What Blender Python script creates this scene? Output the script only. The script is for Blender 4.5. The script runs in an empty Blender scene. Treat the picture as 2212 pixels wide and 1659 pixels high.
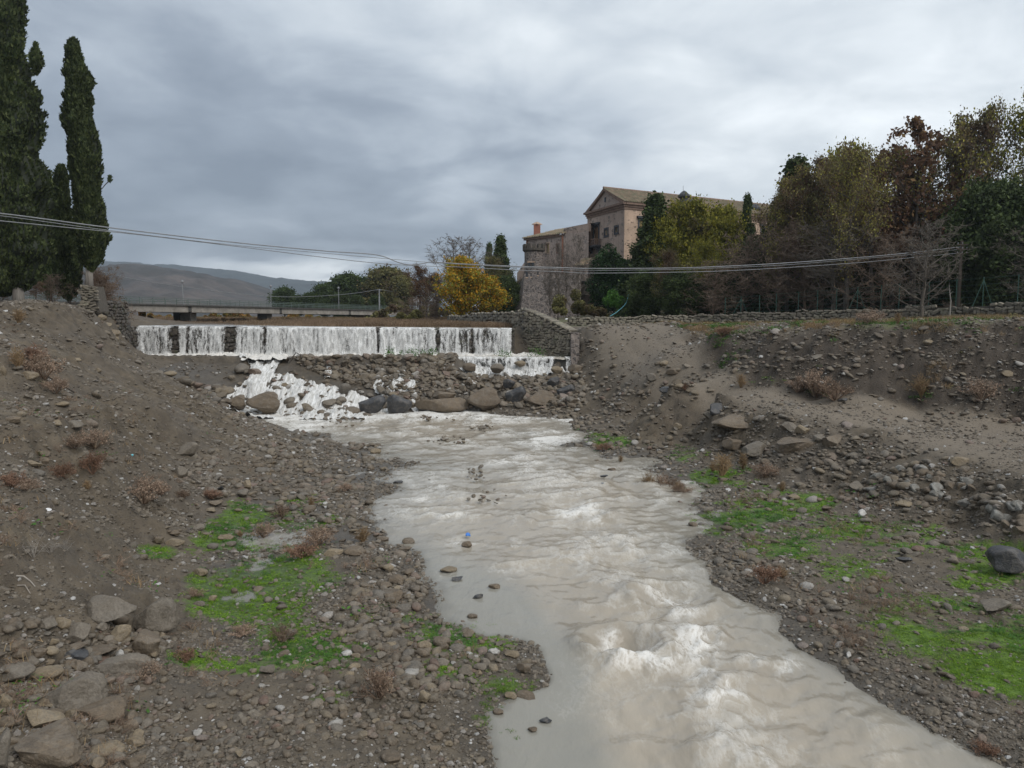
import bpy, bmesh, math, random
import numpy as np
from mathutils import Vector, Matrix, Euler

random.seed(7)
RS = np.random.RandomState(11)
scene = bpy.context.scene
COL = bpy.data.collections.new("scenery")
scene.collection.children.link(COL)

# ------------------------------------------------------------------ camera, world, sun, exposure
PITCH = math.radians(5.24)
CAMZ = 8.0
FV = 1587.6                       # focal length in units of a 2212 px wide frame
CX, CY = 1106.0, 829.5
cam_data = bpy.data.cameras.new("camera")
cam_data.sensor_width = 36.0
cam_data.lens = FV / 2212.0 * 36.0
cam_data.clip_start = 0.1
cam_data.clip_end = 20000
cam = bpy.data.objects.new("camera", cam_data)
cam.location = (0, 0, CAMZ)
cam.rotation_euler = (math.radians(90) - PITCH, 0, 0)
COL.objects.link(cam)
scene.camera = cam

SUN_ELEV, SUN_ROT = math.radians(48), math.radians(135)
world = bpy.data.worlds.new("World")
scene.world = world
world.use_nodes = True
def build_world():
    nt = world.node_tree
    for n in list(nt.nodes): nt.nodes.remove(n)
    N = nt.nodes.new; L = nt.links.new
    out = N('ShaderNodeOutputWorld'); bg = N('ShaderNodeBackground'); L(bg.outputs[0], out.inputs[0])
    bg.inputs['Strength'].default_value = 0.1
    sky = N('ShaderNodeTexSky'); sky.sky_type = 'NISHITA'; sky.sun_disc = False
    sky.sun_elevation = SUN_ELEV; sky.sun_rotation = SUN_ROT
    tc = N('ShaderNodeTexCoord')
    sep = N('ShaderNodeSeparateXYZ'); L(tc.outputs['Generated'], sep.inputs[0])
    def M(op, a, b=None, c=None, clamp=False):
        m = N('ShaderNodeMath'); m.operation = op; m.use_clamp = clamp
        for i, v in enumerate((a, b, c)):
            if v is None: continue
            if isinstance(v, (int, float)): m.inputs[i].default_value = v
            else: L(v, m.inputs[i])
        return m.outputs[0]
    X, Y, Z = sep.outputs
    zc = M('ADD', M('MAXIMUM', Z, 0.0), 0.22)
    comb = N('ShaderNodeCombineXYZ')
    L(M('DIVIDE', X, zc), comb.inputs[0]); L(M('DIVIDE', Y, zc), comb.inputs[1]); 
    def noise(scale, detail, rough, dist=0.0, vec=comb.outputs[0], off=(0,0,0), sc=(1,1,1)):
        mp = N('ShaderNodeMapping'); L(vec, mp.inputs[0]); mp.inputs['Location'].default_value = off; mp.inputs['Scale'].default_value = sc
        n = N('ShaderNodeTexNoise'); n.inputs['Scale'].default_value = scale; n.inputs['Detail'].default_value = detail
        n.inputs['Roughness'].default_value = rough; n.inputs['Distortion'].default_value = dist
        L(mp.outputs[0], n.inputs['Vector']); return n.outputs['Fac']
    def sstep(v, a, b):
        m = N('ShaderNodeMapRange'); m.interpolation_type = 'SMOOTHSTEP'
        L(v, m.inputs[0]); m.inputs[1].default_value = a; m.inputs[2].default_value = b; return m.outputs[0]
    n1 = noise(0.75, 4, 0.48, 0.35, off=(3.1, 1.2, 0))
    n2 = noise(3.1, 6, 0.55, 0.3, off=(0.3, 5.2, 0))
    # the cloud deck: thinner (brighter) overhead, thick slate-coloured rain cloud low in the north-west
    base = M('ADD', 0.60, M('MULTIPLY', M('SUBTRACT', n1, 0.5), 1.15))
    base = M('ADD', base, M('MULTIPLY', M('SUBTRACT', n2, 0.5), 0.8))
    low = M('MULTIPLY', sstep(Z, 0.50, 0.12), sstep(X, 0.30, -0.30))
    base = M('SUBTRACT', base, M('MULTIPLY', low, 0.62))
    cen = M('MULTIPLY', sstep(M('ABSOLUTE', M('ADD', X, 0.08)), 0.42, 0.0), sstep(M('ABSOLUTE', M('SUBTRACT', Z, 0.27)), 0.2, 0.0))
    base = M('ADD', base, M('MULTIPLY', cen, 0.2))
    rgt = M('MULTIPLY', sstep(X, 0.0, 0.35), 0.10)
    base = M('ADD', base, rgt)
    # pale breaks just over the hills
    n3 = noise(5.0, 4, 0.55, 0.4, vec=tc.outputs['Generated'], sc=(1, 1, 4.5), off=(0.6, 0, 0.2))
    brk = M('MULTIPLY', M('MULTIPLY', sstep(Z, 0.105, 0.05), sstep(X, -0.48, -0.25)), sstep(X, 0.05, -0.12))
    base = M('ADD', base, M('MULTIPLY', M('MULTIPLY', brk, sstep(n3, 0.40, 0.60)), 1.0))
    ramp = N('ShaderNodeValToRGB'); L(base, ramp.inputs[0])
    e = ramp.color_ramp.elements
    e[0].position = 0.0; e[0].color = (0.125, 0.15, 0.185, 1)
    e[1].position = 1.0; e[1].color = (0.575, 0.605, 0.625, 1)
    for p, c in ((0.25, (0.18, 0.21, 0.25, 1)), (0.5, (0.29, 0.325, 0.365, 1)), (0.75, (0.415, 0.448, 0.475, 1))):
        q = e.new(p); q.color = c
    vm = N('ShaderNodeVectorMath'); vm.operation = 'SCALE'; L(ramp.outputs[0], vm.inputs[0]); vm.inputs['Scale'].default_value = 10.0
    mix = N('ShaderNodeMix'); mix.data_type = 'RGBA'; mix.inputs[0].default_value = 0.96
    L(sky.outputs[0], mix.inputs[6]); L(vm.outputs[0], mix.inputs[7])
    L(mix.outputs[2], bg.inputs['Color'])
build_world()
sun_data = bpy.data.lights.new("sun", 'SUN')
sun_data.energy = 1.1
sun_data.angle = math.radians(40)
sun_data.color = (1.0, 0.965, 0.92)
sun = bpy.data.objects.new("sun", sun_data)
sun.rotation_euler = Vector((math.sin(SUN_ROT) * math.cos(SUN_ELEV), math.cos(SUN_ROT) * math.cos(SUN_ELEV), math.sin(SUN_ELEV))).to_track_quat('Z', 'Y').to_euler()
COL.objects.link(sun)
scene.view_settings.view_transform = 'Standard'
scene.view_settings.look = 'None'
scene.view_settings.gamma = 1
scene.view_settings.use_curve_mapping = False
scene.view_settings.exposure = 0.95
scene.render.engine = 'CYCLES'
try:
    scene.cycles.use_denoising = True
    scene.cycles.max_bounces = 6
    scene.cycles.diffuse_bounces = 2
    scene.cycles.glossy_bounces = 2
    scene.cycles.transparent_max_bounces = 12
    scene.cycles.volume_bounces = 0
except Exception:
    pass

# ------------------------------------------------------------------ projection helpers (authoring aids)
sP, cP = math.sin(PITCH), math.cos(PITCH)
def ray(x, y):
    a = (x - CX) / FV; b = (CY - y) / FV
    return a, cP + b * sP, -sP + b * cP
def at(x, y, Y):
    a, fy, fz = ray(x, y); t = Y / fy
    return Vector((a * t, Y, CAMZ + fz * t))
def atz(x, y, z):
    a, fy, fz = ray(x, y); t = (z - CAMZ) / fz
    return Vector((a * t, fy * t, z))
def proj(X, Y, Z):
    dz = Z - CAMZ
    d = Y * cP - dz * sP
    u = Y * sP + dz * cP
    return CX + FV * X / d, CY - FV * u / d

def _h(ix, iy, iz, seed):
    with np.errstate(over='ignore'):
        n = (ix.astype(np.int64) * 374761393 + iy.astype(np.int64) * 668265263 + iz.astype(np.int64) * 2147483647 + seed * 974634777) & 0xffffffff
        n = ((n ^ (n >> 13)) * 1274126177) & 0xffffffff
        n = ((n ^ (n >> 16)) * 2246822519) & 0xffffffff
        n = n ^ (n >> 15)
    return (n & 0xffffff) / float(0xffffff)
def vnoise(x, y, z=None, seed=0):
    x = np.asarray(x, float); y = np.asarray(y, float)
    z = np.zeros_like(x) if z is None else np.asarray(z, float)
    xi, yi, zi = np.floor(x), np.floor(y), np.floor(z)
    fx, fy, fz = x - xi, y - yi, z - zi
    fx, fy, fz = [f * f * (3 - 2 * f) for f in (fx, fy, fz)]
    r = 0
    for dx in (0, 1):
        for dy in (0, 1):
            for dz in (0, 1):
                w = (fx if dx else 1 - fx) * (fy if dy else 1 - fy) * (fz if dz else 1 - fz)
                r = r + w * _h(xi + dx, yi + dy, zi + dz, seed)
    return r * 2 - 1
def vnoise2(x, y, seed=0):
    xi, yi = np.floor(x), np.floor(y)
    fx, fy = x - xi, y - yi
    fx = fx * fx * (3 - 2 * fx); fy = fy * fy * (3 - 2 * fy)
    zz = np.zeros_like(xi)
    r = (1 - fx) * (1 - fy) * _h(xi, yi, zz, seed) + fx * (1 - fy) * _h(xi + 1, yi, zz, seed) + (1 - fx) * fy * _h(xi, yi + 1, zz, seed) + fx * fy * _h(xi + 1, yi + 1, zz, seed)
    return r * 2 - 1
def fbm(x, y, oct=4, seed=0, rough=0.5):
    r = 0; a = 1; s = 1
    for i in range(oct):
        r = r + a * vnoise2(x * s + 17.3 * i, y * s - 9.1 * i, seed + i); a *= rough; s *= 2.03
    return r
def sm(v, a, b):
    t = np.clip((v - a) / (b - a), 0, 1); return t * t * (3 - 2 * t)

# ------------------------------------------------------------------ object helpers
def mesh_np(name, verts, faces, mat=None, smooth=True):
    verts = np.asarray(verts, dtype=np.float32).reshape(-1, 3)
    faces = np.asarray(faces, dtype=np.int32)
    me = bpy.data.meshes.new(name)
    me.vertices.add(len(verts)); me.vertices.foreach_set('co', verts.ravel())
    k = faces.shape[1]
    me.loops.add(faces.size); me.loops.foreach_set('vertex_index', faces.ravel())
    me.polygons.add(len(faces)); me.polygons.foreach_set('loop_start', np.arange(0, faces.size, k, dtype=np.int32))
    me.update(calc_edges=True)
    me.polygons.foreach_set('use_smooth', np.full(len(faces), smooth))
    if mat: me.materials.append(mat)
    return me
def link(name, data, parent=None, loc=None, rot=None, scale=None):
    o = bpy.data.objects.new(name, data); COL.objects.link(o)
    if parent: o.parent = parent
    if loc is not None: o.location = loc
    if rot is not None: o.rotation_euler = rot
    if scale is not None: o.scale = scale
    return o
def tag(o, label=None, cat=None, group=None, kind=None):
    if label: o['label'] = label
    if cat: o['category'] = cat
    if group: o['group'] = group
    if kind: o['kind'] = kind
    return o
def copy_tree(o, parent=None):
    c = o.copy(); COL.objects.link(c)
    if parent: c.parent = parent
    for ch in o.children: copy_tree(ch, c)
    return c

class MB:
    """collects quads/tris, turns them into one mesh"""
    def __init__(s): s.v = []; s.f = []
    def add(s, vs, fs):
        b = len(s.v); s.v += [tuple(v) for v in vs]; s.f += [tuple(b + i for i in f) for f in fs]
    def box(s, c, size, M=None):
        x, y, z = [d / 2 for d in size]; c = Vector(c)
        vs = [Vector((i * x, j * y, k * z)) for k in (-1, 1) for j in (-1, 1) for i in (-1, 1)]
        if M is not None: vs = [M @ v for v in vs]
        s.add([v + c for v in vs], [(0, 2, 3, 1), (4, 5, 7, 6), (0, 1, 5, 4), (2, 6, 7, 3), (0, 4, 6, 2), (1, 3, 7, 5)])
    def prism(s, pts, d):
        """polygon pts extruded by vector d"""
        n = len(pts); d = Vector(d); pts = [Vector(p) for p in pts]
        s.add(pts + [p + d for p in pts], [tuple(range(n))[::-1], tuple(range(n, 2 * n))] + [(i, (i + 1) % n, (i + 1) % n + n, i + n) for i in range(n)])
    def tube(s, pts, rads, n=5):
        pts = [Vector(p) for p in pts]
        if not hasattr(rads, '__len__'): rads = [rads] * len(pts)
        vs = []; fs = []
        for i, p in enumerate(pts):
            t = (pts[min(i + 1, len(pts) - 1)] - pts[max(i - 1, 0)])
            if t.length < 1e-6: t = Vector((0, 0, 1))
            t.normalize()
            a = t.orthogonal() if abs(t.z) > 0.9 else t.cross(Vector((0, 0, 1)))
            a.normalize(); b = t.cross(a)
            for k in range(n):
                an = 2 * math.pi * k / n
                vs.append(p + (a * math.cos(an) + b * math.sin(an)) * rads[i])
        for i in range(len(pts) - 1):
            for k in range(n):
                fs.append((i * n + k, i * n + (k + 1) % n, (i + 1) * n + (k + 1) % n, (i + 1) * n + k))
        fs.append(tuple(range(n))[::-1]); fs.append(tuple(range((len(pts) - 1) * n, len(pts) * n)))
        s.add(vs, fs)
    def lathe(s, c, prof, n=16):
        c = Vector(c); vs = []; fs = []
        for r, z in prof:
            for k in range(n):
                a = 2 * math.pi * k / n; vs.append(c + Vector((r * math.cos(a), r * math.sin(a), z)))
        for i in range(len(prof) - 1):
            for k in range(n): fs.append((i * n + k, i * n + (k + 1) % n, (i + 1) * n + (k + 1) % n, (i + 1) * n + k))
        fs.append(tuple(range(n))[::-1]); fs.append(tuple(range((len(prof) - 1) * n, len(prof) * n)))
        s.add(vs, fs)
    def mesh(s, name, mat, smooth=False):
        me = bpy.data.meshes.new(name); me.from_pydata(s.v, [], s.f); me.update()
        if mat: me.materials.append(mat)
        if smooth: me.polygons.foreach_set('use_smooth', [True] * len(me.polygons))
        return me
    def build(s, name, mat, parent=None, smooth=False):
        return link(name, s.mesh(name, mat, smooth), parent)

# ------------------------------------------------------------------ materials
class NT:
    def __init__(s, name):
        s.m = bpy.data.materials.new(name); s.m.use_nodes = True; s.t = s.m.node_tree
        for n in list(s.t.nodes): s.t.nodes.remove(n)
        s.out = s.N('ShaderNodeOutputMaterial'); s.b = s.N('ShaderNodeBsdfPrincipled'); s.L(s.b.outputs[0], s.out.inputs[0])
        s.b.inputs['Roughness'].default_value = 0.85
        s.tc = s.N('ShaderNodeTexCoord')
    def N(s, k): return s.t.nodes.new(k)
    def L(s, a, b): s.t.links.new(a, b)
    def set(s, k, v):
        i = s.b.inputs[k]
        if isinstance(v, (int, float)): i.default_value = v
        elif isinstance(v, tuple): i.default_value = (*v, 1) if len(v) == 3 else v
        else: s.L(v, i)
    def math(s, op, a, b=None, c=None, clamp=False):
        m = s.N('ShaderNodeMath'); m.operation = op; m.use_clamp = clamp
        for i, v in enumerate((a, b, c)):
            if v is None: continue
            if isinstance(v, (int, float)): m.inputs[i].default_value = v
            else: s.L(v, m.inputs[i])
        return m.outputs[0]
    def coord(s, kind='Object', scale=(1, 1, 1)):
        if kind == 'World':
            g = s.N('ShaderNodeNewGeometry'); v = g.outputs['Position']
        else: v = s.tc.outputs[kind]
        if scale == (1, 1, 1): return v
        mp = s.N('ShaderNodeMapping'); s.L(v, mp.inputs[0]); mp.inputs['Scale'].default_value = scale
        return mp.outputs[0]
    def noise(s, scale, detail=4, rough=0.55, dist=0.0, vec=None, out='Fac'):
        n = s.N('ShaderNodeTexNoise'); n.inputs['Scale'].default_value = scale; n.inputs['Detail'].default_value = detail
        n.inputs['Roughness'].default_value = rough; n.inputs['Distortion'].default_value = dist
        s.L(vec if vec is not None else s.coord('World'), n.inputs['Vector']); return n.outputs[out]
    def voronoi(s, scale, vec=None, feat='F1', out='Distance', rand=1.0):
        n = s.N('ShaderNodeTexVoronoi'); n.feature = feat; n.inputs['Scale'].default_value = scale; n.inputs['Randomness'].default_value = rand
        s.L(vec if vec is not None else s.coord('World'), n.inputs['Vector']); return n.outputs[out]
    def ramp(s, fac, stops, interp='LINEAR'):
        r = s.N('ShaderNodeValToRGB'); s.L(fac, r.inputs[0]); r.color_ramp.interpolation = interp
        e = r.color_ramp.elements
        while len(e) > 1: e.remove(e[-1])
        def c4(c): return (c, c, c, 1) if isinstance(c, (int, float)) else (*c, 1)
        e[0].position = stops[0][0]; e[0].color = c4(stops[0][1])
        for p, c in stops[1:]:
            q = e.new(p); q.color = c4(c)
        return r.outputs[0]
    def mix(s, f, a, b, mode='MIX'):
        m = s.N('ShaderNodeMix'); m.data_type = 'RGBA'; m.blend_type = mode
        for i, v in ((0, f), (6, a), (7, b)):
            if isinstance(v, (int, float)): m.inputs[i].default_value = v if i == 0 else (v, v, v, 1)
            elif isinstance(v, tuple): m.inputs[i].default_value = (*v, 1)
            else: s.L(v, m.inputs[i])
        return m.outputs[2]
    def bump(s, h, strength=0.5, dist=0.05):
        b = s.N('ShaderNodeBump'); b.inputs['Strength'].default_value = strength; b.inputs['Distance'].default_value = dist
        s.L(h, b.inputs['Height']); s.L(b.outputs[0], s.b.inputs['Normal']); return b
    def attr(s, name, out='Fac'):
        a = s.N('ShaderNodeAttribute'); a.attribute_name = name; return a.outputs[out]
    def rnd(s):
        o = s.N('ShaderNodeObjectInfo'); return o.outputs['Random']
    def island(s):
        g = s.N('ShaderNodeNewGeometry'); return g.outputs['Random Per Island']

MT = {}
def m_ground():
    n = NT('ground_mud')
    big = n.noise(0.22, 4, 0.6); mid = n.noise(1.7, 5, 0.6); fine = n.noise(14, 4, 0.65)
    c = n.ramp(mid, [(0.3, (0.054, 0.041, 0.0255)), (0.5, (0.102, 0.079, 0.051)), (0.7, (0.155, 0.122, 0.081))])
    c = n.mix(n.ramp(big, [(0.35, 0.0), (0.65, 0.55)]), c, (0.10, 0.086, 0.072))
    v = n.voronoi(9, out='Color')
    peb = n.voronoi(9, out='Distance')
    sepc = n.N('ShaderNodeSeparateColor'); n.L(v, sepc.inputs[0])
    pm = n.math('MULTIPLY', n.ramp(peb, [(0.18, 1.0), (0.3, 0.0)]), n.ramp(sepc.outputs[0], [(0.45, 0.0), (0.55, 1.0)]))
    pc = n.ramp(sepc.outputs[1], [(0.0, (0.07, 0.058, 0.05)), (0.5, (0.13, 0.11, 0.09)), (1.0, (0.2, 0.18, 0.155))])
    c = n.mix(n.math('MULTIPLY', pm, 0.55), c, pc)
    road = n.attr('road')
    c = n.mix(n.math('MULTIPLY', road, 0.7), c, n.mix(n.noise(5, 5, 0.75), (0.13, 0.106, 0.08), (0.265, 0.22, 0.168)))
    moss = n.attr('moss')
    mn = n.noise(2.6, 5, 0.68)
    mf = n.math('MULTIPLY', n.ramp(n.math('ADD', n.math('MULTIPLY', moss, 0.75), n.math('MULTIPLY', mn, 0.5)), [(0.5, 0.0), (0.68, 1.0)]), n.math('MINIMUM', n.math('MULTIPLY', moss, 4), 1.0))
    mc = n.ramp(n.noise(5, 4, 0.7), [(0.3, (0.03, 0.055, 0.01)), (0.5, (0.08, 0.145, 0.015)), (0.75, (0.16, 0.24, 0.03))])
    c = n.mix(mf, c, mc)
    fg = n.ramp(n.attr('grass'), [(0.2, 0.0), (0.8, 1.0)])
    c = n.mix(n.math('MULTIPLY', fg, n.ramp(n.noise(0.8, 5, 0.7), [(0.4, 0.15), (0.62, 0.9)])), c, n.mix(n.noise(4, 3), (0.055, 0.075, 0.02), (0.12, 0.14, 0.045)))
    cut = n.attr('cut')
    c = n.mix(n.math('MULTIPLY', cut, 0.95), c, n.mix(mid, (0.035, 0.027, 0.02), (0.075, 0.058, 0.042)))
    wet = n.attr('wet')
    c = n.mix(n.math('MULTIPLY', wet, 0.45), c, (0.028, 0.024, 0.019))
    c = n.mix(n.attr('far'), c, n.ramp(n.noise(0.05, 6, 0.7), [(0.3, (0.025, 0.025, 0.013)), (0.5, (0.05, 0.033, 0.018)), (0.7, (0.10, 0.05, 0.02))]))
    n.set('Base Color', c)
    n.set('Roughness', n.math('SUBTRACT', 0.92, n.math('MULTIPLY', wet, 0.5)))
    h = n.math('ADD', n.math('MULTIPLY', fine, 0.5), n.math('ADD', n.math('MULTIPLY', mid, 0.6), n.math('MULTIPLY', pm, 0.5)))
    n.bump(h, 0.9, 0.11)
    return n.m
def m_stone(name, stops, rough=0.8, moss=0.0, scale=3.0, dirt=0.35):
    n = NT(name)
    c = n.ramp(n.rnd(), stops)
    a = n.noise(scale, 5, 0.65, 0.3, n.coord('World')); b = n.noise(scale * 7, 4, 0.7, 0, n.coord('World'))
    c = n.mix(n.ramp(a, [(0.3, dirt), (0.65, 0.0)]), c, (0.05, 0.04, 0.03))
    c = n.mix(1.0, c, n.ramp(b, [(0.25, 0.6), (0.75, 1.35)]), 'MULTIPLY')
    c = n.mix(n.ramp(n.noise(scale * .8, 6, .75, 1.0, n.coord('World')), [(0.50, 0.0), (0.58, 0.3), (0.7, 0.0)]), c, (0.24, 0.21, 0.17))
    if moss:
        c = n.mix(n.ramp(n.noise(scale * 0.7, 5, 0.7), [(0.55, 0.0), (0.7, moss)]), c, (0.06, 0.09, 0.02))
    n.set('Base Color', c); n.set('Roughness', n.ramp(a, [(0.3, rough - 0.25), (0.7, rough)]))
    n.bump(n.math('ADD', a, n.math('ADD', n.math('MULTIPLY', b, 0.5), n.math('MULTIPLY', n.noise(60, 3, .7), .12))), 0.9, 0.06)
    return n.m
def m_simple(name, c1, c2, scale=4, rough=0.8, bump=0.4, dist=0.03, metal=0, sc=(1, 1, 1)):
    n = NT(name); v = n.coord('World', sc)
    a = n.noise(scale, 5, 0.65, 0.2, v)
    n.set('Base Color', n.ramp(a, [(0.3, c1), (0.7, c2)])); n.set('Roughness', rough); n.set('Metallic', metal)
    if bump: n.bump(a, bump, dist)
    return n.m
def m_leaf(name, stops, dark=0.6, scale=0.5, trans=0.25, hue=None):
    n = NT(name)
    c = n.ramp(n.island(), stops)
    c = n.mix(1.0, c, n.ramp(n.noise(scale, 3, 0.6), [(0.3, dark), (0.7, 1.3)]), 'MULTIPLY')
    if hue: c = n.mix(n.ramp(n.noise(scale * 0.6, 3, 0.6), [(hue[1], 0.0), (hue[1] + 0.12, 1.0)]), c, hue[0])
    n.set('Base Color', c); n.set('Roughness', 0.75); n.set('Specular IOR Level', 0.25)
    tr = n.N('ShaderNodeBsdfTranslucent'); n.L(c, tr.inputs[0])
    mx = n.N('ShaderNodeMixShader'); mx.inputs[0].default_value = trans
    n.L(n.b.outputs[0], mx.inputs[1]); n.L(tr.outputs[0], mx.inputs[2]); n.L(mx.outputs[0], n.out.inputs[0])
    return n.m
MT['ground'] = m_ground()
RIVER = [(0.0, (0.095, 0.073, 0.050)), (0.2, (0.14, 0.106, 0.07)), (0.38, (0.108, 0.09, 0.067)), (0.55, (0.185, 0.145, 0.095)), (0.7, (0.125, 0.11, 0.09)), (0.85, (0.20, 0.165, 0.125)), (0.94, (0.14, 0.085, 0.06)), (0.965, (0.33, 0.31, 0.28))]
MT['cobble'] = m_stone('river_cobble', RIVER)
MT['gravel'] = m_stone('gravel_chip', [(0.0, (0.066, 0.052, 0.037)), (0.3, (0.105, 0.084, 0.060)), (0.6, (0.145, 0.118, 0.086)), (0.85, (0.185, 0.155, 0.118)), (0.95, (0.22, 0.20, 0.18)), (0.985, (0.45, 0.44, 0.42))], dirt=0.2)
MT['tan'] = m_stone('tan_sandstone', [(0, (0.19, 0.145, 0.09)), (1, (0.23, 0.18, 0.115))], dirt=0.3)
MT['brown'] = m_stone('brown_rock', [(0, (0.13, 0.096, 0.062)), (1, (0.165, 0.125, 0.083))], dirt=0.5)
MT['grey'] = m_stone('grey_rock', [(0, (0.14, 0.117, 0.088)), (1, (0.17, 0.143, 0.11))], dirt=0.35)
MT['slate'] = m_stone('dark_basalt', [(0, (0.032, 0.034, 0.038)), (1, (0.05, 0.052, 0.057))], 0.6, dirt=0.3)
MT['pale'] = m_stone('pale_limestone', [(0, (0.42, 0.40, 0.37)), (1, (0.5, 0.48, 0.45))], dirt=0.3)
MT['lichen'] = m_stone('lichen_stone', [(0, (0.2, 0.19, 0.165)), (1, (0.32, 0.31, 0.28))], dirt=0.75, scale=5)
MT['wallstone'] = m_stone('wall_rubble_stone', [(0, (0.12, 0.105, 0.08)), (0.4, (0.22, 0.19, 0.145)), (0.8, (0.32, 0.28, 0.21)), (1, (0.17, 0.155, 0.125))], moss=0.5, dirt=0.5)
MT['darkwall'] = m_stone('wet_weir_stone', [(0, (0.035, 0.029, 0.024)), (1, (0.085, 0.07, 0.056))], 0.55, moss=0.5)
MT['mortar'] = m_simple('lime_mortar', (0.05, 0.042, 0.034), (0.10, 0.086, 0.068), 6)
MT['bark'] = m_simple('bark', (0.04, 0.032, 0.026), (0.10, 0.085, 0.07), 8, sc=(1, 1, 0.2))
MT['palebark'] = m_simple('pale_bark', (0.16, 0.14, 0.12), (0.30, 0.27, 0.235), 6, sc=(1, 1, 0.15))
MT['twig'] = m_simple('grey_twigs', (0.08, 0.066, 0.053), (0.155, 0.128, 0.10), 2, bump=0)
MT['brtwig'] = m_simple('brown_twigs', (0.10, 0.068, 0.048), (0.19, 0.135, 0.095), 2, bump=0)
MT['cypress'] = m_leaf('cypress_foliage', [(0, (0.022, 0.034, 0.012)), (0.5, (0.046, 0.062, 0.020)), (1, (0.085, 0.10, 0.035))], 0.45, 0.9, 0.12)
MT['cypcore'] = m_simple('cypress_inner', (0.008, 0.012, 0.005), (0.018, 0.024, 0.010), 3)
MT['lf_dark'] = m_leaf('evergreen_leaf', [(0, (0.028, 0.046, 0.015)), (1, (0.078, 0.105, 0.03))], 0.5, 0.6, 0.12)
MT['lf_ivy'] = m_leaf('ivy_leaf', [(0, (0.016, 0.04, 0.012)), (1, (0.045, 0.09, 0.025))], 0.45, 0.7, 0.12)
MT['lf_green'] = m_leaf('pine_green_leaf', [(0, (0.035, 0.058, 0.016)), (1, (0.075, 0.105, 0.03))], 0.5, 0.35)
MT['lf_olive'] = m_leaf('olive_leaf', [(0, (0.10, 0.10, 0.04)), (1, (0.22, 0.20, 0.07))], 0.5, 0.4, hue=((0.10, 0.065, 0.035), 0.5))
MT['lf_yg'] = m_leaf('yellow_green_leaf', [(0, (0.09, 0.105, 0.016)), (0.5, (0.20, 0.195, 0.025)), (1, (0.31, 0.27, 0.035))], 0.5, 0.45, hue=((0.07, 0.05, 0.025), 0.55))
MT['lf_orange'] = m_leaf('autumn_leaf', [(0, (0.30, 0.20, 0.02)), (0.35, (0.48, 0.29, 0.02)), (0.6, (0.55, 0.24, 0.02)), (0.62, (0.18, 0.2, 0.03)), (1, (0.28, 0.27, 0.03))], 0.6, 0.5)
MT['lf_brown'] = m_leaf('withered_leaf', [(0, (0.07, 0.038, 0.025)), (0.7, (0.15, 0.08, 0.045)), (1, (0.20, 0.13, 0.05))], 0.6, 0.5)
MT['lf_mixed'] = m_leaf('mixed_leaf', [(0, (0.11, 0.075, 0.045)), (0.4, (0.17, 0.125, 0.06)), (0.6, (0.21, 0.21, 0.06)), (1, (0.36, 0.31, 0.06))], 0.5, 0.35, hue=((0.12, 0.075, 0.045), 0.5))
MT['moss'] = m_leaf('bright_moss_leaf', [(0, (0.055, 0.14, 0.012)), (0.5, (0.125, 0.25, 0.018)), (1, (0.25, 0.36, 0.035))], 0.55, 1.2, 0.2)
MT['weed'] = m_leaf('green_weed_leaf', [(0, (0.04, 0.11, 0.02)), (1, (0.09, 0.2, 0.03))], 0.6, 1.2, 0.2)
MT['drygrass'] = m_leaf('dry_grass', [(0, (0.17, 0.11, 0.06)), (0.5, (0.26, 0.17, 0.09)), (1, (0.34, 0.25, 0.14))], 0.7, 1, 0.15)
MT['reed'] = m_leaf('russet_reeds', [(0, (0.14, 0.095, 0.06)), (0.5, (0.20, 0.135, 0.085)), (1, (0.27, 0.20, 0.13))], 0.65, 0.3, 0.15)
MT['orangebush'] = m_leaf('orange_scrub', [(0, (0.22, 0.11, 0.03)), (0.5, (0.32, 0.17, 0.035)), (0.7, (0.13, 0.14, 0.03)), (1, (0.2, 0.19, 0.04))], 0.6, 0.1, 0.15)
MT['conc'] = m_simple('weathered_concrete', (0.15, 0.135, 0.115), (0.33, 0.30, 0.26), 0.9)
MT['concdark'] = m_simple('stained_concrete', (0.035, 0.035, 0.03), (0.09, 0.085, 0.075), 2)
MT['rail'] = m_simple('green_painted_rail', (0.07, 0.10, 0.085), (0.11, 0.14, 0.12), 3, bump=0)
MT['galv'] = m_simple('galvanised_pole', (0.17, 0.175, 0.18), (0.27, 0.275, 0.28), 3, bump=0)
MT['cable'] = m_simple('grey_cable_sheath', (0.14, 0.145, 0.15), (0.24, 0.245, 0.25), 2, rough=0.45, bump=0)
MT['wood'] = m_simple('tarred_pole_wood', (0.05, 0.035, 0.025), (0.10, 0.075, 0.055), 6, sc=(1, 1, 0.1))
MT['post'] = m_simple('green_fence_steel', (0.03, 0.075, 0.06), (0.05, 0.11, 0.085), 3, bump=0)
def m_hill(name, stops, scale, furrow=0.0):
    n = NT(name); a = n.noise(scale, 8, 0.65, 0.5)
    b = n.noise(scale * 5, 6, 0.7, 0.2)
    f = n.math('ADD', n.math('MULTIPLY', a, 0.65), n.math('MULTIPLY', b, 0.35))
    c = n.ramp(f, stops)
    v = n.voronoi(scale * 2.2, out='Color'); s_ = n.N('ShaderNodeSeparateColor'); n.L(v, s_.inputs[0])
    c = n.mix(0.8, c, n.ramp(s_.outputs[0], [(0.0, 0.75), (1.0, 1.25)]), 'MULTIPLY')
    n.set('Base Color', c); n.set('Roughness', 0.95); n.bump(f, 0.6, 12)
    return n.m
MT['hill'] = m_hill('bare_hillside', [(0.40, (0.016, 0.018, 0.014)), (0.5, (0.034, 0.029, 0.025)), (0.60, (0.085, 0.066, 0.055))], 0.006)
MT['mountain'] = m_hill('wooded_mountain', [(0.35, (0.008, 0.017, 0.02)), (0.6, (0.02, 0.032, 0.034))], 0.004)
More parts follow.
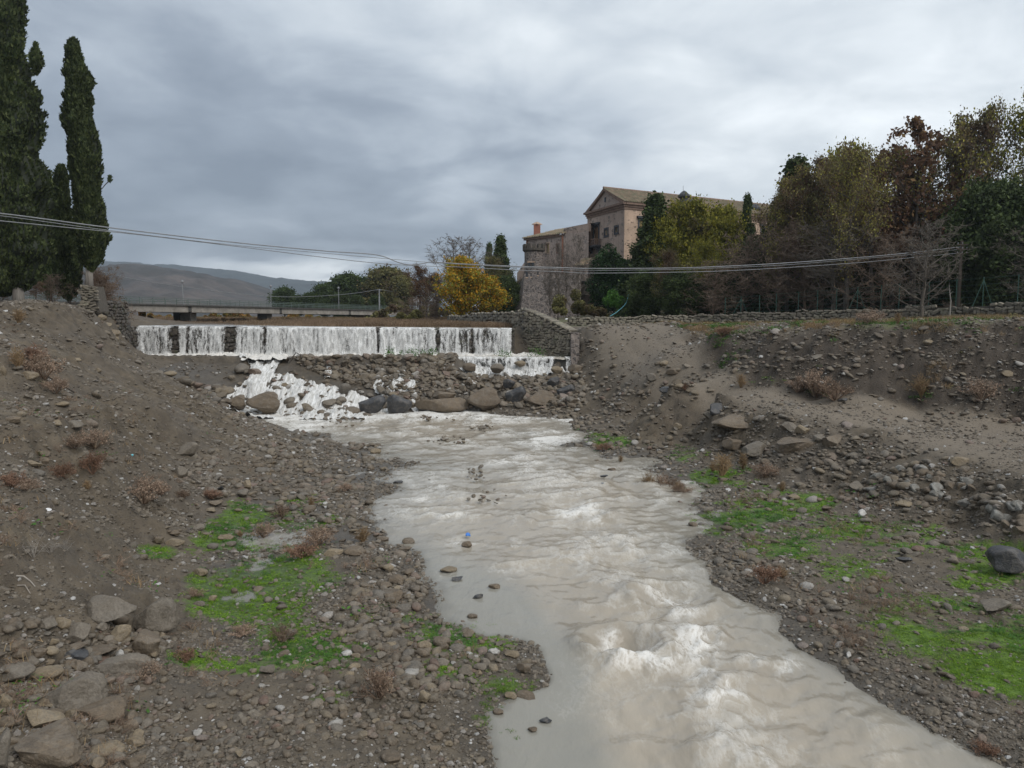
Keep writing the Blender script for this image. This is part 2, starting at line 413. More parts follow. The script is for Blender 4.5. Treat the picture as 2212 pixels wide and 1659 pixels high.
def m_plaster(name, base, stone, amount, scale=2.2, bl=1.7):
    n = NT(name); v = n.coord('World')
    big = n.noise(0.35, 5, 0.6, 0.3, v); mid = n.noise(1.1, 6, 0.7, 0.2, v); fine = n.noise(9, 4, 0.7, 0, v)
    c = n.mix(n.ramp(big, [(0.35, 0.0), (0.65, 1.0)]), base, tuple(k * 0.72 for k in base))
    streak = n.noise(1.2, 5, 0.7, 0.0, n.coord('World', (1.4, 1.4, 0.12)))
    c = n.mix(n.ramp(streak, [(0.48, 0.0), (0.7, 0.55)]), c, tuple(k * 0.55 for k in base))
    cell = n.voronoi(bl, v, 'F1', 'Color'); sp = n.N('ShaderNodeSeparateColor'); n.L(cell, sp.inputs[0])
    edge = n.voronoi(bl, v, 'DISTANCE_TO_EDGE', 'Distance')
    stc = n.mix(sp.outputs[0], tuple(k * 0.55 for k in stone), tuple(k * 1.25 for k in stone))
    stc = n.mix(n.ramp(edge, [(0.03, 1.0), (0.10, 0.0)]), stc, tuple(k * 1.0 for k in base))
    m = n.ramp(n.math('ADD', mid, n.math('MULTIPLY', n.math('SUBTRACT', sp.outputs[1], 0.5), 0.28)), [(amount, 0.0), (amount + 0.05, 1.0)])
    c = n.mix(m, c, stc)
    c = n.mix(1.0, c, n.ramp(fine, [(0.25, 0.75), (0.75, 1.2)]), 'MULTIPLY')
    n.set('Base Color', c); n.set('Roughness', 0.95)
    n.bump(n.math('ADD', n.math('MULTIPLY', m, n.ramp(edge, [(0.0, 0.0), (0.14, 1.0)])), n.math('MULTIPLY', fine, 0.4)), 0.8, 0.10)
    return n.m
MT['plaster'] = m_plaster('weathered_plaster', (0.45, 0.34, 0.275), (0.23, 0.195, 0.165), 0.57)
MT['plaster2'] = m_plaster('grey_old_plaster', (0.47, 0.37, 0.31), (0.24, 0.20, 0.175), 0.60)
MT['plasterside'] = m_plaster('ochre_plaster', (0.54, 0.39, 0.285), (0.20, 0.16, 0.125), 0.60)
MT['rubble'] = m_plaster('dark_rubble_masonry', (0.27, 0.225, 0.195), (0.15, 0.13, 0.118), 0.40, bl=2.2)
MT['cornice'] = m_simple('stone_cornice', (0.13, 0.08, 0.06), (0.24, 0.16, 0.115), 2)
MT['lava'] = m_simple('lava_stone_trim', (0.03, 0.032, 0.036), (0.07, 0.072, 0.078), 4)
MT['shutter'] = m_simple('brown_timber', (0.14, 0.075, 0.035), (0.24, 0.14, 0.07), 4, sc=(4, 4, 0.4))
MT['ochrepane'] = m_simple('faded_ochre_shutter', (0.24, 0.18, 0.07), (0.34, 0.26, 0.11), 4)
MT['glass'] = m_simple('dark_window_glass', (0.010, 0.012, 0.014), (0.02, 0.023, 0.027), 2, rough=0.15, bump=0)
MT['rust'] = m_simple('terracotta_pipe', (0.20, 0.09, 0.055), (0.30, 0.14, 0.09), 3, bump=0)
MT['brick'] = m_simple('red_brick', (0.20, 0.075, 0.05), (0.32, 0.13, 0.085), 5)
MT['white'] = m_simple('white_paint', (0.6, 0.6, 0.6), (0.8, 0.8, 0.8), 3, bump=0)
MT['blue'] = m_simple('blue_plastic', (0.02, 0.10, 0.42), (0.05, 0.22, 0.6), 8, rough=0.35, bump=0)
MT['cyan'] = m_simple('cyan_plastic', (0.12, 0.42, 0.5), (0.2, 0.55, 0.62), 8, rough=0.35, bump=0)
MT['black'] = m_simple('black_plastic', (0.01, 0.01, 0.01), (0.03, 0.03, 0.03), 8, rough=0.4)
MT['dead'] = m_simple('bleached_wood', (0.22, 0.19, 0.16), (0.4, 0.36, 0.31), 5)
def m_roof():
    n = NT('lichened_roof_tiles')
    a = n.noise(1.2, 6, 0.7); t = n.island()
    c = n.ramp(t, [(0, (0.17, 0.125, 0.085)), (0.5, (0.24, 0.175, 0.115)), (1, (0.30, 0.21, 0.15))])
    c = n.mix(n.ramp(a, [(0.42, 0.0), (0.62, 0.85)]), c, (0.165, 0.165, 0.10))
    n.set('Base Color', c); n.bump(n.noise(10), 0.5, 0.04)
    return n.m
MT['roof'] = m_roof()
def m_water(name, fall=False):
    n = NT(name)
    foam = n.attr('foam'); v = n.coord('World')
    d = n.N('ShaderNodeMapping'); n.L(v, d.inputs[0]); d.inputs['Rotation'].default_value = (0, 0, math.radians(-16)); d.inputs['Scale'].default_value = (1.0, 0.5, 1.0)
    w1 = n.noise(0.45, 5, 0.6, 1.2, d.outputs[0]); w2 = n.noise(2.0, 6, 0.62, 0.9, d.outputs[0]); w3 = n.noise(7.5, 5, 0.65, 0.5, d.outputs[0])
    ridge = n.math('SUBTRACT', 1.0, n.math('MULTIPLY', n.math('ABSOLUTE', n.math('SUBTRACT', w2, 0.5)), 11.0), clamp=True)
    ridge3 = n.math('SUBTRACT', 1.0, n.math('MULTIPLY', n.math('ABSOLUTE', n.math('SUBTRACT', w3, 0.5)), 8.0), clamp=True)
    lace = n.math('ADD', n.math('MULTIPLY', ridge, 0.6), n.math('MULTIPLY', ridge3, 0.45))
    f = n.math('ADD', n.math('MULTIPLY', foam, 1.15), n.math('ADD', n.math('MULTIPLY', n.math('SUBTRACT', w1, 0.5), 0.8), n.math('MULTIPLY', n.math('SUBTRACT', w2, 0.5), 0.8)))
    f = n.math('MULTIPLY', f, n.math('ADD', 0.34, lace))
    ff = n.ramp(f, [(0.13, 0.0), (0.3, 0.22), (0.55, 0.5), (1.0, 1.0)])
    ff = n.math('MULTIPLY', ff, n.ramp(w3, [(0.30, 0.55), (0.6, 1.0)]))
    sil = n.ramp(w1, [(0.3, (0.285, 0.25, 0.20)), (0.7, (0.365, 0.32, 0.255))])
    sil = n.mix(n.math('MULTIPLY', n.attr('shallow'), 0.75), sil, (0.225, 0.222, 0.195))
    c = n.mix(ff, sil, (0.70, 0.68, 0.64))
    n.set('Base Color', c); n.set('Roughness', n.math('ADD', 0.09, n.math('MULTIPLY', ff, 0.5))); n.set('IOR', 1.33)
    n.set('Alpha', n.ramp(n.attr('edge'), [(0.0, 1.0), (0.7, 0.95), (0.92, 0.7), (1.0, 0.5)]))
    n.bump(n.math('ADD', n.math('MULTIPLY', n.noise(1.1, 3, 0.5, 0.3, d.outputs[0]), 1.0), n.math('ADD', n.math('MULTIPLY', n.noise(4.2, 3, 0.5, 0.25, d.outputs[0]), 0.30), n.math('MULTIPLY', n.noise(13, 2, 0.5, 0.2, d.outputs[0]), 0.09))), 0.36, 0.22)
    return n.m
MT['water'] = m_water('silty_river_water')
def m_fall(name, density=0.5, tint=(0.74, 0.735, 0.715)):
    n = NT(name)
    v = n.coord('World', (1.0, 1.0, 0.16)); v2 = n.coord('World', (1, 1, 0.55))
    a = n.noise(3.2, 5, 0.7, 0.35, v); b = n.noise(9.0, 4, 0.7, 1.5, v2); big = n.noise(0.55, 3, 0.6, 0, n.coord('World', (1, 1, 0.02)))
    chev = n.math('SUBTRACT', 1.0, n.math('MULTIPLY', n.math('ABSOLUTE', n.math('SUBTRACT', n.noise(4.2, 3, 0.6, 2.2, v2), 0.5)), 7.0), clamp=True)
    def cen(v_, k): return n.math('MULTIPLY', n.math('SUBTRACT', v_, 0.5), k)
    f = n.math('ADD', n.math('ADD', cen(a, 2.6), cen(b, 1.3)), n.math('ADD', cen(big, 1.2), n.math('MULTIPLY', chev, 0.30)))
    f = n.math('ADD', n.math('ADD', f, n.attr('thick')), density)
    al = n.ramp(f, [(0.28, 0.0), (0.52, 0.55), (0.9, 1.0)])
    c = n.mix(n.ramp(a, [(0.35, 0.5), (0.6, 0.0)]), tint, (0.50, 0.49, 0.46))
    n.set('Base Color', c); n.set('Roughness', 0.35); n.set('Alpha', al)
    n.set('Subsurface Weight', 0.0)
    n.bump(n.math('ADD', a, n.math('MULTIPLY', b, 0.6)), 0.6, 0.12)
    return n.m
MT['fall'] = m_fall('falling_water', 0.42)
MT['fall2'] = m_fall('thin_falling_water', 0.20)
#__PART2__
# ------------------------------------------------------------------ terrain from surveyed control points
C = []
def cz(*a):
    for x, y, z in a:
        p = atz(x, y, z); C.append((p.x, p.y, p.z))
def cy(*a):
    for x, y, Y in a:
        p = at(x, y, Y); C.append((p.x, p.y, p.z))
def cw(*a):
    C.extend(a)
# left water edge
LEFTEDGE = [(1060, 1800), (1050, 1700), (1045, 1600), (1020, 1540), (1070, 1500), (1170, 1470), (1150, 1400), (1040, 1375), (930, 1330), (905, 1260), (870, 1200), (790, 1180), (800, 1120), (815, 1060), (830, 1000), (800, 960), (700, 938), (600, 920), (515, 900)]
cz(*[(x, y, 0.03) for x, y in LEFTEDGE])
cz((1250, 1600, -.5), (1320, 1450, -.5), (1200, 1330, -.25), (1080, 1230, -.4), (950, 1130, -.35), (1000, 1060, -.25), (1040, 1010, -0.12), (950, 960, -.35), (800, 900, -.3), (1300, 1250, -.5), (1600, 1500, -.5), (1800, 1659, -.5), (1300, 1100, -.5), (1150, 1000, -.4), (1100, 915, -.3), (1300, 1050, -.4), (1500, 1800, -.6), (1400, 1350, -.6), (1200, 950, -.35), (960, 905, -.3), (1200, 1700, -.25))
cz((560, 902, -.15), (520, 893, -.05), (620, 912, -.25), (700, 925, -.3))
cz((600, 1400, .05), (560, 1250, .04), (480, 1180, .05), (600, 1110, .10), (700, 1200, .18), (640, 1320, .05), (450, 1300, .05), (760, 1300, .22), (900, 1400, .2), (820, 1230, .12), (760, 1120, .1), (760, 1060, .1), (1000, 1440, .14))
cz((700, 1600, .35), (400, 1600, .5), (900, 1520, .22), (450, 1480, .38), (600, 1470, .3), (600, 1750, .5), (850, 1700, .3), (980, 1600, .12))
cz((150, 1600, 1.0), (0, 1650, 1.4), (100, 1450, 1.15), (0, 1400, 1.7), (250, 1350, .85), (330, 1430, .45), (250, 1500, .8), (300, 1600, .65))
cz((380, 1250, .3), (320, 1190, .5), (390, 1110, .4), (480, 1060, .4), (600, 1050, .2), (700, 1010, .14), (720, 970, .15), (560, 960, .45))
cz((280, 1250, 1.1), (150, 1250, 1.9), (0, 1250, 2.5), (250, 1150, 1.5), (150, 1150, 2.3), (0, 1150, 3.0), (300, 1090, 1.3))
cz((0, 1030, 3.7), (120, 1020, 3.2), (220, 1000, 2.6), (330, 1000, 1.6), (430, 990, .9), (500, 940, .7), (0, 920, 4.6), (120, 920, 4.3), (230, 900, 3.9), (340, 880, 3.4), (430, 880, 2.2), (470, 900, 1.1))
cz((400, 845, 3.2), (300, 830, 3.9), (150, 850, 4.5), (0, 845, 5.2), (0, 760, 6.6), (100, 765, 6.2), (200, 775, 5.5), (280, 785, 4.6), (270, 745, 5.6), (340, 812, 3.7), (160, 800, 5.3))
cy((0, 655, 43), (60, 646, 46), (150, 655, 49), (210, 668, 53), (60, 688, 43.5), (150, 698, 46.5), (225, 705, 53), (0, 700, 40), (0, 652, 60), (120, 655, 62), (225, 668, 62), (230, 740, 57), (0, 620, 80), (130, 640, 80))
cw((-60, 40, 9), (-70, 60, 9.3), (-40, 10, 6), (-22, 4, 4.0), (-90, 100, 10), (-42, 70, 9.0), (-41, 66, 8.6), (-44, 75, 8.8))
# spoil block in front of the weir, left
cy((330, 769, 67.5), (430, 770, 67.3), (515, 771, 67), (330, 800, 62), (420, 806, 63.2), (520, 812, 64.2), (450, 850, 58), (495, 884, 56.5), (545, 905, 55), (300, 766, 69), (538, 800, 65.5))
# chute, boulder dam, plunge pool
cy((575, 777, 67), (560, 802, 65), (545, 835, 62.5), (555, 889, 59.4), (620, 889, 59.0), (700, 868, 60.2), (650, 832, 62.3), (750, 850, 61.3), (760, 895, 57.5), (640, 778, 66.6), (800, 774, 66.5), (950, 772, 66.4), (700, 815, 64), (850, 832, 62.8), (950, 850, 61.3), (1000, 806, 64.7), (1100, 812, 64.8), (1200, 812, 64.8), (1100, 842, 61.6), (1200, 842, 61.8), (990, 772, 66), (1210, 775, 66))
cz((850, 888, .15), (930, 888, .15), (1000, 886, .15), (1100, 885, .12), (1220, 872, .12), (900, 900, -.1))
for X in np.linspace(-36.5, 1.5, 12):
    cw((X, 68.0, 4.0), (X, 69.8, 4.0), (X, 72.2, 6.75), (X, 80, 6.8), (X * 1.0, 110, 7.1))
# right
RIGHTEDGE = [(2330, 1760), (2185, 1659), (2050, 1590), (1900, 1500), (1740, 1400), (1690, 1340), (1560, 1260), (1480, 1170), (1500, 1090), (1420, 1020), (1300, 985), (1230, 960), (1150, 935), (1200, 905), (1262, 878)]
cz(*[(x, y, 0.03) for x, y in RIGHTEDGE])
cz((1700, 1200, .25), (2000, 1300, .3), (2200, 1500, .25), (2000, 1200, .4), (2212, 1300, .4), (1600, 1080, .2), (1350, 950, .3), (1280, 920, .25), (1850, 1400, .2), (2100, 1560, .15), (2300, 1600, .3))
cz((1330, 890, .5), (1420, 915, .6), (1500, 960, .5), (1600, 990, .5), (1700, 1030, .5), (1800, 1055, .5), (1900, 1085, .5), (2100, 1135, .5), (2212, 1180, .5), (2400, 1260, .5))
cz((1400, 885, 1.3), (1520, 925, 1.2), (1700, 985, 1.3), (1950, 1040, 1.4), (2150, 1080, 1.5))
cz((1461, 812, 4.2), (1548, 846, 3.6), (1661, 888, 3.0), (1780, 905, 2.8), (1888, 930, 2.6), (2050, 985, 2.3), (2212, 1040, 2.1), (2400, 1100, 2.1))
cz((1502, 749, 5.6), (1552, 790, 4.6), (1629, 831, 3.8), (1752, 863, 3.2), (1979, 885, 2.9), (2206, 908, 2.7), (2400, 930, 2.7))
cy((1489, 724, 59.5), (1552, 721, 54.3), (1661, 716, 48.8), (1775, 712, 45.8), (1888, 709, 44.2), (2050, 703, 42.4), (2206, 698, 41.2), (2400, 690, 40.5))
cy((1552, 716, 57), (1661, 711, 52), (1775, 707, 49), (1888, 704, 47.5), (2050, 699, 46), (2206, 694, 45))
cy((1262, 735, 66), (1262, 770, 64.8), (1262, 805, 63.2), (1300, 780, 62.5), (1320, 842, 60.5), (1350, 800, 60), (1350, 762, 60.3), (1300, 730, 64), (1290, 850, 61))
cz((1400, 762, 5.3), (1400, 733, 6.1), (1330, 720, 6.65))
cy((1250, 712, 67.5), (1300, 708, 72), (1400, 706, 74), (1500, 706, 75), (1650, 703, 72), (1800, 699, 67), (2000, 694, 62), (2212, 689, 57.5), (2400, 683, 53))
cy((1240, 706, 84), (1500, 702, 80), (1800, 693, 75), (2212, 680, 68))
cw((10, 95, 8.2), (30, 100, 8.6), (60, 90, 9.0), (80, 60, 9.0), (90, 30, 8.0), (60, 20, 6.0), (45, 5, 4.5), (25, 3, .8), (10, 3, .4), (0, 3, -.5), (20, 120, 9.5), (70, 130, 10.5), (110, 100, 10))
cw((-12, 3, .8))
# upstream river plain
for X, Y in ((-60, 150), (-30, 150), (0, 150), (-10, 180), (20, 200), (-80, 200), (4, 100)):
    C.append((X, Y, 7.2))
cw((-85, 118, 9.0), (-80, 100, 9.2), (-62, 112, 7.3), (-56, 95, 7.1))
C = np.array(C)
CS = C.copy()
A = np.sqrt((C[:, None, 0] - C[None, :, 0]) ** 2 + (C[:, None, 1] - C[None, :, 1]) ** 2)
n = len(C)
P = np.c_[np.ones(n), C[:, 0] / 50, C[:, 1] / 50]
K = np.zeros((n + 3, n + 3)); K[:n, :n] = -A - np.eye(n) * 0.02; K[:n, n:] = P; K[n:, :n] = P.T
SOL = np.linalg.lstsq(K, np.r_[C[:, 2], 0, 0, 0], rcond=None)[0]
def base_h(X, Y):
    X = np.asarray(X, float).ravel(); Y = np.asarray(Y, float).ravel(); out = np.empty(len(X))
    for i in range(0, len(X), 20000):
        x = X[i:i + 20000]; y = Y[i:i + 20000]
        d = np.sqrt((x[:, None] - C[None, :, 0]) ** 2 + (y[:, None] - C[None, :, 1]) ** 2)
        out[i:i + 20000] = -d @ SOL[:n] + SOL[n] + SOL[n + 1] * x / 50 + SOL[n + 2] * y / 50
    return out

YS = [6.0]
while YS[-1] < 78: YS.append(YS[-1] * 1.0050)
while YS[-1] < 200: YS.append(YS[-1] * 1.02)
while YS[-1] < 9000: YS.append(YS[-1] * 1.09)
YS = np.array(YS); US = np.linspace(-1.05, 1.05, 560)
LNY = np.log(YS)
UU, YY = np.meshgrid(US, YS)
XX = UU * YY
near = YY < 200
Z = np.full(XX.shape, 7.3)
Z[near] = base_h(XX[near], YY[near])
plain = 7.3 + 6 * sm(np.abs(XX + 0.12 * YY), 400, 2500) + 2.2 * sm(-XX - 0.62 * YY, 0, 20) + 2 * sm(XX + 0.04 * YY, 0, 30)
PXa, PYa = proj(XX, YY, Z)
w = sm(YY, 120, 190); Z = Z * (1 - w) + plain * w
reg = sm(PXa, 1225, 1262) * (1 - sm(PXa, 1400, 1460)) * sm(YY, 51, 55) * (1 - sm(YY, 68, 70))
Zb = Z.copy()
for _ in range(60):
    Zb[1:-1, 1:-1] = (Zb[:-2, 1:-1] + Zb[2:, 1:-1] + Zb[1:-1, :-2] + Zb[1:-1, 2:] + Zb[1:-1, 1:-1]) / 5
Z = Z * (1 - reg) + Zb * reg
# relief: eroded gravel, kept small where the ground is flat at water level
hh = np.clip((Z - 0.0) / 1.2, 0, 1)
amp = np.where(Z < 0.35, 0.28, 1.0) * (1 - 0.85 * sm(YY, 75, 110))
PX, PY = proj(XX, YY, Z)
# the road polygon mask in ground space (a strip between its two surveyed edges)
roadL = np.array([(p.x, p.y) for p in [atz(x, y, z) for x, y, z in ((1285, 722, 6.5), (1372, 757, 5.5), (1461, 812, 4.2), (1548, 846, 3.6), (1661, 888, 3.0), (1888, 930, 2.6), (2050, 985, 2.3), (2212, 1040, 2.1), (2400, 1100, 2.1))]])
roadR = np.array([(p.x, p.y) for p in [atz(x, y, z) for x, y, z in ((1440, 722, 6.4), (1502, 749, 5.6), (1552, 790, 4.6), (1629, 831, 3.8), (1752, 863, 3.2), (1979, 885, 2.9), (2206, 908, 2.7), (2400, 930, 2.7))]])
o = np.argsort(roadL[:, 1]); rl = roadL[o]; o = np.argsort(roadR[:, 1]); rr = roadR[o]
def xl(Y): return np.interp(Y, rl[:, 1], rl[:, 0])
def xr(Y): return np.interp(Y, rr[:, 1], rr[:, 0])
def roadmask(X, Y):
    a = xl(Y); b = np.where(Y < rr[0, 1], xr(rr[0, 1]) + 30, xr(Y))
    return sm(X, a - 0.2, a + 1.2) * (1 - sm(X, b - 1.2, b + 0.3)) * sm(Y, 24, 26) * (1 - sm(Y, 66, 74))
RM = roadmask(XX, YY)
amp = amp * (1 - 0.75 * RM)
r1 = fbm(XX / 2.6, YY / 2.6, 4, 3); r2 = fbm(XX / 0.55, YY / 0.55, 3, 23); r3 = 1 - np.abs(fbm(XX / 0.9, YY / 0.9, 3, 43))
lod = 1 - sm(YY, 30, 80) * 0.5
Z = Z + amp * (0.16 * r1 + 0.05 * r2 * lod)
# gullied, lumpy faces on the steep banks
gy, gx = np.gradient(Z); sx = gx / np.gradient(XX, axis=1); sy = gy / np.gradient(YY, axis=0)
slope = np.clip(np.hypot(sx, sy), 0, 3)
steep = sm(slope, 0.45, 1.1) * (YY < 70) * (Z > 0.3) * (1 - RM) * np.where((PX > 1225) & (PX < 1420) & (YY > 54), .3, 1.0)
Z = Z + steep * (0.30 * fbm(XX / 1.3, YY / 1.3, 4, 61, 0.6) + 0.22 * (r3 - 0.7))
Z = Z + sm(slope, .2, .6) * (XX < -4) * (YY < 62) * (0.10 * fbm(XX / 5.0, YY / 0.8 + .6 * vnoise2(XX / 2, YY / 2, 8), 4, 88, .6) + 0.14 * fbm(XX / 2.2, YY / 2.2, 3, 93)) * sm(Z, .3, .9)
lay = Z / 0.95 + 0.5 * fbm(XX / 3.5, YY / 3.5, 3, 117)
Z = Z + steep * (XX > 0) * (Z > .8) * 0.17 * np.sin(2 * np.pi * lay) * (0.6 + .6 * fbm(XX / 1.6, YY / 1.6, 2, 119))
# cart ruts
rut = np.exp(-((XX - (xl(YY) * 0.62 + xr(YY) * 0.38)) / 0.28) ** 2) + np.exp(-((XX - (xl(YY) * 0.62 + xr(YY) * 0.38) - 1.9) / 0.28) ** 2)
Z = Z - 0.09 * rut * RM
def inweir(X, Y): return (X > -37.5) & (X < 2.0) & (Y > 66) & (Y < 72.5)
Z = np.where((XX > -35.5) & (XX < 0.6) & (YY > 70.8) & (YY < 120), np.minimum(Z, 6.86 + 0.6 * sm(YY, 76, 120)), Z)
Z = np.where((XX > -36) & (XX < 6.2) & (YY > 67.0) & (YY < 70.8), np.minimum(Z, 4.05), Z)
rim = 4.38 + 0.12 * fbm(XX / .5, YY / .5, 3, 91)
Z = np.where((PX > 296) & (PX < 532) & (YY > 66.2) & (YY < 68.4), np.maximum(Z, rim), Z)
Z = np.where((PX > 626) & (PX < 984) & (YY > 65.6) & (YY < 66.7), np.maximum(Z, rim - .12), Z)
capv = np.interp(PX, [1480, 1800, 2212], [704, 698, 690]); wallY = np.interp(PX, [1226, 1500, 1800, 2030, 2260], [84, 79, 71, 64.5, 57.5])
Z = np.where((PX > 1470) & (YY > 42) & (YY < wallY), np.minimum(Z, 8 - (capv - 684 + 2.5 * fbm(XX / 1.2, YY / 1.2, 3, 55)) / 1587.6 * YY), Z)
Z = np.where((PX < 245) & (YY < 110), np.minimum(Z, 8 - (np.interp(PX, [-60, 0, 60, 150, 200, 245], [660, 656, 650, 660, 674, 690]) - 684 + 2.5 * fbm(XX / 1.5, YY / 1.5, 3, 57)) / 1587.6 * np.clip(YY, 20, 60)), Z)
wallZ = np.interp(PX, [1226, 1500, 1800, 2030, 2260], [7.7, 8.0, 8.45, 8.6, 8.8]) - .25
Z = np.where((PX > 1240) & (YY >= wallY) & (YY < 100), np.minimum(Z, wallZ + (YY - wallY) * .02), Z)
def hgt(X, Y):
    X = np.asarray(X, float); Y = np.asarray(Y, float)
    fi = np.interp(np.log(np.maximum(Y, 6.01)), LNY, np.arange(len(LNY)))
    fj = (X / Y - US[0]) / (US[1] - US[0])
    i = np.clip(fi.astype(int), 0, len(YS) - 2); j = np.clip(fj.astype(int), 0, len(US) - 2)
    a = np.clip(fi - i, 0, 1); b = np.clip(fj - j, 0, 1)
    return (Z[i, j] * (1 - a) * (1 - b) + Z[i + 1, j] * a * (1 - b) + Z[i, j + 1] * (1 - a) * b + Z[i + 1, j + 1] * a * b)
def hit(x, y, y0=7.0, y1=160.0):
    a, fy, fz = ray(x, y)
    ys = np.geomspace(y0, y1, 900)
    rz = CAMZ + fz / fy * ys; g = hgt(a / fy * ys, ys)
    k = np.argmax(rz <= g)
    if rz[k] > g[k]: k = len(ys) - 1
    Yh = ys[k]; return Vector((a / fy * Yh, Yh, float(hgt(a / fy * Yh, Yh))))
def G(X, Y): return float(hgt(X, Y))

# moss / grass / wetness fields, stored on the ground as attributes (what grows there)
MOSS = [(520, 1130, 110, 45, 1), (600, 1230, 120, 70, 1), (560, 1180, 130, 60, .9), (500, 1300, 100, 60, .9), (590, 1350, 100, 50, .9), (590, 1120, 100, 30, .9), (560, 1430, 120, 30, .8), (560, 1320, 120, 60, 1), (640, 1400, 130, 55, 1), (470, 1180, 60, 40, .8), (430, 1290, 50, 60, .6), (440, 1420, 70, 30, .8), (650, 1090, 60, 20, .8), (720, 1250, 80, 40, .5), (700, 1120, 60, 18, .7), (340, 1190, 50, 25, .6),
        (800, 1330, 70, 40, .5), (1000, 1390, 100, 40, .75), (950, 1370, 90, 30, .6), (1100, 1500, 90, 40, .6), (700, 1500, 90, 35, .5), (700, 1580, 60, 25, .5), (1060, 1540, 40, 30, .8), (880, 1340, 60, 20, .5), (960, 1450, 90, 30, .5), (1120, 1600, 80, 40, .4),
        (1310, 955, 50, 18, .9), (1300, 945, 30, 14, .8), (1560, 1030, 90, 22, .9), (1620, 1120, 130, 45, .9), (1700, 1110, 110, 50, 1), (1800, 1140, 130, 40, .7), (1680, 1190, 90, 30, .8), (1960, 1170, 140, 45, .6), (2130, 1220, 110, 60, .9), (2100, 1370, 170, 60, 1), (2180, 1440, 140, 70, 1), (1900, 1330, 120, 40, .6), (2000, 1290, 130, 40, .5), (1820, 1230, 100, 40, .4), (1900, 1250, 100, 30, .5), (1480, 985, 60, 20, .6), (1950, 1420, 100, 40, .35), (1520, 1040, 60, 40, .5),
        (1690, 820, 45, 14, .7), (1240, 935, 40, 8, .6)]
def mossf(X, Y, Zz):
    x, y = proj(X, Y, Zz); m = 0
    for cx_, cy_, rx, ry, s in MOSS: m = np.maximum(m, s * np.exp(-((x - cx_) / rx) ** 2 * 0.9 - ((y - cy_) / ry) ** 2 * 0.9))
    m = m * (0.75 + 0.5 * fbm(X / 1.2, Y / 1.2, 3, 77)) * (Y < 60)
    return np.clip(m * 1.12, 0, 1)
MO = mossf(XX, YY, Z)
GRS = ((PY < 760) & (PX > 1450) & (YY > 42) & (YY < 95)) * sm(Z, 6.6, 7.6) * (1 - RM) + (YY > 76) * (YY < 115) * (XX > 3) * 0.8
GRS = np.clip(GRS * (0.7 + 0.6 * fbm(XX / 2, YY / 2, 3, 99)), 0, 1)
WET = np.clip(1 - np.clip(Z - 0.02, 0, 9) / 0.22, 0, 1) * (YY < 62) + np.exp(-((YY - 63) / 5) ** 2) * (XX > -30) * (XX < 5) * 0.9
WET = np.clip(WET, 0, 1)
CUT = sm(slope, 0.35, 0.9) * (YY < 72) * (Z > 0.4) * (1 - RM) * np.where(XX > xr(YY) - 1.0, 1.0, 0.22)  # darker colour on steep faces, strongest right of the road
FARM = sm(YY, 76, 100) * (XX < 2)
nr, nc = XX.shape
idx = np.arange(nr * nc).reshape(nr, nc)
faces = np.stack([idx[:-1, :-1], idx[:-1, 1:], idx[1:, 1:], idx[1:, :-1]], -1).reshape(-1, 4)
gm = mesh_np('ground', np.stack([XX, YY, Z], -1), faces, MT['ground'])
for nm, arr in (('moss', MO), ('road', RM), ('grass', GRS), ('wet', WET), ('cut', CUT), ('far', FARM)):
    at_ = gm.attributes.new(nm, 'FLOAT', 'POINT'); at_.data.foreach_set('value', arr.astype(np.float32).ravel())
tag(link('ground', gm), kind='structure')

# ------------------------------------------------------------------ the river (pool below the rapids)
ys = np.array([y for y in YS if y < 61.5]); us = np.linspace(-0.62, 0.86, 460)
UW, YW = np.meshgrid(us, ys); XW = UW * YW
fx, fy = proj(XW, YW, np.zeros_like(XW))
FOAM = [(1250, 1105, 70, 30, .75), (1290, 1135, 50, 30, .5), (1200, 1085, 40, 12, .5), (1450, 1280, 60, 45, .75), (1400, 1310, 60, 30, .6), (1320, 1385, 40, 25, .8), (1400, 1425, 90, 28, .95), (1500, 1440, 60, 40, .7), (1480, 1320, 50, 40, .7), (1510, 1390, 60, 50, .7), (1560, 1500, 90, 30, .55), (1640, 1545, 60, 25, .6), (1700, 1450, 40, 40, .4), (1620, 1430, 50, 40, .35), (1000, 1170, 60, 14, .5), (1080, 1170, 80, 20, .45), (960, 1110, 70, 15, .45), (900, 1080, 60, 12, .4), (950, 1050, 80, 16, .45), (970, 1245, 70, 12, .5), (1080, 1240, 50, 25, .35), (1120, 1000, 70, 25, .55), (1180, 950, 80, 25, .8), (1240, 900, 70, 25, 1), (1100, 1100, 40, 40, .35), (1700, 1620, 60, 30, .4), (1560, 1600, 60, 30, .3), (1450, 1190, 60, 25, .3), (1000, 1300, 60, 10, .2), (1340, 1235, 60, 18, .4)]
foam = np.zeros_like(XW)
for cx_, cy_, rx, ry, s in FOAM: foam = np.maximum(foam, s * np.exp(-((fx - cx_) / rx) ** 2 - ((fy - cy_) / ry) ** 2))
foam = np.maximum(foam, 1.0 * sm(YW, 53, 59)); foam = np.maximum(foam, 0.36 * sm(YW, 38, 55)); foam = np.maximum(foam, 0.20 * sm(YW, 18, 32)); foam = np.maximum(foam, 0.08)
foam = np.maximum(foam, 1.1 * sm(YW, 45, 52) * sm(-XW, 12, 16))
bed = hgt(XW, YW)
shal = np.clip(1 - (-bed) / 0.42, 0, 1)
foam = np.maximum(foam, .25 * np.exp(-((fx - np.interp(fy, [1000, 1200, 1400, 1659], [1150, 1320, 1470, 1680])) / 190) ** 2))
lx = np.interp(fy, [900, 1000, 1200, 1300, 1450, 1659], [500, 950, 1090, 1180, 1300, 1380])
leftq = sm(lx - fx, -20, 110) * sm(fy, 1150, 1300)
foam = foam * (1 - 0.75 * leftq)
th = math.radians(-20)
XF = XW * math.cos(th) - YW * math.sin(th); YF = XW * math.sin(th) + YW * math.cos(th)
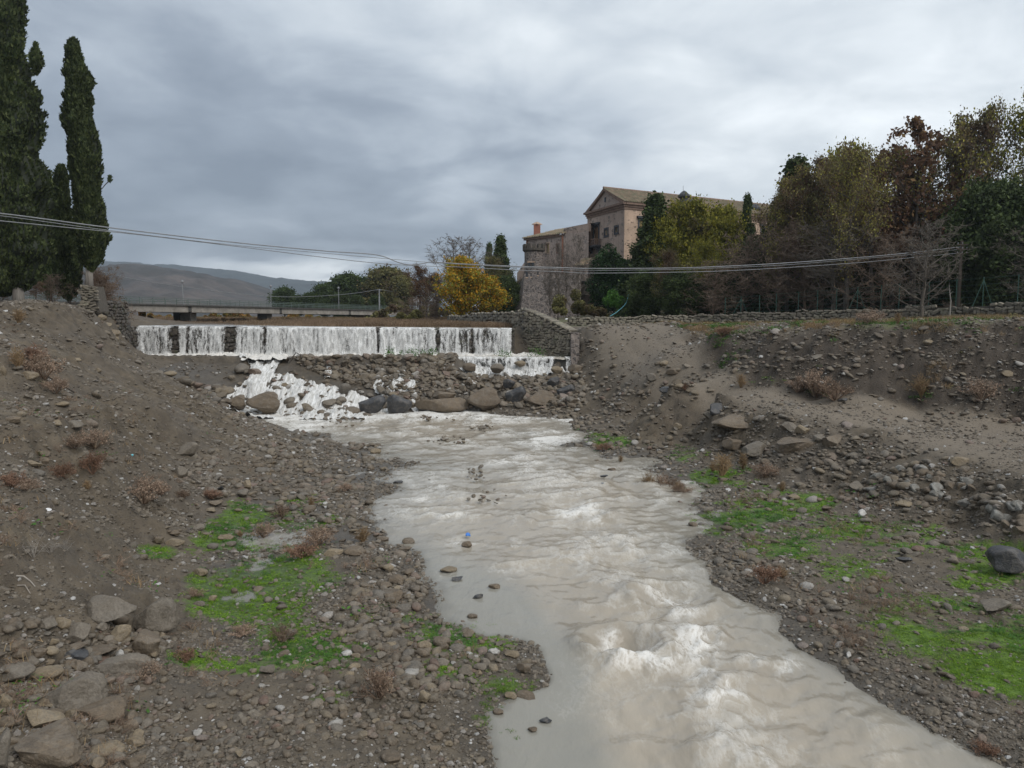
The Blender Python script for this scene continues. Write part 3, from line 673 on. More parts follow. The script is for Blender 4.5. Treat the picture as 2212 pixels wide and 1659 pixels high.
wv = fbm(XF / 1.7 + 0.6 * vnoise2(XF / 3, YF / 3, 5), YF / 1.3, 4, 7, 0.55)
wr = 1 - np.abs(fbm(XF / 1.3, YF / 1.0, 3, 17, 0.5)) * 1.6
wr2 = 1 - np.abs(fbm(XF / 0.55, YF / 0.8, 3, 27, 0.55)) * 1.6
crest = np.clip(0.6 * wv + 0.5 * wr + .35 * wr2, -1, 1.6)
foam = foam * (0.45 + 1.05 * sm(crest, .0, .85))
wa = (0.045 + 0.20 * np.clip(foam, 0, 1) * (1 - .4 * sm(YW, 28, 45)) + 0.05 * sm(fx, 1150, 1350)) * (1 - 0.85 * leftq) * (0.3 + 0.7 * np.clip(-bed / 0.3, 0, 1))
ZW = wa * (1.0 * wv + 0.25 * (wr - 0.5) + 0.10 * (wr2 - .5))
# the standing hole: a smooth hump with a hollow and a curling lip behind it
for (hx, hy, rad, dep) in ((1345, 1390, 0.55, 0.34), (1455, 1285, 0.6, 0.18), (1245, 1100, 0.9, 0.12)):
    p = atz(hx, hy, 0)
    d = np.hypot((XW - p.x), (YW - p.y)); ZW = ZW - dep * np.exp(-(d / rad) ** 2) + dep * 0.75 * np.exp(-((d - rad * 2.0) / (rad * 0.55)) ** 2) * (0.5 + 0.5 * sm(p.y - YW, -0.8, 0.8))
# swell rising to meet the rapids
ZW = ZW + 0.18 * sm(YW, 54, 60)
nr, nc = XW.shape
idx = np.arange(nr * nc).reshape(nr, nc)
faces = np.stack([idx[:-1, :-1], idx[:-1, 1:], idx[1:, 1:], idx[1:, :-1]], -1).reshape(-1, 4)
keep = (bed[:-1, :-1] < 0.30).reshape(-1)
wm = mesh_np('river_water', np.stack([XW, YW, ZW], -1), faces[keep], MT['water'])
for nm, arr in (('foam', foam), ('shallow', np.clip(shal * 0.7 + leftq, 0, 1)), ('edge', np.clip(1 - (-bed) / 0.16, 0, 1) * sm(-YW, -56, -50))):
    at_ = wm.attributes.new(nm, 'FLOAT', 'POINT'); at_.data.foreach_set('value', arr.astype(np.float32).ravel())
tag(link('river_water', wm), kind='structure')

# ------------------------------------------------------------------ rock shapes
def ico(sub):
    bm = bmesh.new(); bmesh.ops.create_icosphere(bm, subdivisions=sub, radius=1)
    v = np.array([q.co[:] for q in bm.verts]); f = np.array([[q.index for q in p.verts] for p in bm.faces]); bm.free()
    return v, f
ICO = {k: ico(k) for k in (1, 2, 3, 4, 5)}
def rock_mesh(name, sub, seed, cuts=6, cutd=(0.55, 0.85), lump=0.12, mat=None, fine=0.0, smooth=True, flat=1.0):
    r = np.random.RandomState(seed); v, f = ICO[sub]; v = v.copy()
    for _ in range(cuts):
        nn = r.normal(size=3); nn /= np.linalg.norm(nn); d = r.uniform(*cutd)
        s = v @ nn; over = s > d
        v[over] -= np.outer((s[over] - d), nn)
    k = 1 + lump * vnoise(v[:, 0] * 1.6 + seed, v[:, 1] * 1.6, v[:, 2] * 1.6, seed)
    v *= k[:, None]
    if fine:
        k = 1 + fine * (vnoise(v[:, 0] * 5 + seed, v[:, 1] * 5, v[:, 2] * 5, seed + 1) + 0.5 * vnoise(v[:, 0] * 12 + seed, v[:, 1] * 12, v[:, 2] * 12, seed + 2))
        v *= k[:, None]
    v /= np.abs(v).max(axis=0); v[:, 2] *= flat
    return mesh_np(name, v, f, mat, smooth)

# ------------------------------------------------------------------ scattering of uncountable small things with geometry nodes
def scatter(name, protos, pts, rots, scls, ids, label, cat, kind='stuff'):
    pc = bpy.data.collections.new(name + '_forms')
    for i, me in enumerate(protos):
        ob = bpy.data.objects.new("%s_form_%02d" % (name, i), me); pc.objects.link(ob)
    me = bpy.data.meshes.new(name)
    me.vertices.add(len(pts)); me.vertices.foreach_set('co', np.asarray(pts, np.float32).ravel())
    a = me.attributes.new('rot', 'FLOAT_VECTOR', 'POINT'); a.data.foreach_set('vector', np.asarray(rots, np.float32).ravel())
    a = me.attributes.new('scl', 'FLOAT_VECTOR', 'POINT'); a.data.foreach_set('vector', np.asarray(scls, np.float32).ravel())
    a = me.attributes.new('idx', 'INT', 'POINT'); a.data.foreach_set('value', np.asarray(ids, np.int32).ravel())
    ob = link(name, me)
    ng = bpy.data.node_groups.new(name, 'GeometryNodeTree')
    ng.interface.new_socket('Geometry', in_out='INPUT', socket_type='NodeSocketGeometry'); ng.interface.new_socket('Geometry', in_out='OUTPUT', socket_type='NodeSocketGeometry')
    gi = ng.nodes.new('NodeGroupInput'); go = ng.nodes.new('NodeGroupOutput'); ip = ng.nodes.new('GeometryNodeInstanceOnPoints')
    ci = ng.nodes.new('GeometryNodeCollectionInfo'); ci.inputs['Collection'].default_value = pc
    ci.inputs['Separate Children'].default_value = True; ci.inputs['Reset Children'].default_value = True
    def na(nm, t):
        q = ng.nodes.new('GeometryNodeInputNamedAttribute'); q.data_type = t; q.inputs['Name'].default_value = nm
        return [s for s in q.outputs if s.enabled][0]
    er = ng.nodes.new('FunctionNodeEulerToRotation'); ng.links.new(na('rot', 'FLOAT_VECTOR'), er.inputs[0])
    ng.links.new(gi.outputs[0], ip.inputs['Points']); ng.links.new(ci.outputs[0], ip.inputs['Instance'])
    ip.inputs['Pick Instance'].default_value = True
    ng.links.new(na('idx', 'INT'), ip.inputs['Instance Index']); ng.links.new(er.outputs[0], ip.inputs['Rotation']); ng.links.new(na('scl', 'FLOAT_VECTOR'), ip.inputs['Scale'])
    ng.links.new(ip.outputs[0], go.inputs[0])
    md = ob.modifiers.new('scatter', 'NODES'); md.node_group = ng
    tag(ob, label, cat, kind=kind)
    return ob
def ground_samples(nn, y0, y1, p=1.6, umax=0.80):
    k = 1 - p
    q = RS.rand(nn); Y = (y0 ** k + q * (y1 ** k - y0 ** k)) ** (1 / k)
    X = RS.uniform(-umax, umax, nn) * Y
    return X, Y
GRAVEL = [rock_mesh('gravel_form', 1, 100 + i, 5, (0.5, 0.85), 0.15, MT['gravel'], smooth=False, flat=0.75) for i in range(6)]
PEB = [rock_mesh('pebble_form', 2, 200 + i, 5 + i % 4, (0.55, 0.9), 0.12, MT['cobble'], smooth=True, flat=0.75) for i in range(8)]

# fine gravel everywhere on the bare banks
X, Y = ground_samples(230000, 7.5, 72, 1.3)
Zg = hgt(X, Y)
moss = mossf(X, Y, Zg); rm = roadmask(X, Y)
px, py = proj(X, Y, Zg)
patch = fbm(X / 2.2, Y / 2.2, 3, 131)
keep = (Zg > -0.02) & (RS.rand(len(X)) < np.clip(0.55 + 0.7 * patch, .08, 1) * (1 - 0.85 * moss) * (1 - 0.2 * rm) * np.where((X < -7) & (Zg > 1.0), .72, 1)) & ~((X > -36) & (X < 1) & (Y > 67.5))
keep &= ~((px > 490) & (px < 840) & (py < 905) & (py > 765))
X, Y, Zg, rm = X[keep], Y[keep], Zg[keep], rm[keep]
sz = Y * (0.0013 + 0.0013 * RS.pareto(2.6, len(X)).clip(0, 3)) * (1 - 0.3 * rm)
sz = np.clip(sz, 0.016, 0.15)
sc = np.stack([sz * RS.uniform(.8, 1.3, len(X)), sz * RS.uniform(.7, 1.1, len(X)), sz * RS.uniform(.5, .9, len(X))], -1)
rt = np.stack([RS.uniform(-.5, .5, len(X)), RS.uniform(-.5, .5, len(X)), RS.uniform(0, 6.28, len(X))], -1)
scatter('bank_gravel', GRAVEL, np.stack([X, Y, Zg + sz * 0.15], -1), rt, sc, RS.randint(0, 6, len(X)), 'fine grey brown gravel strewn over the muddy banks', 'gravel')

# cobble fields (small cobbles nobody could count)
CF = [(930, 1400, 190, 60, 1.0), (830, 1290, 80, 80, 1.0), (750, 1360, 110, 60, .8), (850, 1460, 200, 60, 1.0), (700, 1550, 260, 90, .55), (900, 1620, 160, 60, .5), (1110, 1440, 80, 40, .7), (560, 1620, 300, 70, .5), (150, 1500, 190, 150, 1.0), (60, 1350, 120, 90, .8), (300, 1560, 120, 100, .7), (330, 1400, 60, 80, .6), (640, 980, 200, 50, .6), (560, 1030, 140, 60, .6), (700, 1060, 130, 60, .8), (760, 1130, 70, 60, .7), (800, 960, 60, 60, .8), (450, 1000, 110, 60, .5),
      (1230, 905, 80, 30, 1), (1350, 950, 130, 40, .7), (1420, 850, 60, 50, .9), (1480, 820, 60, 50, .9), (1310, 790, 60, 70, .7), (1600, 930, 160, 40, .8), (1800, 980, 180, 50, .8), (1950, 1050, 200, 50, 1.0), (2120, 1090, 120, 50, 1.0), (1750, 1060, 150, 25, .7), (1600, 1200, 90, 50, .6), (1780, 1300, 90, 60, .6), (1850, 1430, 120, 50, .5), (2050, 1540, 100, 50, .5), (2100, 905, 150, 20, .8), (1900, 780, 400, 70, .5), (2050, 1180, 150, 40, .5), (1320, 700, 90, 14, .5), (230, 730, 60, 50, .5), (60, 900, 200, 40, .35), (450, 850, 60, 30, .8), (620, 900, 160, 16, .8), (1250, 850, 60, 30, 1.0), (1330, 860, 60, 50, .9)]
def cobf(x, y):
    m = 0.10
    for a, b, rx, ry, s in CF: m = np.maximum(m, s * np.exp(-((x - a) / rx) ** 2 - ((y - b) / ry) ** 2))
    return m
X, Y = ground_samples(130000, 7.5, 70, 1.45)
Zg = hgt(X, Y); px, py = proj(X, Y, Zg)
cf = cobf(px, py); ms = mossf(X, Y, Zg); rm = roadmask(X, Y)
keep = (Zg > -0.14) & (RS.rand(len(X)) < cf * (1 - 0.8 * ms) * np.clip(.55 + .75 * fbm(X / 1.1, Y / 1.1, 3, 141), .08, 1) * np.where((X < -7) & (Zg > 1.1), .3, 1)) & ~((X > -36) & (X < 1) & (Y > 66.8))
keep &= ~((Zg < 0.0) & (RS.rand(len(X)) < 0.9))
X, Y, Zg, cf, rm = X[keep], Y[keep], Zg[keep], cf[keep], rm[keep]
sz = Y * (0.0030 + 0.0030 * RS.pareto(2.4, len(X)).clip(0, 2.6)) * (1 - 0.4 * rm) * (0.7 + 0.3 * cf)
sz = np.clip(sz, 0.04, 0.26)
sc = np.stack([sz * RS.uniform(.9, 1.35, len(X)), sz * RS.uniform(.75, 1.1, len(X)), sz * RS.uniform(.6, 1.0, len(X))], -1)
rt = np.stack([RS.uniform(-.4, .4, len(X)), RS.uniform(-.4, .4, len(X)), RS.uniform(0, 6.28, len(X))], -1)
scatter('bank_cobbles', PEB, np.stack([X, Y, Zg + sz * 0.22], -1), rt, sc, RS.randint(0, 8, len(X)), 'small rounded cobbles strewn thickly over the river banks', 'cobbles')

# rubble dam: stones tumbled over the ramp below the weir apron
X = RS.uniform(-27, 8, 9000); Y = RS.uniform(57.5, 67, 9000); Zg = hgt(X, Y); px, py = proj(X, Y, Zg)
dam = ((px > 590) & (px < 1260) & (py > 768) & (py < 890) & (py > 768 + 0 * px)) & (py < 880)
chute = (px < 830) & (py > np.interp(px, [490, 600, 700, 830], [760, 770, 812, 850]))
lowf = (px > 985) & (py < 812)
keep = dam & ~(chute & (RS.rand(len(X)) < 0.97)) & ~lowf
X, Y, Zg = X[keep], Y[keep], Zg[keep]
sz = 0.15 + 0.10 * RS.pareto(2.2, len(X)).clip(0, 2.8)
sc = np.stack([sz * RS.uniform(.9, 1.4, len(X)), sz * RS.uniform(.75, 1.1, len(X)), sz * RS.uniform(.6, 1.0, len(X))], -1)
rt = np.stack([RS.uniform(-.6, .6, len(X)), RS.uniform(-.6, .6, len(X)), RS.uniform(0, 6.28, len(X))], -1)
DAMF = [rock_mesh('rubble_form', 2, 260 + i, 8, (0.45, 0.8), 0.12, MT['cobble'], smooth=False, flat=0.8) for i in range(6)]
scatter('dam_rubble', DAMF, np.stack([X, Y, Zg + sz * 0.25], -1), rt, sc, RS.randint(0, 6, len(X)), 'loose brown rubble filling the boulder dam below the weir', 'rubble')

# low green plants
def tuft(name, mat, nb, spread, h, wdt, seed, leafy=True):
    r = np.random.RandomState(seed); mb = MB()
    for i in range(nb):
        a = r.uniform(0, 6.28); d = spread * math.sqrt(r.rand()); c = Vector((d * math.cos(a), d * math.sin(a), 0))
        if leafy:
            z = r.uniform(0.2, 1) * h; s = wdt * r.uniform(.6, 1.2); t = r.uniform(0, 6.28); tl = r.uniform(-.6, .6)
            ux = Vector((math.cos(t), math.sin(t), tl)) * s; uy = Vector((-math.sin(t), math.cos(t), r.uniform(-.6, .6))) * s * .8
            c = c + Vector((0, 0, z)); mb.add([c - ux, c - uy * .8, c + ux, c + uy * .8], [(0, 1, 2, 3)])
        else:
            t = r.uniform(0, 6.28); top = c + Vector((r.normal() * .35 * h, r.normal() * .35 * h, h * r.uniform(.5, 1))); u = Vector((math.cos(t), math.sin(t), 0)) * wdt
            m_ = c * 0.45 + top * 0.55 + Vector((0, 0, h * 0.08))
            mb.add([c - u, c + u, m_ + u * .7, m_ - u * .7, top], [(0, 1, 2, 3), (3, 2, 4)])
    return mb.mesh(name, mat)
MOSSF = [tuft('moss_form', MT['moss'], 26, 1.0, 0.35, 0.16, i) for i in range(4)] + [tuft('weed_form', MT['weed'], 22, 0.9, 0.6, 0.22, 9 + i) for i in range(2)] + [tuft('blade_form', MT['moss'], 30, 0.8, 0.9, 0.035, 20 + i, False) for i in range(2)]
X, Y = ground_samples(130000, 7.5, 56, 1.5)
Zg = hgt(X, Y); ms = mossf(X, Y, Zg)
keep = (Zg > -0.12) & (RS.rand(len(X)) < np.clip(ms * 2.1 - 0.4, 0, 1) * np.clip(0.85 + fbm(X / .8, Y / .8, 2, 5) * .9, 0.05, 1)); keep &= ~((Zg < 0) & (RS.rand(len(X)) < .6))
X, Y, Zg = X[keep], Y[keep], np.maximum(Zg[keep], -0.02)
sz = np.clip(Y * 0.0045, 0.06, 0.2) * RS.uniform(.6, 1.4, len(X))
sc = np.stack([sz, sz, sz * RS.uniform(.5, 1.0, len(X))], -1); rt = np.stack([np.zeros(len(X)), np.zeros(len(X)), RS.uniform(0, 6.28, len(X))], -1)
kind_n = fbm(X / 1.5, Y / 1.5, 2, 15)
ids = np.where(RS.rand(len(X)) < 0.25, RS.randint(6, 8, len(X)), np.where((kind_n > 0.35), RS.randint(4, 6, len(X)), RS.randint(0, 4, len(X))))
scatter('bank_moss', MOSSF, np.stack([X, Y, Zg], -1), rt, sc, ids, 'bright green moss and low weeds on the wet river banks', 'moss')

# grassy strip on the upper bank and under the retaining wall
GF = [tuft('grass_form', MT['weed'], 24, 0.8, 0.8, 0.03, 40 + i, False) for i in range(2)] + [tuft('straw_form', MT['drygrass'], 26, 0.7, 1.3, 0.025, 50 + i, False) for i in range(2)] + [tuft('herb_form', MT['weed'], 20, 0.9, 0.6, 0.2, 60)] + [tuft('brambleform', MT['lf_olive'], 26, 0.9, 1.0, 0.16, 61)]
X = RS.uniform(14, 75, 60000); Y = RS.uniform(38, 86, 60000); Zg = hgt(X, Y); px, py = proj(X, Y, Zg)
keep = (px > 1230) & (px < 2260) & (py < 726) & (py > 655) & (RS.rand(len(X)) < np.clip(0.45 + fbm(X / 3, Y / 3, 3, 33) * .9, .05, 1)) & (roadmask(X, Y) < 0.1)
k2 = (px > 1480) & (px < 2260) & (py >= 726) & (py < 905) & (RS.rand(len(X)) < np.clip(fbm(X / 2.5, Y / 2.5, 3, 38) * 1.4 - 0.38, 0, 1)) & (roadmask(X, Y) < 0.1)
keep |= k2
X, Y, Zg = X[keep], Y[keep], Zg[keep]
sz = RS.uniform(.12, .36, len(X)); sc = np.stack([sz, sz, sz * RS.uniform(.6, 1.2, len(X))], -1); rt = np.stack([np.zeros(len(X)), np.zeros(len(X)), RS.uniform(0, 6.28, len(X))], -1)
tn = fbm(X / 2.2, Y / 2.2, 2, 71)
ids = np.where(tn > 0.1, RS.choice([2, 3, 2, 3, 5], len(X)), RS.choice([0, 1, 4, 0, 4, 5], len(X)))
scatter('bank_grass', GF, np.stack([X, Y, Zg], -1), rt, sc, ids, 'green and straw coloured grass along the top of the right bank', 'grass')
#__PART3__
# ------------------------------------------------------------------ boulders and cobbles one could pick up
def bl(name, kind, sub, n, s0, **k): return [rock_mesh(name, sub, s0 + i, mat=MT[kind], **k) for i in range(n)]
BIGROUND = {m: bl('boulder', m, 4, 3, 300 + 10 * i, cuts=7, cutd=(0.6, 0.9), lump=0.10, fine=0.02, flat=1) for i, m in enumerate(('tan', 'brown', 'grey', 'pale', 'slate', 'cobble', 'lichen'))}
BIGANG = {m: bl('boulder', m, 4, 3, 400 + 10 * i, cuts=13, cutd=(0.42, 0.72), lump=0.10, fine=0.025, flat=1) for i, m in enumerate(('tan', 'brown', 'grey', 'pale', 'slate', 'cobble', 'lichen'))}
HERO = {m: bl('boulder', m, 5, 2, 500 + 10 * i, cuts=9, cutd=(0.5, 0.8), lump=0.22, fine=0.045, flat=1) for i, m in enumerate(('brown', 'grey'))}
def rock(x0, x1, y0, y1, mat, label, shape='r', sink=0.15, name='boulder', group=None, cat='rock', deep=0.8, tall=1.0, rot=None):
    w = x1 - x0; h = y1 - y0; cxv = (x0 + x1) / 2
    p = hit(cxv, y1 - h * 0.10)
    s = p.y / FV
    W = w * s / 2 * 1.14; D = W * deep; p0 = p.copy()
    view = math.atan2(CAMZ - p.z, p.y)
    H = 1.08 * max((h * s - D * 2 * math.sin(view) * 0.75) / max(math.cos(view), .3) / 2, 0.46 * min(W, D)) * tall
    lib = {'r': BIGROUND, 'a': BIGANG, 'h': HERO}[shape][mat]
    o = link(name, random.choice(lib))
    dirv = Vector((p.x, p.y, 0)).normalized()
    c = Vector((p.x, p.y, 0)) + dirv * D * 0.8
    zg = min(G(c.x, c.y), p.z + 2 * H)
    o.location = (c.x, c.y, p.z * 0.7 + zg * 0.3 + H * (1 - 2 * sink))
    o.scale = (W, D, H)
    o.rotation_euler = (random.uniform(-.12, .12), random.uniform(-.12, .12), rot if rot is not None else random.uniform(-.35, .35))
    tag(o, label, cat, group)
    return o
R = rock
# bottom left heap
R(167, 292, 1278, 1358, 'grey', 'broad grey slab rock with undercut front edge, highest of the foot-of-slope heap', 'h', deep=.7)
R(290, 382, 1288, 1380, 'grey', 'lumpy grey mud-caked boulder between undercut slab and the green moss', 'h', deep=.7)
R(244, 290, 1345, 1400, 'tan', 'brown cube-shaped rock wedged below the undercut slab', 'a')
R(281, 355, 1360, 1428, 'brown', 'large tan brown block beside the moss with one flat slanting top', 'a')
R(134, 192, 1345, 1398, 'grey', 'grey angular block left of the brown cube-shaped rock', 'a')
R(115, 154, 1332, 1368, 'tan', 'rounded tan rock leaning on a grey angular block', 'r')
R(184, 257, 1380, 1430, 'brown', 'brown sloping rock above the pale slab in the lower heap', 'a')
R(141, 192, 1405, 1436, 'slate', 'smooth dark blue grey stone in the lower heap', 'r')
R(247, 270, 1406, 1429, 'pale', 'small whitish angular stone tucked beside brown rocks', 'a', name='stone')
R(201, 324, 1405, 1470, 'grey', 'long flat grey slab bent toward the moss in the lower heap', 'h', deep=.5)
R(67, 134, 1434, 1477, 'tan', 'smooth yellow brown oval boulder resting on the heap', 'r')
R(-4, 69, 1438, 1482, 'grey', 'pale grey rounded boulder cut by the frame beside the yellow oval one', 'r')
R(102, 227, 1442, 1556, 'grey', 'largest smooth grey sloping boulder amid the lower left heap', 'h', deep=.8)
R(175, 268, 1503, 1575, 'brown', 'round tan boulder with two humps below the sloping grey boulder', 'r')
R(56, 91, 1497, 1523, 'grey', 'small grey oval stone between yellowish boulders', 'r', name='stone')
R(-6, 28, 1497, 1538, 'tan', 'yellowish lichened round rock at the picture edge', 'r')
R(46, 130, 1528, 1588, 'tan', 'brown boulder with rusty veins lying on the giant slab', 'a')
R(-8, 36, 1546, 1580, 'brown', 'dark brown oval rock at the edge under the lichened rock', 'r')
R(20, 190, 1545, 1700, 'brown', 'giant rough brown slab lying at the bottom left corner', 'h', deep=1.0)
R(-20, 28, 1580, 1680, 'grey', 'tall greyish rock leaning at the very bottom left', 'a')
R(199, 266, 1606, 1647, 'tan', 'smooth oval tan rock near the bottom, right of the giant slab', 'r', rot=.4)
R(270, 314, 1590, 1620, 'tan', 'olive tan rounded stone upslope of a brown ball-shaped one', 'r')
R(288, 316, 1628, 1653, 'brown', 'brown ball-shaped stone near the bottom edge', 'r')
R(150, 192, 1400, 1412, 'brown', 'thin brown flake above the dark blue grey stone', 'a', name='stone')
R(94, 130, 1570, 1600, 'brown', 'squat brown stone in front of the rusty veined boulder', 'r', name='stone')
R(160, 215, 1630, 1665, 'grey', 'flat grey stone at the foot of the giant slab', 'a')
R(80, 130, 1505, 1535, 'tan', 'pale tan cobble under the large grey sloping boulder', 'r')
R(196, 228, 1585, 1612, 'brown', 'brown rounded rock shaded between oval rock and humped boulder', 'r')
R(246, 270, 1442, 1464, 'tan', 'tan cracked cobble right of the bent slab', 'r', name='stone')
R(266, 300, 1462, 1484, 'grey', 'grey cobble at the edge of the gravel flat beside a dry stalk', 'r', name='stone')
# moss flat and shore, left
R(417, 451, 1225, 1250, 'tan', 'smooth tan boulder standing in a puddle beside the moss', 'r')
R(472, 503, 1151, 1170, 'tan', 'flat rounded orange tan stone lying in the moss', 'r', name='stone')
R(359, 397, 1170, 1183, 'tan', 'long narrow tan stone lying across the moss edge', 'r', name='stone')
R(376, 405, 1008, 1037, 'grey', 'rounded grey boulder standing upright on the gravel slope', 'r')
R(383, 426, 957, 992, 'grey', 'long grey slab tilted down the gravel slope', 'a', deep=.5)
R(510, 540, 1053, 1080, 'grey', 'angular grey rock above the moss, leaning left', 'a')
R(450, 480, 1075, 1100, 'brown', 'dark wedge rock at the top of the moss patch', 'a')
R(56, 88, 993, 1014, 'tan', 'tan rock high on the slope, left one of a pair', 'a', name='stone')
R(86, 110, 992, 1012, 'brown', 'brown rock high on the slope, right one of a pair', 'r', name='stone')
R(80, 106, 975, 994, 'brown', 'reddish brown rock just above the pair on the slope', 'r', name='stone')
R(365, 390, 1146, 1164, 'brown', 'brown lump at the mossy gully mouth', 'a', name='stone')
R(329, 354, 1158, 1180, 'brown', 'two-toned brown rock at the bank foot beside the long tan stone', 'a', name='stone')
R(417, 441, 1132, 1150, 'grey', 'leaning grey stone in thin moss', 'a', name='stone')
R(446, 470, 1096, 1110, 'tan', 'beige knobby stone in the upper moss', 'a', name='stone')
R(398, 420, 1108, 1120, 'grey', 'flat grey stone in the upper moss', 'a', name='stone')
R(528, 545, 1036, 1062, 'tan', 'upright tan stone on the shore gravel above the moss', 'a', name='stone')
R(500, 515, 1270, 1286, 'brown', 'single small brown stone in the middle of the bright moss', 'r', name='stone')
R(453, 470, 1284, 1302, 'tan', 'beige pointed stone at the left rim of the bright moss', 'a', name='stone')
R(563, 594, 1434, 1460, 'grey', 'dark grey ball-shaped stone at the lower rim of the moss', 'r', name='stone')
R(736, 760, 1404, 1423, 'pale', 'whitish pitted stone standing alone on gravel beside the moss', 'r', name='stone')
R(823, 871, 1622, 1656, 'brown', 'dark brown flattened boulder near the bottom centre gravel', 'r')
R(905, 932, 1488, 1530, 'tan', 'tall tan block with a light top among the shore cobbles', 'a')
R(820, 870, 1270, 1302, 'brown', 'twin humped brown rock on the cobble spit', 'r')
R(936, 976, 1370, 1402, 'brown', 'large round brown boulder on the cobble spit', 'r')
R(902, 932, 1380, 1408, 'tan', 'large round beige boulder left of the brown one on the spit', 'r')
R(1055, 1080, 1398, 1418, 'pale', 'pale cracked round stone near the spit end', 'r', name='stone')
R(1090, 1122, 1402, 1425, 'tan', 'smooth beige potato-shaped stone at the waterline of the spit', 'r', name='stone', rot=-.5)
R(1024, 1051, 1431, 1456, 'grey', 'large grey round stone at the middle of the spit', 'r')
R(1116, 1148, 1432, 1462, 'brown', 'brown jagged boulder at the tip of the cobble spit', 'a')
R(1115, 1162, 1500, 1520, 'brown', 'long brown stone half sunk in still water by the spit', 'r', sink=.3)
R(1090, 1116, 1494, 1518, 'tan', 'rounded khaki stone left of the half sunk long one', 'r', name='stone')
R(960, 978, 1600, 1618, 'tan', 'orange brown egg-shaped stone on the dark gravel', 'r', name='stone')
R(800, 822, 966, 984, 'tan', 'tan cobble closing the gravel spur below the rapids', 'r', name='stone')
R(745, 790, 1180, 1204, 'brown', 'long brown rock heading the cobble bank beside the river', 'r')
R(700, 740, 1184, 1206, 'tan', 'olive rock behind the long brown one on the cobble bank', 'r')
R(826, 850, 1216, 1240, 'tan', 'tan rock overhanging others on the cobble bank', 'r')
R(840, 872, 1240, 1266, 'brown', 'broad mud brown rock at the riverward edge of the cobble bank', 'r')
# stones standing in the river
for a in ((814, 842, 1157, 1173, 'brown', 'mossy brown rock poking out of the river nearest the dry reed'), (870, 896, 1163, 1181, 'brown', 'square brown rock poking out of the left shallows'),
          (998, 1020, 1183, 1200, 'brown', 'brown rock in midstream with foam on its left side'), (1313, 1330, 1016, 1028, 'brown', 'lone dark rock in the river toward the right shore'),
          (950, 986, 1233, 1246, 'tan', 'tan rock breaking a small white wave'), (975, 999, 1250, 1263, 'slate', 'black flat rock in the left shallows'),
          (1021, 1046, 1286, 1305, 'slate', 'rounded dark grey rock sitting in still shallows'), (1010, 1034, 1330, 1344, 'brown', 'mossy brown rock at the edge of submerged weeds'),
          (1056, 1080, 1272, 1286, 'brown', 'dark rock with green weed on its right side in the shallows'), (850, 872, 1040, 1048, 'slate', 'thin black rock awash in the upper pool'),
          (1295, 1312, 1043, 1048, 'slate', 'black bar-shaped rock awash in the river'), (1515, 1524, 1018, 1026, 'brown', 'tiny brown rock on the right waterline'),
          (1165, 1195, 1582, 1596, 'slate', 'dark pointed rock in the quiet water near the bottom'), (1140, 1160, 1594, 1606, 'brown', 'little brown rock in quiet water right of gravel tip'),
          (1065, 1090, 1540, 1552, 'brown', 'weed-covered stone in the little bay')):
    o = R(*a, 'a' if a[4] == 'slate' else 'r', name='river_stone'); o.location.z = max(o.location.z, 0.03 + o.scale.z * 0.15)
# stones awash below the rapids (small groups)
for (gx, gy, rx, ry, k, lab) in ((735, 908, 55, 12, 34, 'dark cobble in the stone bar right below the white rapids'), (965, 952, 36, 7, 20, 'dark cobble in the small bar in mid pool'),
                            (1035, 924, 38, 6, 18, 'brown cobble in the shingle bar under the big boulders'), (1030, 1022, 22, 16, 18, 'dark stone in the shallow streak mid river'), (1050, 1075, 40, 14, 18, 'dark stone in the lower shallow streak of the river'), (930, 905, 40, 5, 12, 'cobble lying at the foot of the dark boulders')):
    for i in range(k):
        x = gx + random.gauss(0, .5) * rx; y = gy + random.gauss(0, .5) * ry; w = random.uniform(5, 13)
        p = atz(x, y, 0.06); s = p.y / FV * w / 2
        o = link('river_cobble', random.choice(PEB), loc=(p.x, p.y, 0.05 + s * .25 + 0.1 * sm(p.y, 50, 58)), rot=(random.uniform(-.4, .4), random.uniform(-.4, .4), random.uniform(0, 6)), scale=(s, s * .85, s * .6))
        tag(o, lab, 'stone', lab.replace('cobble', 'cobbles', 1).replace('dark stone', 'dark stones'))
# the row of big boulders holding up the rubble dam
for i in range(95):
    x = random.uniform(500, 830); y = random.uniform(795, 905)
    if not (y > np.interp(x, [500, 600, 700, 830], [800, 790, 830, 868])): continue
    Yd = float(np.interp(y, [780, 832, 905], [66.3, 62.4, 57.6])); c = at(x, y, Yd); s = random.uniform(.2, .42) if i % 6 else random.uniform(.5, .85); c.z = G(c.x, c.y) + s * .3
    tag(link('rapids_rock', random.choice(DAMF + PEB), loc=c, rot=(random.uniform(-.4, .4), random.uniform(-.4, .4), random.uniform(0, 6)), scale=(s, s * .8, s * .8)), 'small wet rock breaking through the white rapids', 'rock', 'small rocks in the white rapids')
def dam_boulder(x0, x1, y0, y1, mat, label, sh='a', Y=60.2, deep=.7, rot=0):
    w = (x1 - x0) * Y / FV / 2; h = (y1 - y0) * Y / FV / 2; c = at((x0 + x1) / 2, (y0 + y1) / 2, Y)
    lib = {'r': BIGROUND, 'a': BIGANG, 'h': HERO}[sh][mat]
    o = link('boulder', random.choice(lib), loc=c, rot=(random.uniform(-.1, .1), rot, random.uniform(-.25, .25)), scale=(w * 1.08, w * deep, h * 1.12)); tag(o, label, 'rock'); return o
dam_boulder(770, 832, 856, 903, 'slate', 'dark cracked slab at the left end of the boulder row under the dam', Y=59.4)
dam_boulder(829, 889, 851, 892, 'slate', 'dark smooth faceted boulder second in the row under the dam', 'r', Y=59.6)
dam_boulder(899, 1012, 858, 890, 'brown', 'long low brown boulder in the row under the dam', 'r', deep=.4)
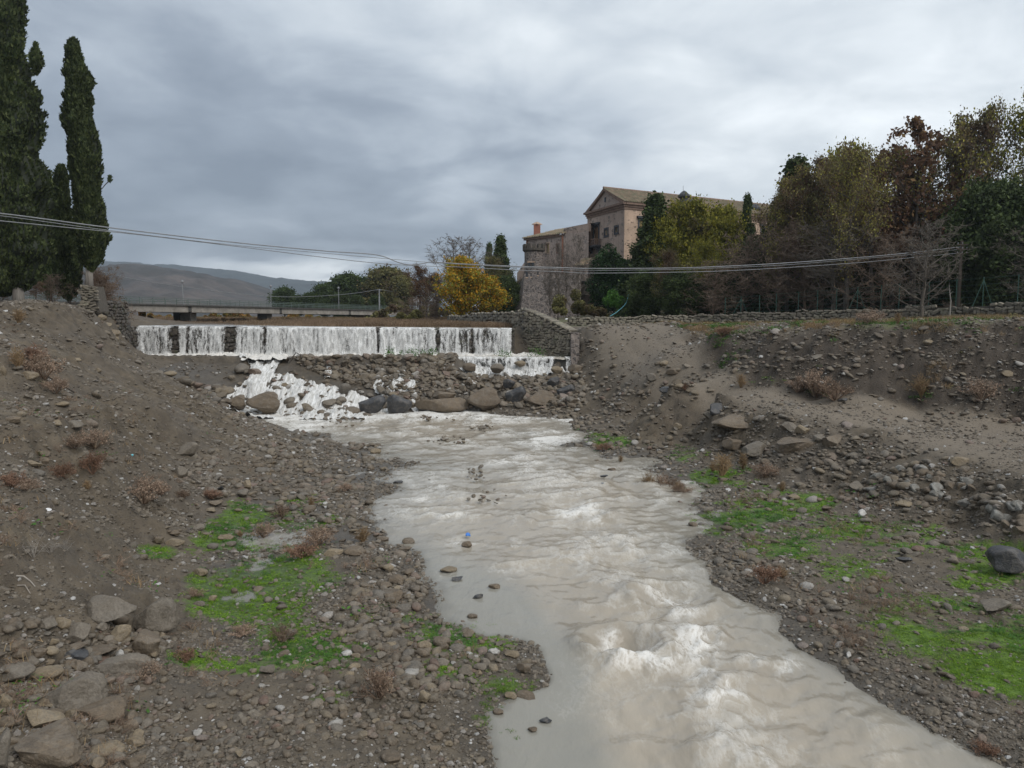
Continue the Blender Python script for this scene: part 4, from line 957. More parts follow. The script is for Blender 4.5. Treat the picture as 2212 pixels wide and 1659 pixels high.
dam_boulder(930, 985, 846, 866, 'brown', 'brown slab lying on top of the long low boulder', Y=61)
dam_boulder(1008, 1090, 836, 887, 'brown', 'tallest brown pebble-crusted boulder in the row under the dam', 'h', deep=.6)
dam_boulder(1088, 1135, 836, 882, 'slate', 'black cracked boulder right of the pebble-crusted one', deep=.6)
dam_boulder(1134, 1210, 843, 883, 'brown', 'wide brown boulder overhanging the pool', 'h')
dam_boulder(1200, 1241, 832, 866, 'slate', 'blue black boulder under the right secondary fall', Y=61)
dam_boulder(1236, 1269, 834, 866, 'grey', 'pointed grey boulder closing the row on the right', Y=61)
dam_boulder(1182, 1212, 812, 835, 'slate', 'black boulder splashed by the secondary fall', Y=62.5)
dam_boulder(1285, 1333, 812, 842, 'grey', 'large grey block on the bank right of the falls', Y=62)
dam_boulder(1255, 1292, 806, 834, 'brown', 'brown block between the falls and the large grey block', Y=62.8)
dam_boulder(1226, 1258, 788, 812, 'brown', 'brown block right beneath the end pillar of the weir', Y=64)
dam_boulder(1085, 1112, 818, 838, 'slate', 'dark grey rounded boulder above the black cracked one', 'r', Y=62.5)
dam_boulder(534, 618, 845, 893, 'brown', 'broad brown rock with threads of water streaming over it', 'h', Y=58.9, deep=.5)
dam_boulder(494, 540, 852, 884, 'brown', 'brown mud-covered rock left of the rapids', 'h', Y=59.2)
dam_boulder(608, 624, 826, 838, 'tan', 'tan rounded rock sticking out of the white rapids', 'r', Y=62.3)
dam_boulder(840, 858, 846, 858, 'tan', 'beige cobble above the second dark boulder', 'r', Y=61.3)
dam_boulder(1190, 1215, 790, 806, 'tan', 'tan rock splashed at the right of the secondary fall', 'r', Y=64.4)
dam_boulder(1110, 1135, 778, 792, 'tan', 'pale tan rock showing through the secondary fall', 'r', Y=65.5)
dam_boulder(1000, 1030, 784, 803, 'brown', 'wet brown boulder at the left end of the secondary fall', 'r', Y=65)
dam_boulder(1060, 1090, 786, 806, 'grey', 'broad grey boulder under the secondary fall', 'r', Y=64.6)
dam_boulder(925, 955, 768, 784, 'tan', 'biggest tan rounded rock along the dam crest', 'r', Y=66)
dam_boulder(845, 862, 778, 790, 'brown', 'brown rounded rock in the upper dam face', 'r', Y=65.6)
# medium stones jammed in the dam: alike, share a label with their group
for i in range(115):
    x = random.uniform(640, 1250); y = random.uniform(772, 862)
    if y > np.interp(x, [640, 760, 830], [775, 812, 862]) + 4 and x < 830: continue
    if y < 812 and x > 985 and x < 1215: continue
    Yd = float(np.interp(y, [770, 812, 880], [66.4, 64.2, 60.0])); c = at(x, y, Yd); s = random.uniform(.26, .52)
    c.z = G(c.x, c.y) + s * .35
    o = link('dam_stone', random.choice(BIGROUND['cobble'][:3] + BIGANG['cobble'][:3]) if False else random.choice(DAMF + PEB), loc=c, rot=(random.uniform(-.4, .4), random.uniform(-.4, .4), random.uniform(0, 6)), scale=(s, s * .8, s * .7))
    tag(o, 'rounded brown stone jammed in the rubble dam below the weir', 'stone', 'stones jammed in the rubble dam')
for i in range(30):
    x = random.uniform(392, 498); y = random.uniform(830, 884)
    if y < 828 + (498 - x) * .0 : continue
    Yd = float(np.interp(y, [830, 885], [60.5, 57.2])); c = at(x, y, Yd); s = random.uniform(.4, .72)
    c.z = max(G(c.x, c.y), c.z - .3) + s * .2
    o = link('bank_stone', random.choice(PEB), loc=c, rot=(random.uniform(-.4, .4), random.uniform(-.4, .4), random.uniform(0, 6)), scale=(s, s * .8, s * .6))
    tag(o, 'rounded grey stone in the heap between spoil block and rapids', 'stone', 'stones heaped left of the rapids')
# right bank
for a in ((1423, 1444, 780, 797, 'tan', 'pale round boulder perched on the road edge', 'r'), (1532, 1560, 866, 900, 'slate', 'blackish upright rock on the embankment crest', 'a'),
          (1519, 1542, 896, 914, 'grey', 'grey round rock below the blackish upright one', 'r'), (1668, 1768, 942, 990, 'brown', 'long brown slab propped on the embankment face', 'h'),
          (1688, 1721, 914, 940, 'grey', 'smooth grey rock above the propped slab, left of two', 'r'), (1720, 1748, 922, 950, 'tan', 'tan rock above the propped slab, right of two', 'a'),
          (1756, 1778, 938, 966, 'grey', 'narrow grey rock right of the propped slab', 'a'), (1774, 1814, 932, 978, 'brown', 'blocky brown rock split into two lobes on the embankment', 'a'),
          (2050, 2090, 987, 1013, 'tan', 'smooth beige boulder alone on the road shoulder', 'r'), (1540, 1640, 904, 952, 'brown', 'dark rock ledge jutting from the embankment', 'h'),
          (1560, 1600, 950, 985, 'brown', 'brown mud-caked rock under the dark ledge', 'a'), (1600, 1660, 955, 1000, 'grey', 'rounded grey mud lump rock right under the dark ledge', 'h'),
          (1932, 1970, 1085, 1104, 'tan', 'warm brown flattened boulder at the embankment foot', 'r'), (1829, 1868, 1038, 1068, 'grey', 'grey triangular slab standing at the embankment foot', 'a'),
          (1454, 1472, 916, 934, 'tan', 'sandy round boulder above the upper shore moss', 'r'), (2133, 2206, 1214, 1254, 'slate', 'porous black lava boulder sitting in the moss', 'h2'),
          (2112, 2174, 1296, 1330, 'grey', 'grey flat rock with raised edge in the moss', 'a'), (1934, 1967, 1203, 1220, 'slate', 'low dark rock on the weedy gravel', 'a'),
          (1826, 1841, 1408, 1425, 'pale', 'cream white stone near the right waterline', 'a'), (2070, 2090, 1352, 1366, 'tan', 'beige stone in the middle of the right moss', 'r'),
          (2026, 2038, 1330, 1342, 'tan', 'small round beige stone uphill in the right moss', 'r'), (1395, 1420, 812, 832, 'grey', 'grey cobble heap stone at the inner road bend', 'r'),
          (1440, 1470, 800, 818, 'brown', 'brown cobble under the pale round boulder', 'r'), (1425, 1452, 836, 852, 'slate', 'dark blue cobble in the road bend heap', 'r'),
          (1455, 1480, 830, 850, 'tan', 'tan cobble right of the dark blue one in the heap', 'r'), (1700, 1725, 1066, 1082, 'tan', 'flat tan stone in the middle of the right shore moss', 'r'),
          (1850, 1875, 1100, 1120, 'pale', 'whitish stone between moss and embankment foot', 'a'), (1770, 1795, 1092, 1108, 'brown', 'brown angular stone at the upper rim of the right moss', 'a'),
          (1810, 1832, 860, 872, 'slate', 'black rock at the foot of the upper bank', 'a'), (1995, 2020, 735, 750, 'tan', 'round tan rock bulging from the upper bank', 'r'),
          (2160, 2190, 810, 826, 'tan', 'tan rock embedded midway in the upper bank', 'r'), (2060, 2090, 795, 808, 'brown', 'brown rock embedded in the upper bank, left of the tan one', 'a'),
          (1750, 1775, 770, 782, 'grey', 'grey flat rock in the upper bank above bare shrubs', 'a'), (2185, 2215, 1130, 1165, 'brown', 'large brown rock at the frame edge below the whitened stones', 'a')):
    a = list(a); sh = a.pop()
    o = R(*a, 'r' if sh == 'h2' else sh, tall=1.9 if sh == 'h2' else 1.0, sink=-.05 if sh == 'h2' else .15)
# whitened stones of the collapsed masonry in the embankment
for i in range(34):
    x = random.choice([random.uniform(1890, 2110)] * 3 + [random.uniform(2110, 2212)]); y = np.interp(x, [1890, 2000, 2110, 2212], [1035, 1050, 1080, 1125]) + random.uniform(-32, 30)
    w = random.uniform(18, 34); p = hit(x, y); s = p.y / FV * w / 2
    o = link('lichened_stone', random.choice(BIGANG['lichen'] + BIGROUND['lichen'] + BIGROUND['brown']), loc=p + Vector((0, s * .2, s * .15)), rot=(random.uniform(-.5, .5), random.uniform(-.5, .5), random.uniform(0, 6)), scale=(s, s * .9, s * .8))
    tag(o, 'lichen-whitened round stone of the collapsed masonry in the right embankment', 'stone', 'stones of the collapsed masonry')
# rocks bedded in the upper and lower bank faces
for i in range(46):
    x = random.uniform(1560, 2212); y = random.uniform(725, 880); p = hit(x, y)
    w = random.uniform(8, 20); s = p.y / FV * w / 2
    o = link('bank_stone', random.choice(PEB), loc=p + Vector((0, 0, s * .1)), rot=(random.uniform(-.5, .5), random.uniform(-.5, .5), random.uniform(0, 6)), scale=(s * 1.2, s * .9, s * .6))
    tag(o, 'brown stone bedded in the eroded face of the upper right bank', 'stone', 'stones bedded in the upper right bank')
# left slope
for a in ((45, 82, 808, 832, 'tan', 'ochre pocked rock bulging from the upper left slope', 'r'), (118, 148, 872, 886, 'tan', 'crescent shaped tan rock on the left shelf', 'r'), (71, 90, 877, 891, 'grey', 'small grey boulder left of the crescent shaped rock', 'a'),
          (142, 176, 910, 930, 'grey', 'grey round-backed rock on the left shelf, right of a tan one', 'r'), (111, 137, 910, 928, 'tan', 'tan peaked rock on the left shelf', 'a'), (12, 46, 900, 919, 'brown', 'dark brown low rock at the left end of the shelf', 'r'),
          (325, 350, 800, 812, 'grey', 'grey stone at the base of the spoil block', 'a'), (352, 380, 800, 815, 'tan', 'light brown stone right of the grey one below the spoil block', 'r'), (0, 14, 790, 815, 'tan', 'greenish tan rock half out of frame on the left slope', 'r'),
          (205, 220, 795, 806, 'tan', 'small cream rock on the mound slope', 'r'), (160, 178, 776, 786, 'tan', 'cream stone higher on the mound slope', 'a'), (230, 275, 1320, 1340, 'brown', 'brown stone leaning between slab and lumpy boulder', 'a')):
    R(*a[:-1], a[-1])
for i in range(11):
    t = i / 10; x = 214 + 40 * random.random() * (0.3 + t); y = 690 + 60 * t + random.uniform(-5, 5); w = random.uniform(16, 27)
    Yd = 56.5 + 1.2 * random.random(); c = at(x, y, Yd); s = Yd / FV * w / 2; c.z = max(c.z, G(c.x, c.y) + 0.1)
    o = link('boulder', random.choice(BIGROUND['tan']), loc=c, rot=(random.uniform(-.3, .3), random.uniform(-.3, .3), random.uniform(0, 6)), scale=(s * 1.2, s, s * .75))
    tag(o, 'pale sandstone boulder spilling down beside the left abutment', 'rock', 'sandstone boulders beside the left abutment')
# picked-out cobbles on the near banks
ZN = [(930, 1400, 90, 40, 'in the middle of the cobble spit', 14), (860, 1300, 45, 60, 'on the cobble bank beside the shallows', 14), (700, 1550, 160, 50, 'on the gravel below the moss', 14), (930, 1570, 90, 50, 'on the dark gravel near the little bay', 10), (820, 1440, 70, 30, 'between moss and cobble spit', 10), (500, 1610, 150, 40, 'on the near gravel flat at the bottom edge', 12), (1030, 1420, 60, 25, 'near the tip of the cobble spit', 8)]
for zx, zy, rx, ry, where, cnt in ZN:
    for i in range(cnt):
        x = zx + random.gauss(0, .7) * rx; y = zy + random.gauss(0, .7) * ry; p = hit(x, y); wv_ = random.uniform(16, 30)
        if p.z < 0.02 or y > 1655: continue
        s = p.y / FV * wv_ / 2; m = random.choice(['tan', 'brown', 'grey', 'brown']); sh = random.random() < .6
        o = link('cobble', random.choice((BIGROUND if sh else BIGANG)[m]), loc=p + Vector((0, 0, s * .3)), rot=(random.uniform(-.3, .3), random.uniform(-.3, .3), random.uniform(0, 6)), scale=(s, s * .8, s * .62))
        tag(o, '%s %s %s cobble %s' % ('large' if wv_ > 23 else 'middling', 'rounded' if sh else 'angular', m, where), 'stone', 'larger cobbles on the near left bank')
for i in range(62):
    x = random.uniform(0, 350); y = random.uniform(1335, 1655)
    if x > 300 and y > 1480 or (x < 230 and y < 1350): continue
    p = hit(x, y); wv_ = random.uniform(20, 44); s = p.y / FV * wv_ / 2; m = random.choice(['tan', 'brown', 'grey', 'brown']); sh = random.random() < .6
    o = link('cobble', random.choice((BIGROUND if sh else BIGANG)[m]), loc=p + Vector((0, 0, s * .3)), rot=(random.uniform(-.3, .3), random.uniform(-.3, .3), random.uniform(0, 6)), scale=(s, s * .8, s * .65))
    tag(o, '%s %s %s rock filling the %s part of the boulder heap at the slope foot' % ('larger' if wv_ > 31 else 'smaller', 'rounded' if sh else 'angular', m, 'upper' if y < 1440 else 'middle' if y < 1545 else 'lowest'), 'rock', 'filler rocks of the lower left boulder heap')

# ------------------------------------------------------------------ masonry from single stones
def cubestone(seed, mat):
    r = np.random.RandomState(seed); vs = []; ids = {}
    for x in (-1, 0, 1):
        for y in (-1, 0, 1):
            for z in (-1, 0, 1):
                if x == y == z == 0: continue
                ids[(x, y, z)] = len(vs); k = abs(x) + abs(y) + abs(z); f = {1: 1.0, 2: 0.93, 3: 0.82}[k]
                vs.append(np.array([x, y, z]) * f + r.uniform(-.09, .09, 3))
    fs = []
    for ax in range(3):
        for sg in (-1, 1):
            o1, o2 = [(1, 2), (2, 0), (0, 1)][ax]
            for a in (-1, 0):
                for b in (-1, 0):
                    q = []
                    for da, db in ((0, 0), (1, 0), (1, 1), (0, 1)):
                        c = [0, 0, 0]; c[ax] = sg; c[o1] = a + da; c[o2] = b + db; q.append(ids[tuple(c)])
                    fs.append(q if sg > 0 else q[::-1])
    return mesh_np('stone', vs, fs, MT[mat], False)
WS = {m: [cubestone(700 + i, m) for i in range(7)] for m in ('wallstone', 'darkwall', 'lichen')}
def stones_on(parent, P0, P1, zlo, zhi, out, sw, sh, mat, maxn=280, prefer=None, dep=0.16, name='stone'):
    """courses of single stones on a vertical face running P0->P1, between heights zlo(s), zhi(s)"""
    P0 = Vector((P0[0], P0[1], 0)); P1 = Vector((P1[0], P1[1], 0)); Lm = (P1 - P0).length; d = (P1 - P0) / Lm; out = Vector((out[0], out[1], 0)).normalized()
    ang = math.atan2(d.y, d.x); cells = []
    zmin = min(zlo(s) for s in np.linspace(0, 1, 9)); zmax = max(zhi(s) for s in np.linspace(0, 1, 9)); z = zmin
    while z < zmax:
        h = sh * random.uniform(.6, 1.35); s = -random.random() * sw
        while s < Lm:
            w_ = sw * random.uniform(.4, 1.6); c = s + w_ / 2; hh_ = h * random.uniform(.7, 1.3)
            if 0 < c < Lm and zlo(c / Lm) <= z + h / 2 <= zhi(c / Lm): cells.append((c, z + h / 2 + random.uniform(-.28, .28) * h, w_, hh_))
            s += w_
        z += h
    random.shuffle(cells)
    if prefer: cells.sort(key=lambda c: not prefer(P0 + d * c[0], c[1]))
    rest = []
    for k, (c, zz, w_, h) in enumerate(cells):
        p = P0 + d * c + out * random.uniform(-.03, .07) * (dep / .16); p.z = zz
        me = random.choice(WS[mat]); rot = Euler((random.uniform(-.2, .2), random.uniform(-.35, .35), ang + random.uniform(-.1, .1))); sc_ = Vector((w_ * .47, dep, h * .46))
        if k < maxn:
            link(name, me, parent, loc=p, rot=rot, scale=sc_)
        else: rest.append((me, Matrix.LocRotScale(p, rot, sc_)))
    if rest:
        V_ = []; F_ = []; b = 0; cache = {}
        for me, M_ in rest:
            if me.name not in cache:
                v = np.empty(len(me.vertices) * 3); me.vertices.foreach_get('co', v); cache[me.name] = (v.reshape(-1, 3), np.array([p.vertices[:] for p in me.polygons]))
            v, f = cache[me.name]; m3 = np.array(M_.to_3x3()); V_.append(v @ m3.T + np.array(M_.translation)); F_.append(f + b); b += len(v)
        o = link(name + 'work', mesh_np(name + 'work', np.concatenate(V_), np.concatenate(F_), MT[mat], False), parent); o['kind'] = 'stuff'
WY = 70.0
xa = at(283, 703, WY).x; xb = at(1112, 710, WY).x
zc0, zc1 = 7.10, 6.86
def crest(x): return float(np.interp(x, [xa, xb], [zc0, zc1]))
weir = tag(link('weir', None, loc=(0, 0, 0)), 'long straight weir of dark rubble masonry with river water pouring over it', 'weir')
mb = MB(); mb.prism([(xa, WY, 3.2), (xb, WY, 3.2), (xb, WY, zc1 - .06), (xa, WY, zc0 - .06)], (0, 2.4, 0)); mb.build('weir_body', MT['mortar'], weir)
GAPS = [(366, 388), (400, 411), (480, 511), (563, 580), (808, 826), (939, 951), (1016, 1024)]
def ingap(p, z):
    x, y = proj(p.x, p.y, z); return any(a - 3 < x < b + 3 for a, b in GAPS)
stones_on(weir, (xa, WY - .02), (xb, WY - .02), lambda s: 4.1, lambda s: zc0 + (zc1 - zc0) * s - .1, (0, -1), .5, .3, 'darkwall', 260, ingap)
mb = MB(); mb.prism([(at(984, 770, 66.2).x, 66.2, 2.2), (at(1234, 770, 66.2).x, 66.2, 2.2), (at(1234, 770, 66.2).x, 66.2, 4.22), (at(984, 770, 66.2).x, 66.2, 4.22)], (0, 3.75, 0)); mb.build('apron_slab', MT['concdark'], weir)
for x in (818, 944, 568):
    mb = MB(); p = at(x, 706, WY - .1); mb.box((p.x, WY - .02, crest(p.x) - .1), (.5, .5, .3)); o = mb.build('crest_block', MT['darkwall'], weir)
# falling sheets
def sheet(name, x0, x1, Y0, ztop, zbot, bulge, mat, nx=None, kind='structure', ragged=.3, thick=0.0):
    nx = nx or max(8, int((x1 - x0) / .12)); nz = 26
    xs = np.linspace(x0, x1, nx); ts = np.linspace(0, 1, nz)
    T, Xq = np.meshgrid(ts, xs, indexing='ij')
    zt = np.interp(Xq, [x0, x1], ztop)
    Zq = zt + .05 - (zt + .05 - zbot) * T ** 1.15
    Yq = Y0 + .25 - np.sqrt(T) * bulge - .25 * np.minimum(T * 12, 1) + 0.09 * fbm(Xq * 2.2, T * 2.0 + Xq * .1, 3, 301) * T ** .5 - .0
    Xq = Xq + 0.05 * fbm(Xq * 3, T * 3, 2, 305)
    idx = np.arange(nz * nx).reshape(nz, nx)
    faces = np.stack([idx[:-1, :-1], idx[1:, :-1], idx[1:, 1:], idx[:-1, 1:]], -1).reshape(-1, 4)
    me = mesh_np(name, np.stack([Xq, Yq, Zq], -1), faces, mat)
    e = np.minimum(np.abs(Xq - x0), np.abs(Xq - x1)); th_ = thick + 0.25 * vnoise2(Xq * .9, Xq * 0 + 3, 41) - 0.75 * (1 - np.clip(e / (ragged * (.5 + .9 * np.abs(vnoise2(T * 4 + x0, Xq * 0, 77)))), 0, 1)) + .5 * np.exp(-T * 14) + .35 * sm(T, .8, 1)
    a_ = me.attributes.new('thick', 'FLOAT', 'POINT'); a_.data.foreach_set('value', th_.astype(np.float32).ravel())
    return tag(link(name, me), kind=kind)
for a, b, t in ((296, 374, .1), (384, 406, -.0), (406, 487, 0.05), (506, 573, .1), (572, 817, .1), (818, 946, .15), (945, 1021, .0), (1020, 1106, .1)):
    X0, X1 = at(a, 706, WY - .3).x, at(b, 706, WY - .3).x
    sheet('waterfall', X0, X1, WY - .12, [crest(X0), crest(X1)], 4.25, .45, MT['fall'], thick=t)
    sheet('waterfall', X0, X1, WY - .3, [crest(X0), crest(X1)], 4.25, .55, MT['fall2'], thick=t - .05)
XA, XB = at(986, 768, 66).x, at(1202, 768, 66).x
sheet('waterfall', XA, XB, 66.1, [4.36, 4.36], 2.85, .45, MT['fall'], thick=-.02)
sheet('waterfall', at(1221, 768, 66).x, at(1234, 768, 66).x, 66.1, [4.36, 4.36], 2.9, .4, MT['fall'], thick=.2, ragged=.05)
# water on top: upstream pool, apron sheet
def flat_water(name, x0, x1, y0, y1, zf, foamf, nx, ny, keepf=None, lump=.03, mat='water'):
    X_, Y_ = np.meshgrid(np.linspace(x0, x1, nx), np.linspace(y0, y1, ny)); F_ = foamf(X_, Y_)
    Z_ = zf(X_, Y_) + lump * (0.3 + F_) * fbm(X_ / .5, Y_ / (1.1 if mat == 'rapid' else .4), 4, 400, .6)
    idx = np.arange(nx * ny).reshape(ny, nx); faces = np.stack([idx[:-1, :-1], idx[:-1, 1:], idx[1:, 1:], idx[1:, :-1]], -1).reshape(-1, 4)
    if keepf is not None:
        k = keepf(X_, Y_, Z_)[:-1, :-1].reshape(-1); faces = faces[k]
    me = mesh_np(name, np.stack([X_, Y_, Z_], -1), faces, MT[mat])
    a_ = me.attributes.new('foam', 'FLOAT', 'POINT'); a_.data.foreach_set('value', F_.astype(np.float32).ravel())
    a_ = me.attributes.new('thick', 'FLOAT', 'POINT'); a_.data.foreach_set('value', F_.astype(np.float32).ravel())
    return tag(link(name, me), kind='structure')
flat_water('upstream_water', xa + .4, xb - .4, WY - .1, 82, lambda X, Y: np.interp(X, [xa, xb], [zc0, zc1]) + .03 + 0 * Y, lambda X, Y: .15 + .4 * (Y < 70.5), 200, 40)
flat_water('apron_water', at(322, 762, 68).x, at(1234, 768, 66).x, 66.0, 70.0, lambda X, Y: 4.33 + .16 * sm(Y, 68.6, 69.6) - .12 * sm(-Y, -66.5, -66.0), lambda X, Y: np.clip(.35 + 1.2 * sm(Y, 68.2, 69.2) + .9 * sm(-X, 18, 22), 0, 1.3), 420, 46, lambda X, Y, Z_: ~((X < at(528, 768, 67).x) & (Y < 67.6)), .10)
# rapids running over the boulder ramp
def inpoly(x, y, poly):
    r = np.zeros(np.shape(x), bool); n_ = len(poly)
    for i in range(n_):
        x1, y1 = poly[i]; x2, y2 = poly[(i + 1) % n_]
        c = ((y1 > y) != (y2 > y)) & (x < (x2 - x1) * (y - y1) / (y2 - y1 + 1e-9) + x1); r ^= c
    return r
CH = [[(516, 764), (620, 764), (596, 788), (598, 806), (690, 826), (770, 846), (840, 884), (845, 912), (495, 916), (484, 872), (488, 846), (528, 822), (540, 792)],
      [(700, 770), (712, 770), (716, 812), (704, 812)], [(800, 838), (818, 806), (856, 802), (902, 806), (896, 842), (870, 852), (860, 838), (840, 856), (812, 852)], [(988, 792), (1245, 792), (1232, 812), (1160, 812), (1060, 818), (1046, 836), (1020, 838), (1008, 808)],
      [(886, 846), (896, 846), (905, 892), (888, 892)], [(1218, 786), (1236, 784), (1256, 808), (1244, 816)]]
m_r = m_fall('white_rapids', 0.8)
def m_rapid():
    n = NT('churning_rapids'); v = n.coord('World', (1, .4, .4))
    a = n.noise(3.4, 6, .75, 1.4, v); b = n.noise(11, 5, .75, .8, v)
    f = n.math('ADD', n.math('ADD', a, n.math('ADD', n.math('MULTIPLY', b, .5), n.math('MULTIPLY', n.noise(.9, 3, .6, .4, v), .5))), n.math('MULTIPLY', n.attr('thick'), .44)); f = n.math('ADD', n.math('MULTIPLY', n.math('SUBTRACT', f, 1.1), 1.9), 1.0)
    n.set('Base Color', n.mix(n.ramp(n.noise(4.5, 6, .7, .5, n.coord('World', (1.6, .35, .35))), [(.38, .95), (.62, 0.0)]), (.76, .755, .74), (.40, .385, .35))); n.set('Roughness', .5)
    n.set('Alpha', n.ramp(f, [(.86, 0.0), (1.02, .8), (1.15, 1.0)])); n.bump(n.math('ADD', a, n.math('MULTIPLY', b, .25)), .6, .2)
    return n.m
MT['rapid'] = m_rapid()
Xr0, Xr1 = -29, 8
def rz(X, Y): return hgt(X, Y) + .16
def rthick(X, Y):
    x, y = proj(X, Y, hgt(X, Y) + .16); t = np.full(X.shape, -2.0)
    for k, pl in enumerate(CH):
        pc_ = np.array(pl); jx = 6 * fbm(X / .8, Y / .8, 3, 501); jy = 4 * fbm(X / .8, Y / .8, 3, 511)
        t = np.where(inpoly(x + jx, y + jy, pl), (0.78 if k == 0 else .34) if k != 4 else .5, t)
    return t
o = flat_water('rapids_water', Xr0, Xr1, 56.4, 67.6, rz, lambda X, Y: rthick(X, Y), 560, 190, lambda X, Y, Z_: rthick(X, Y) > -1, .17, 'rapid')

# ------------------------------------------------------------------ masonry: abutments and walls
# right wing wall (sloping top) with its end pillar
wing = tag(link('wing_wall', None), 'triangular wing wall of pale rubble stone closing the weir on the right', 'wall')
A0 = at(1133, 700, 71.5); B0 = at(1233, 716, 66.6)
zA, zB = at(1137, 670, 71.5).z, at(1236, 716, 66.6).z
dv = Vector((B0.x - A0.x, B0.y - A0.y, 0)); outw = Vector((dv.y, -dv.x, 0)).normalized()
if outw.y > 0: outw = -outw
def wtop(s): return zA + (zB - zA) * max(0, (s - .0)) ** 1.15
mb = MB(); pts = [(A0.x, A0.y, 3.4), (B0.x, B0.y, 3.4)] + [(A0.x + dv.x * s, A0.y + dv.y * s, wtop(s) - .05) for s in np.linspace(1, 0, 9)]
mb.prism(pts, -outw * .9); mb.build('wall_core', MT['mortar'], wing)
stones_on(wing, A0, B0, lambda s: 4.1, lambda s: wtop(s) - .12, outw, .42, .24, 'wallstone', 290)
for i in range(24):
    s = (i + .5) / 24; p = A0 + dv * s - outw * .4; p.z = wtop(s) + .04
    link('coping_stone', random.choice(WS['wallstone']), wing, loc=p, rot=(0, math.atan2(zA - zB, dv.length) * (1 if dv.x > 0 else -1) * (.4 + s), math.atan2(dv.y, dv.x) + random.uniform(-.1, .1)), scale=(dv.length / 24 * .5, .52, .10))
pr = Vector((B0.x + .35, B0.y - .25, 0)); mb = MB(); mb.box((pr.x, pr.y, 5.0), (.75, .9, 4.0 * .78)); mb.build('end_pillar', MT['rubble'], wing)
# the wall behind the reeds, left part of the wing wall
back = tag(link('reed_wall', None), 'low lichened stone wall running behind the russet reeds', 'wall')
Q0, Q1 = at(968, 690, 104), at(1140, 676, 72.5)
dq = Vector((Q1.x - Q0.x, Q1.y - Q0.y, 0)); oq = Vector((dq.y, -dq.x, 0)).normalized()
if oq.y > 0: oq = -oq
zq0, zq1 = at(968, 682, 104).z, at(1140, 669, 72.5).z
mb = MB(); mb.prism([(Q0.x, Q0.y, 6), (Q1.x, Q1.y, 6), (Q1.x, Q1.y, zq1 - .04), (Q0.x, Q0.y, zq0 - .04)], -oq * .8); mb.build('wall_core', MT['mortar'], back)
stones_on(back, Q0, Q1, lambda s: 6.8, lambda s: zq0 + (zq1 - zq0) * s, oq, .6, .34, 'wallstone', 200)
stones_on(back, A0, (A0.x - .01, A0.y + 1.2), lambda s: 4.1, lambda s: zA, (-1, -.2), .4, .3, 'darkwall', 40)
# long retaining wall on the right
rw = tag(link('retaining_wall', None), 'long dry stone retaining wall along the foot of the wood', 'wall')
RWp = [at(1226, 690, 84), at(1500, 681, 79), at(1800, 671, 71), at(2030, 664, 64.5), at(2260, 655, 57.5)]
RWt = [at(1226, 688, 84).z, at(1500, 681, 79).z, at(1800, 670, 71).z, at(2030, 663, 64.5).z, at(2260, 655, 57.5).z]
for i in range(4):
    a_, b_ = RWp[i], RWp[i + 1]; d_ = Vector((b_.x - a_.x, b_.y - a_.y, 0)); o_ = Vector((d_.y, -d_.x, 0)).normalized()
    if o_.y > 0: o_ = -o_
    mb = MB(); mb.prism([(a_.x, a_.y, 6.5), (b_.x, b_.y, 6.5), (b_.x, b_.y, RWt[i + 1] - .05), (a_.x, a_.y, RWt[i] - .05)], -o_ * .7); mb.build('wall_core', MT['mortar'], rw)
    stones_on(rw, a_, b_, lambda s, i=i: 7.0, lambda s, i=i: RWt[i] + (RWt[i + 1] - RWt[i]) * s + .04, o_, .46, .25, 'wallstone', [20, 60, 90, 120][i])
# left abutment: concrete-capped pillar and dark stepped wing
ab = tag(link('left_abutment', None), 'old stone abutment wall with sloping wing at the left end of the weir', 'wall')
p = at(236, 700, 64); mb = MB(); mb.box((p.x, 64.3, 6.7), (1.15, 3.4, 2 * (at(236, 652, 64).z - 6.7))); mb.build('pillar', MT['mortar'], ab)
stones_on(ab, (p.x - .58, 62.55), (p.x + .58, 62.55), lambda s: 4.6, lambda s: at(236, 654, 64).z, (0, -1), .38, .26, 'wallstone', 60)
stones_on(ab, (p.x + .60, 62.6), (p.x + .60, 66), lambda s: 4.6, lambda s: at(236, 654, 64).z, (1, 0), .42, .26, 'darkwall', 60)
L0, L1 = at(244, 700, 65.9), at(297, 730, 69.6)
zl0, zl1 = at(246, 655, 65.9).z, at(290, 716, 69.6).z
dl = Vector((L1.x - L0.x, L1.y - L0.y, 0)); ol = Vector((dl.y, -dl.x, 0)).normalized()
if ol.y > 0: ol = -ol
def lt(s): return float(np.interp(s, [0, .55, .8, 1], [zl0, zl0 + (zl1 - zl0) * .55 + .25, zl1 + .25, zl1]))
mb = MB(); mb.prism([(L0.x, L0.y, 3.5), (L1.x, L1.y, 3.5)] + [(L0.x + dl.x * s, L0.y + dl.y * s, lt(s) - .05) for s in (1, .8, .55, 0)], -ol * 1.2); mb.build('wing_core', MT['mortar'], ab)
stones_on(ab, L0, L1, lambda s: 4.2, lambda s: lt(s), ol, .5, .28, 'darkwall', 140)
ped = tag(link('tree_pedestal', None), 'square mossy stone block at the foot of the tall bare-trunked cypress', 'wall')
p = at(199, 640, 60.5); mb = MB(); t_ = at(199, 619, 60.5).z; b_ = at(199, 660, 60.5).z - .5
mb.prism([(p.x - .75, 60.0, b_), (p.x + .85, 60.0, b_), (p.x + .5, 60.0, t_), (p.x - .5, 60.0, t_)], (0, 1.4, 0)); mb.build('block_core', MT['mortar'], ped)
stones_on(ped, (p.x - .7, 59.98), (p.x + .75, 59.98), lambda s: b_, lambda s: t_, (0, -1), .4, .22, 'wallstone', 60, dep=.1)
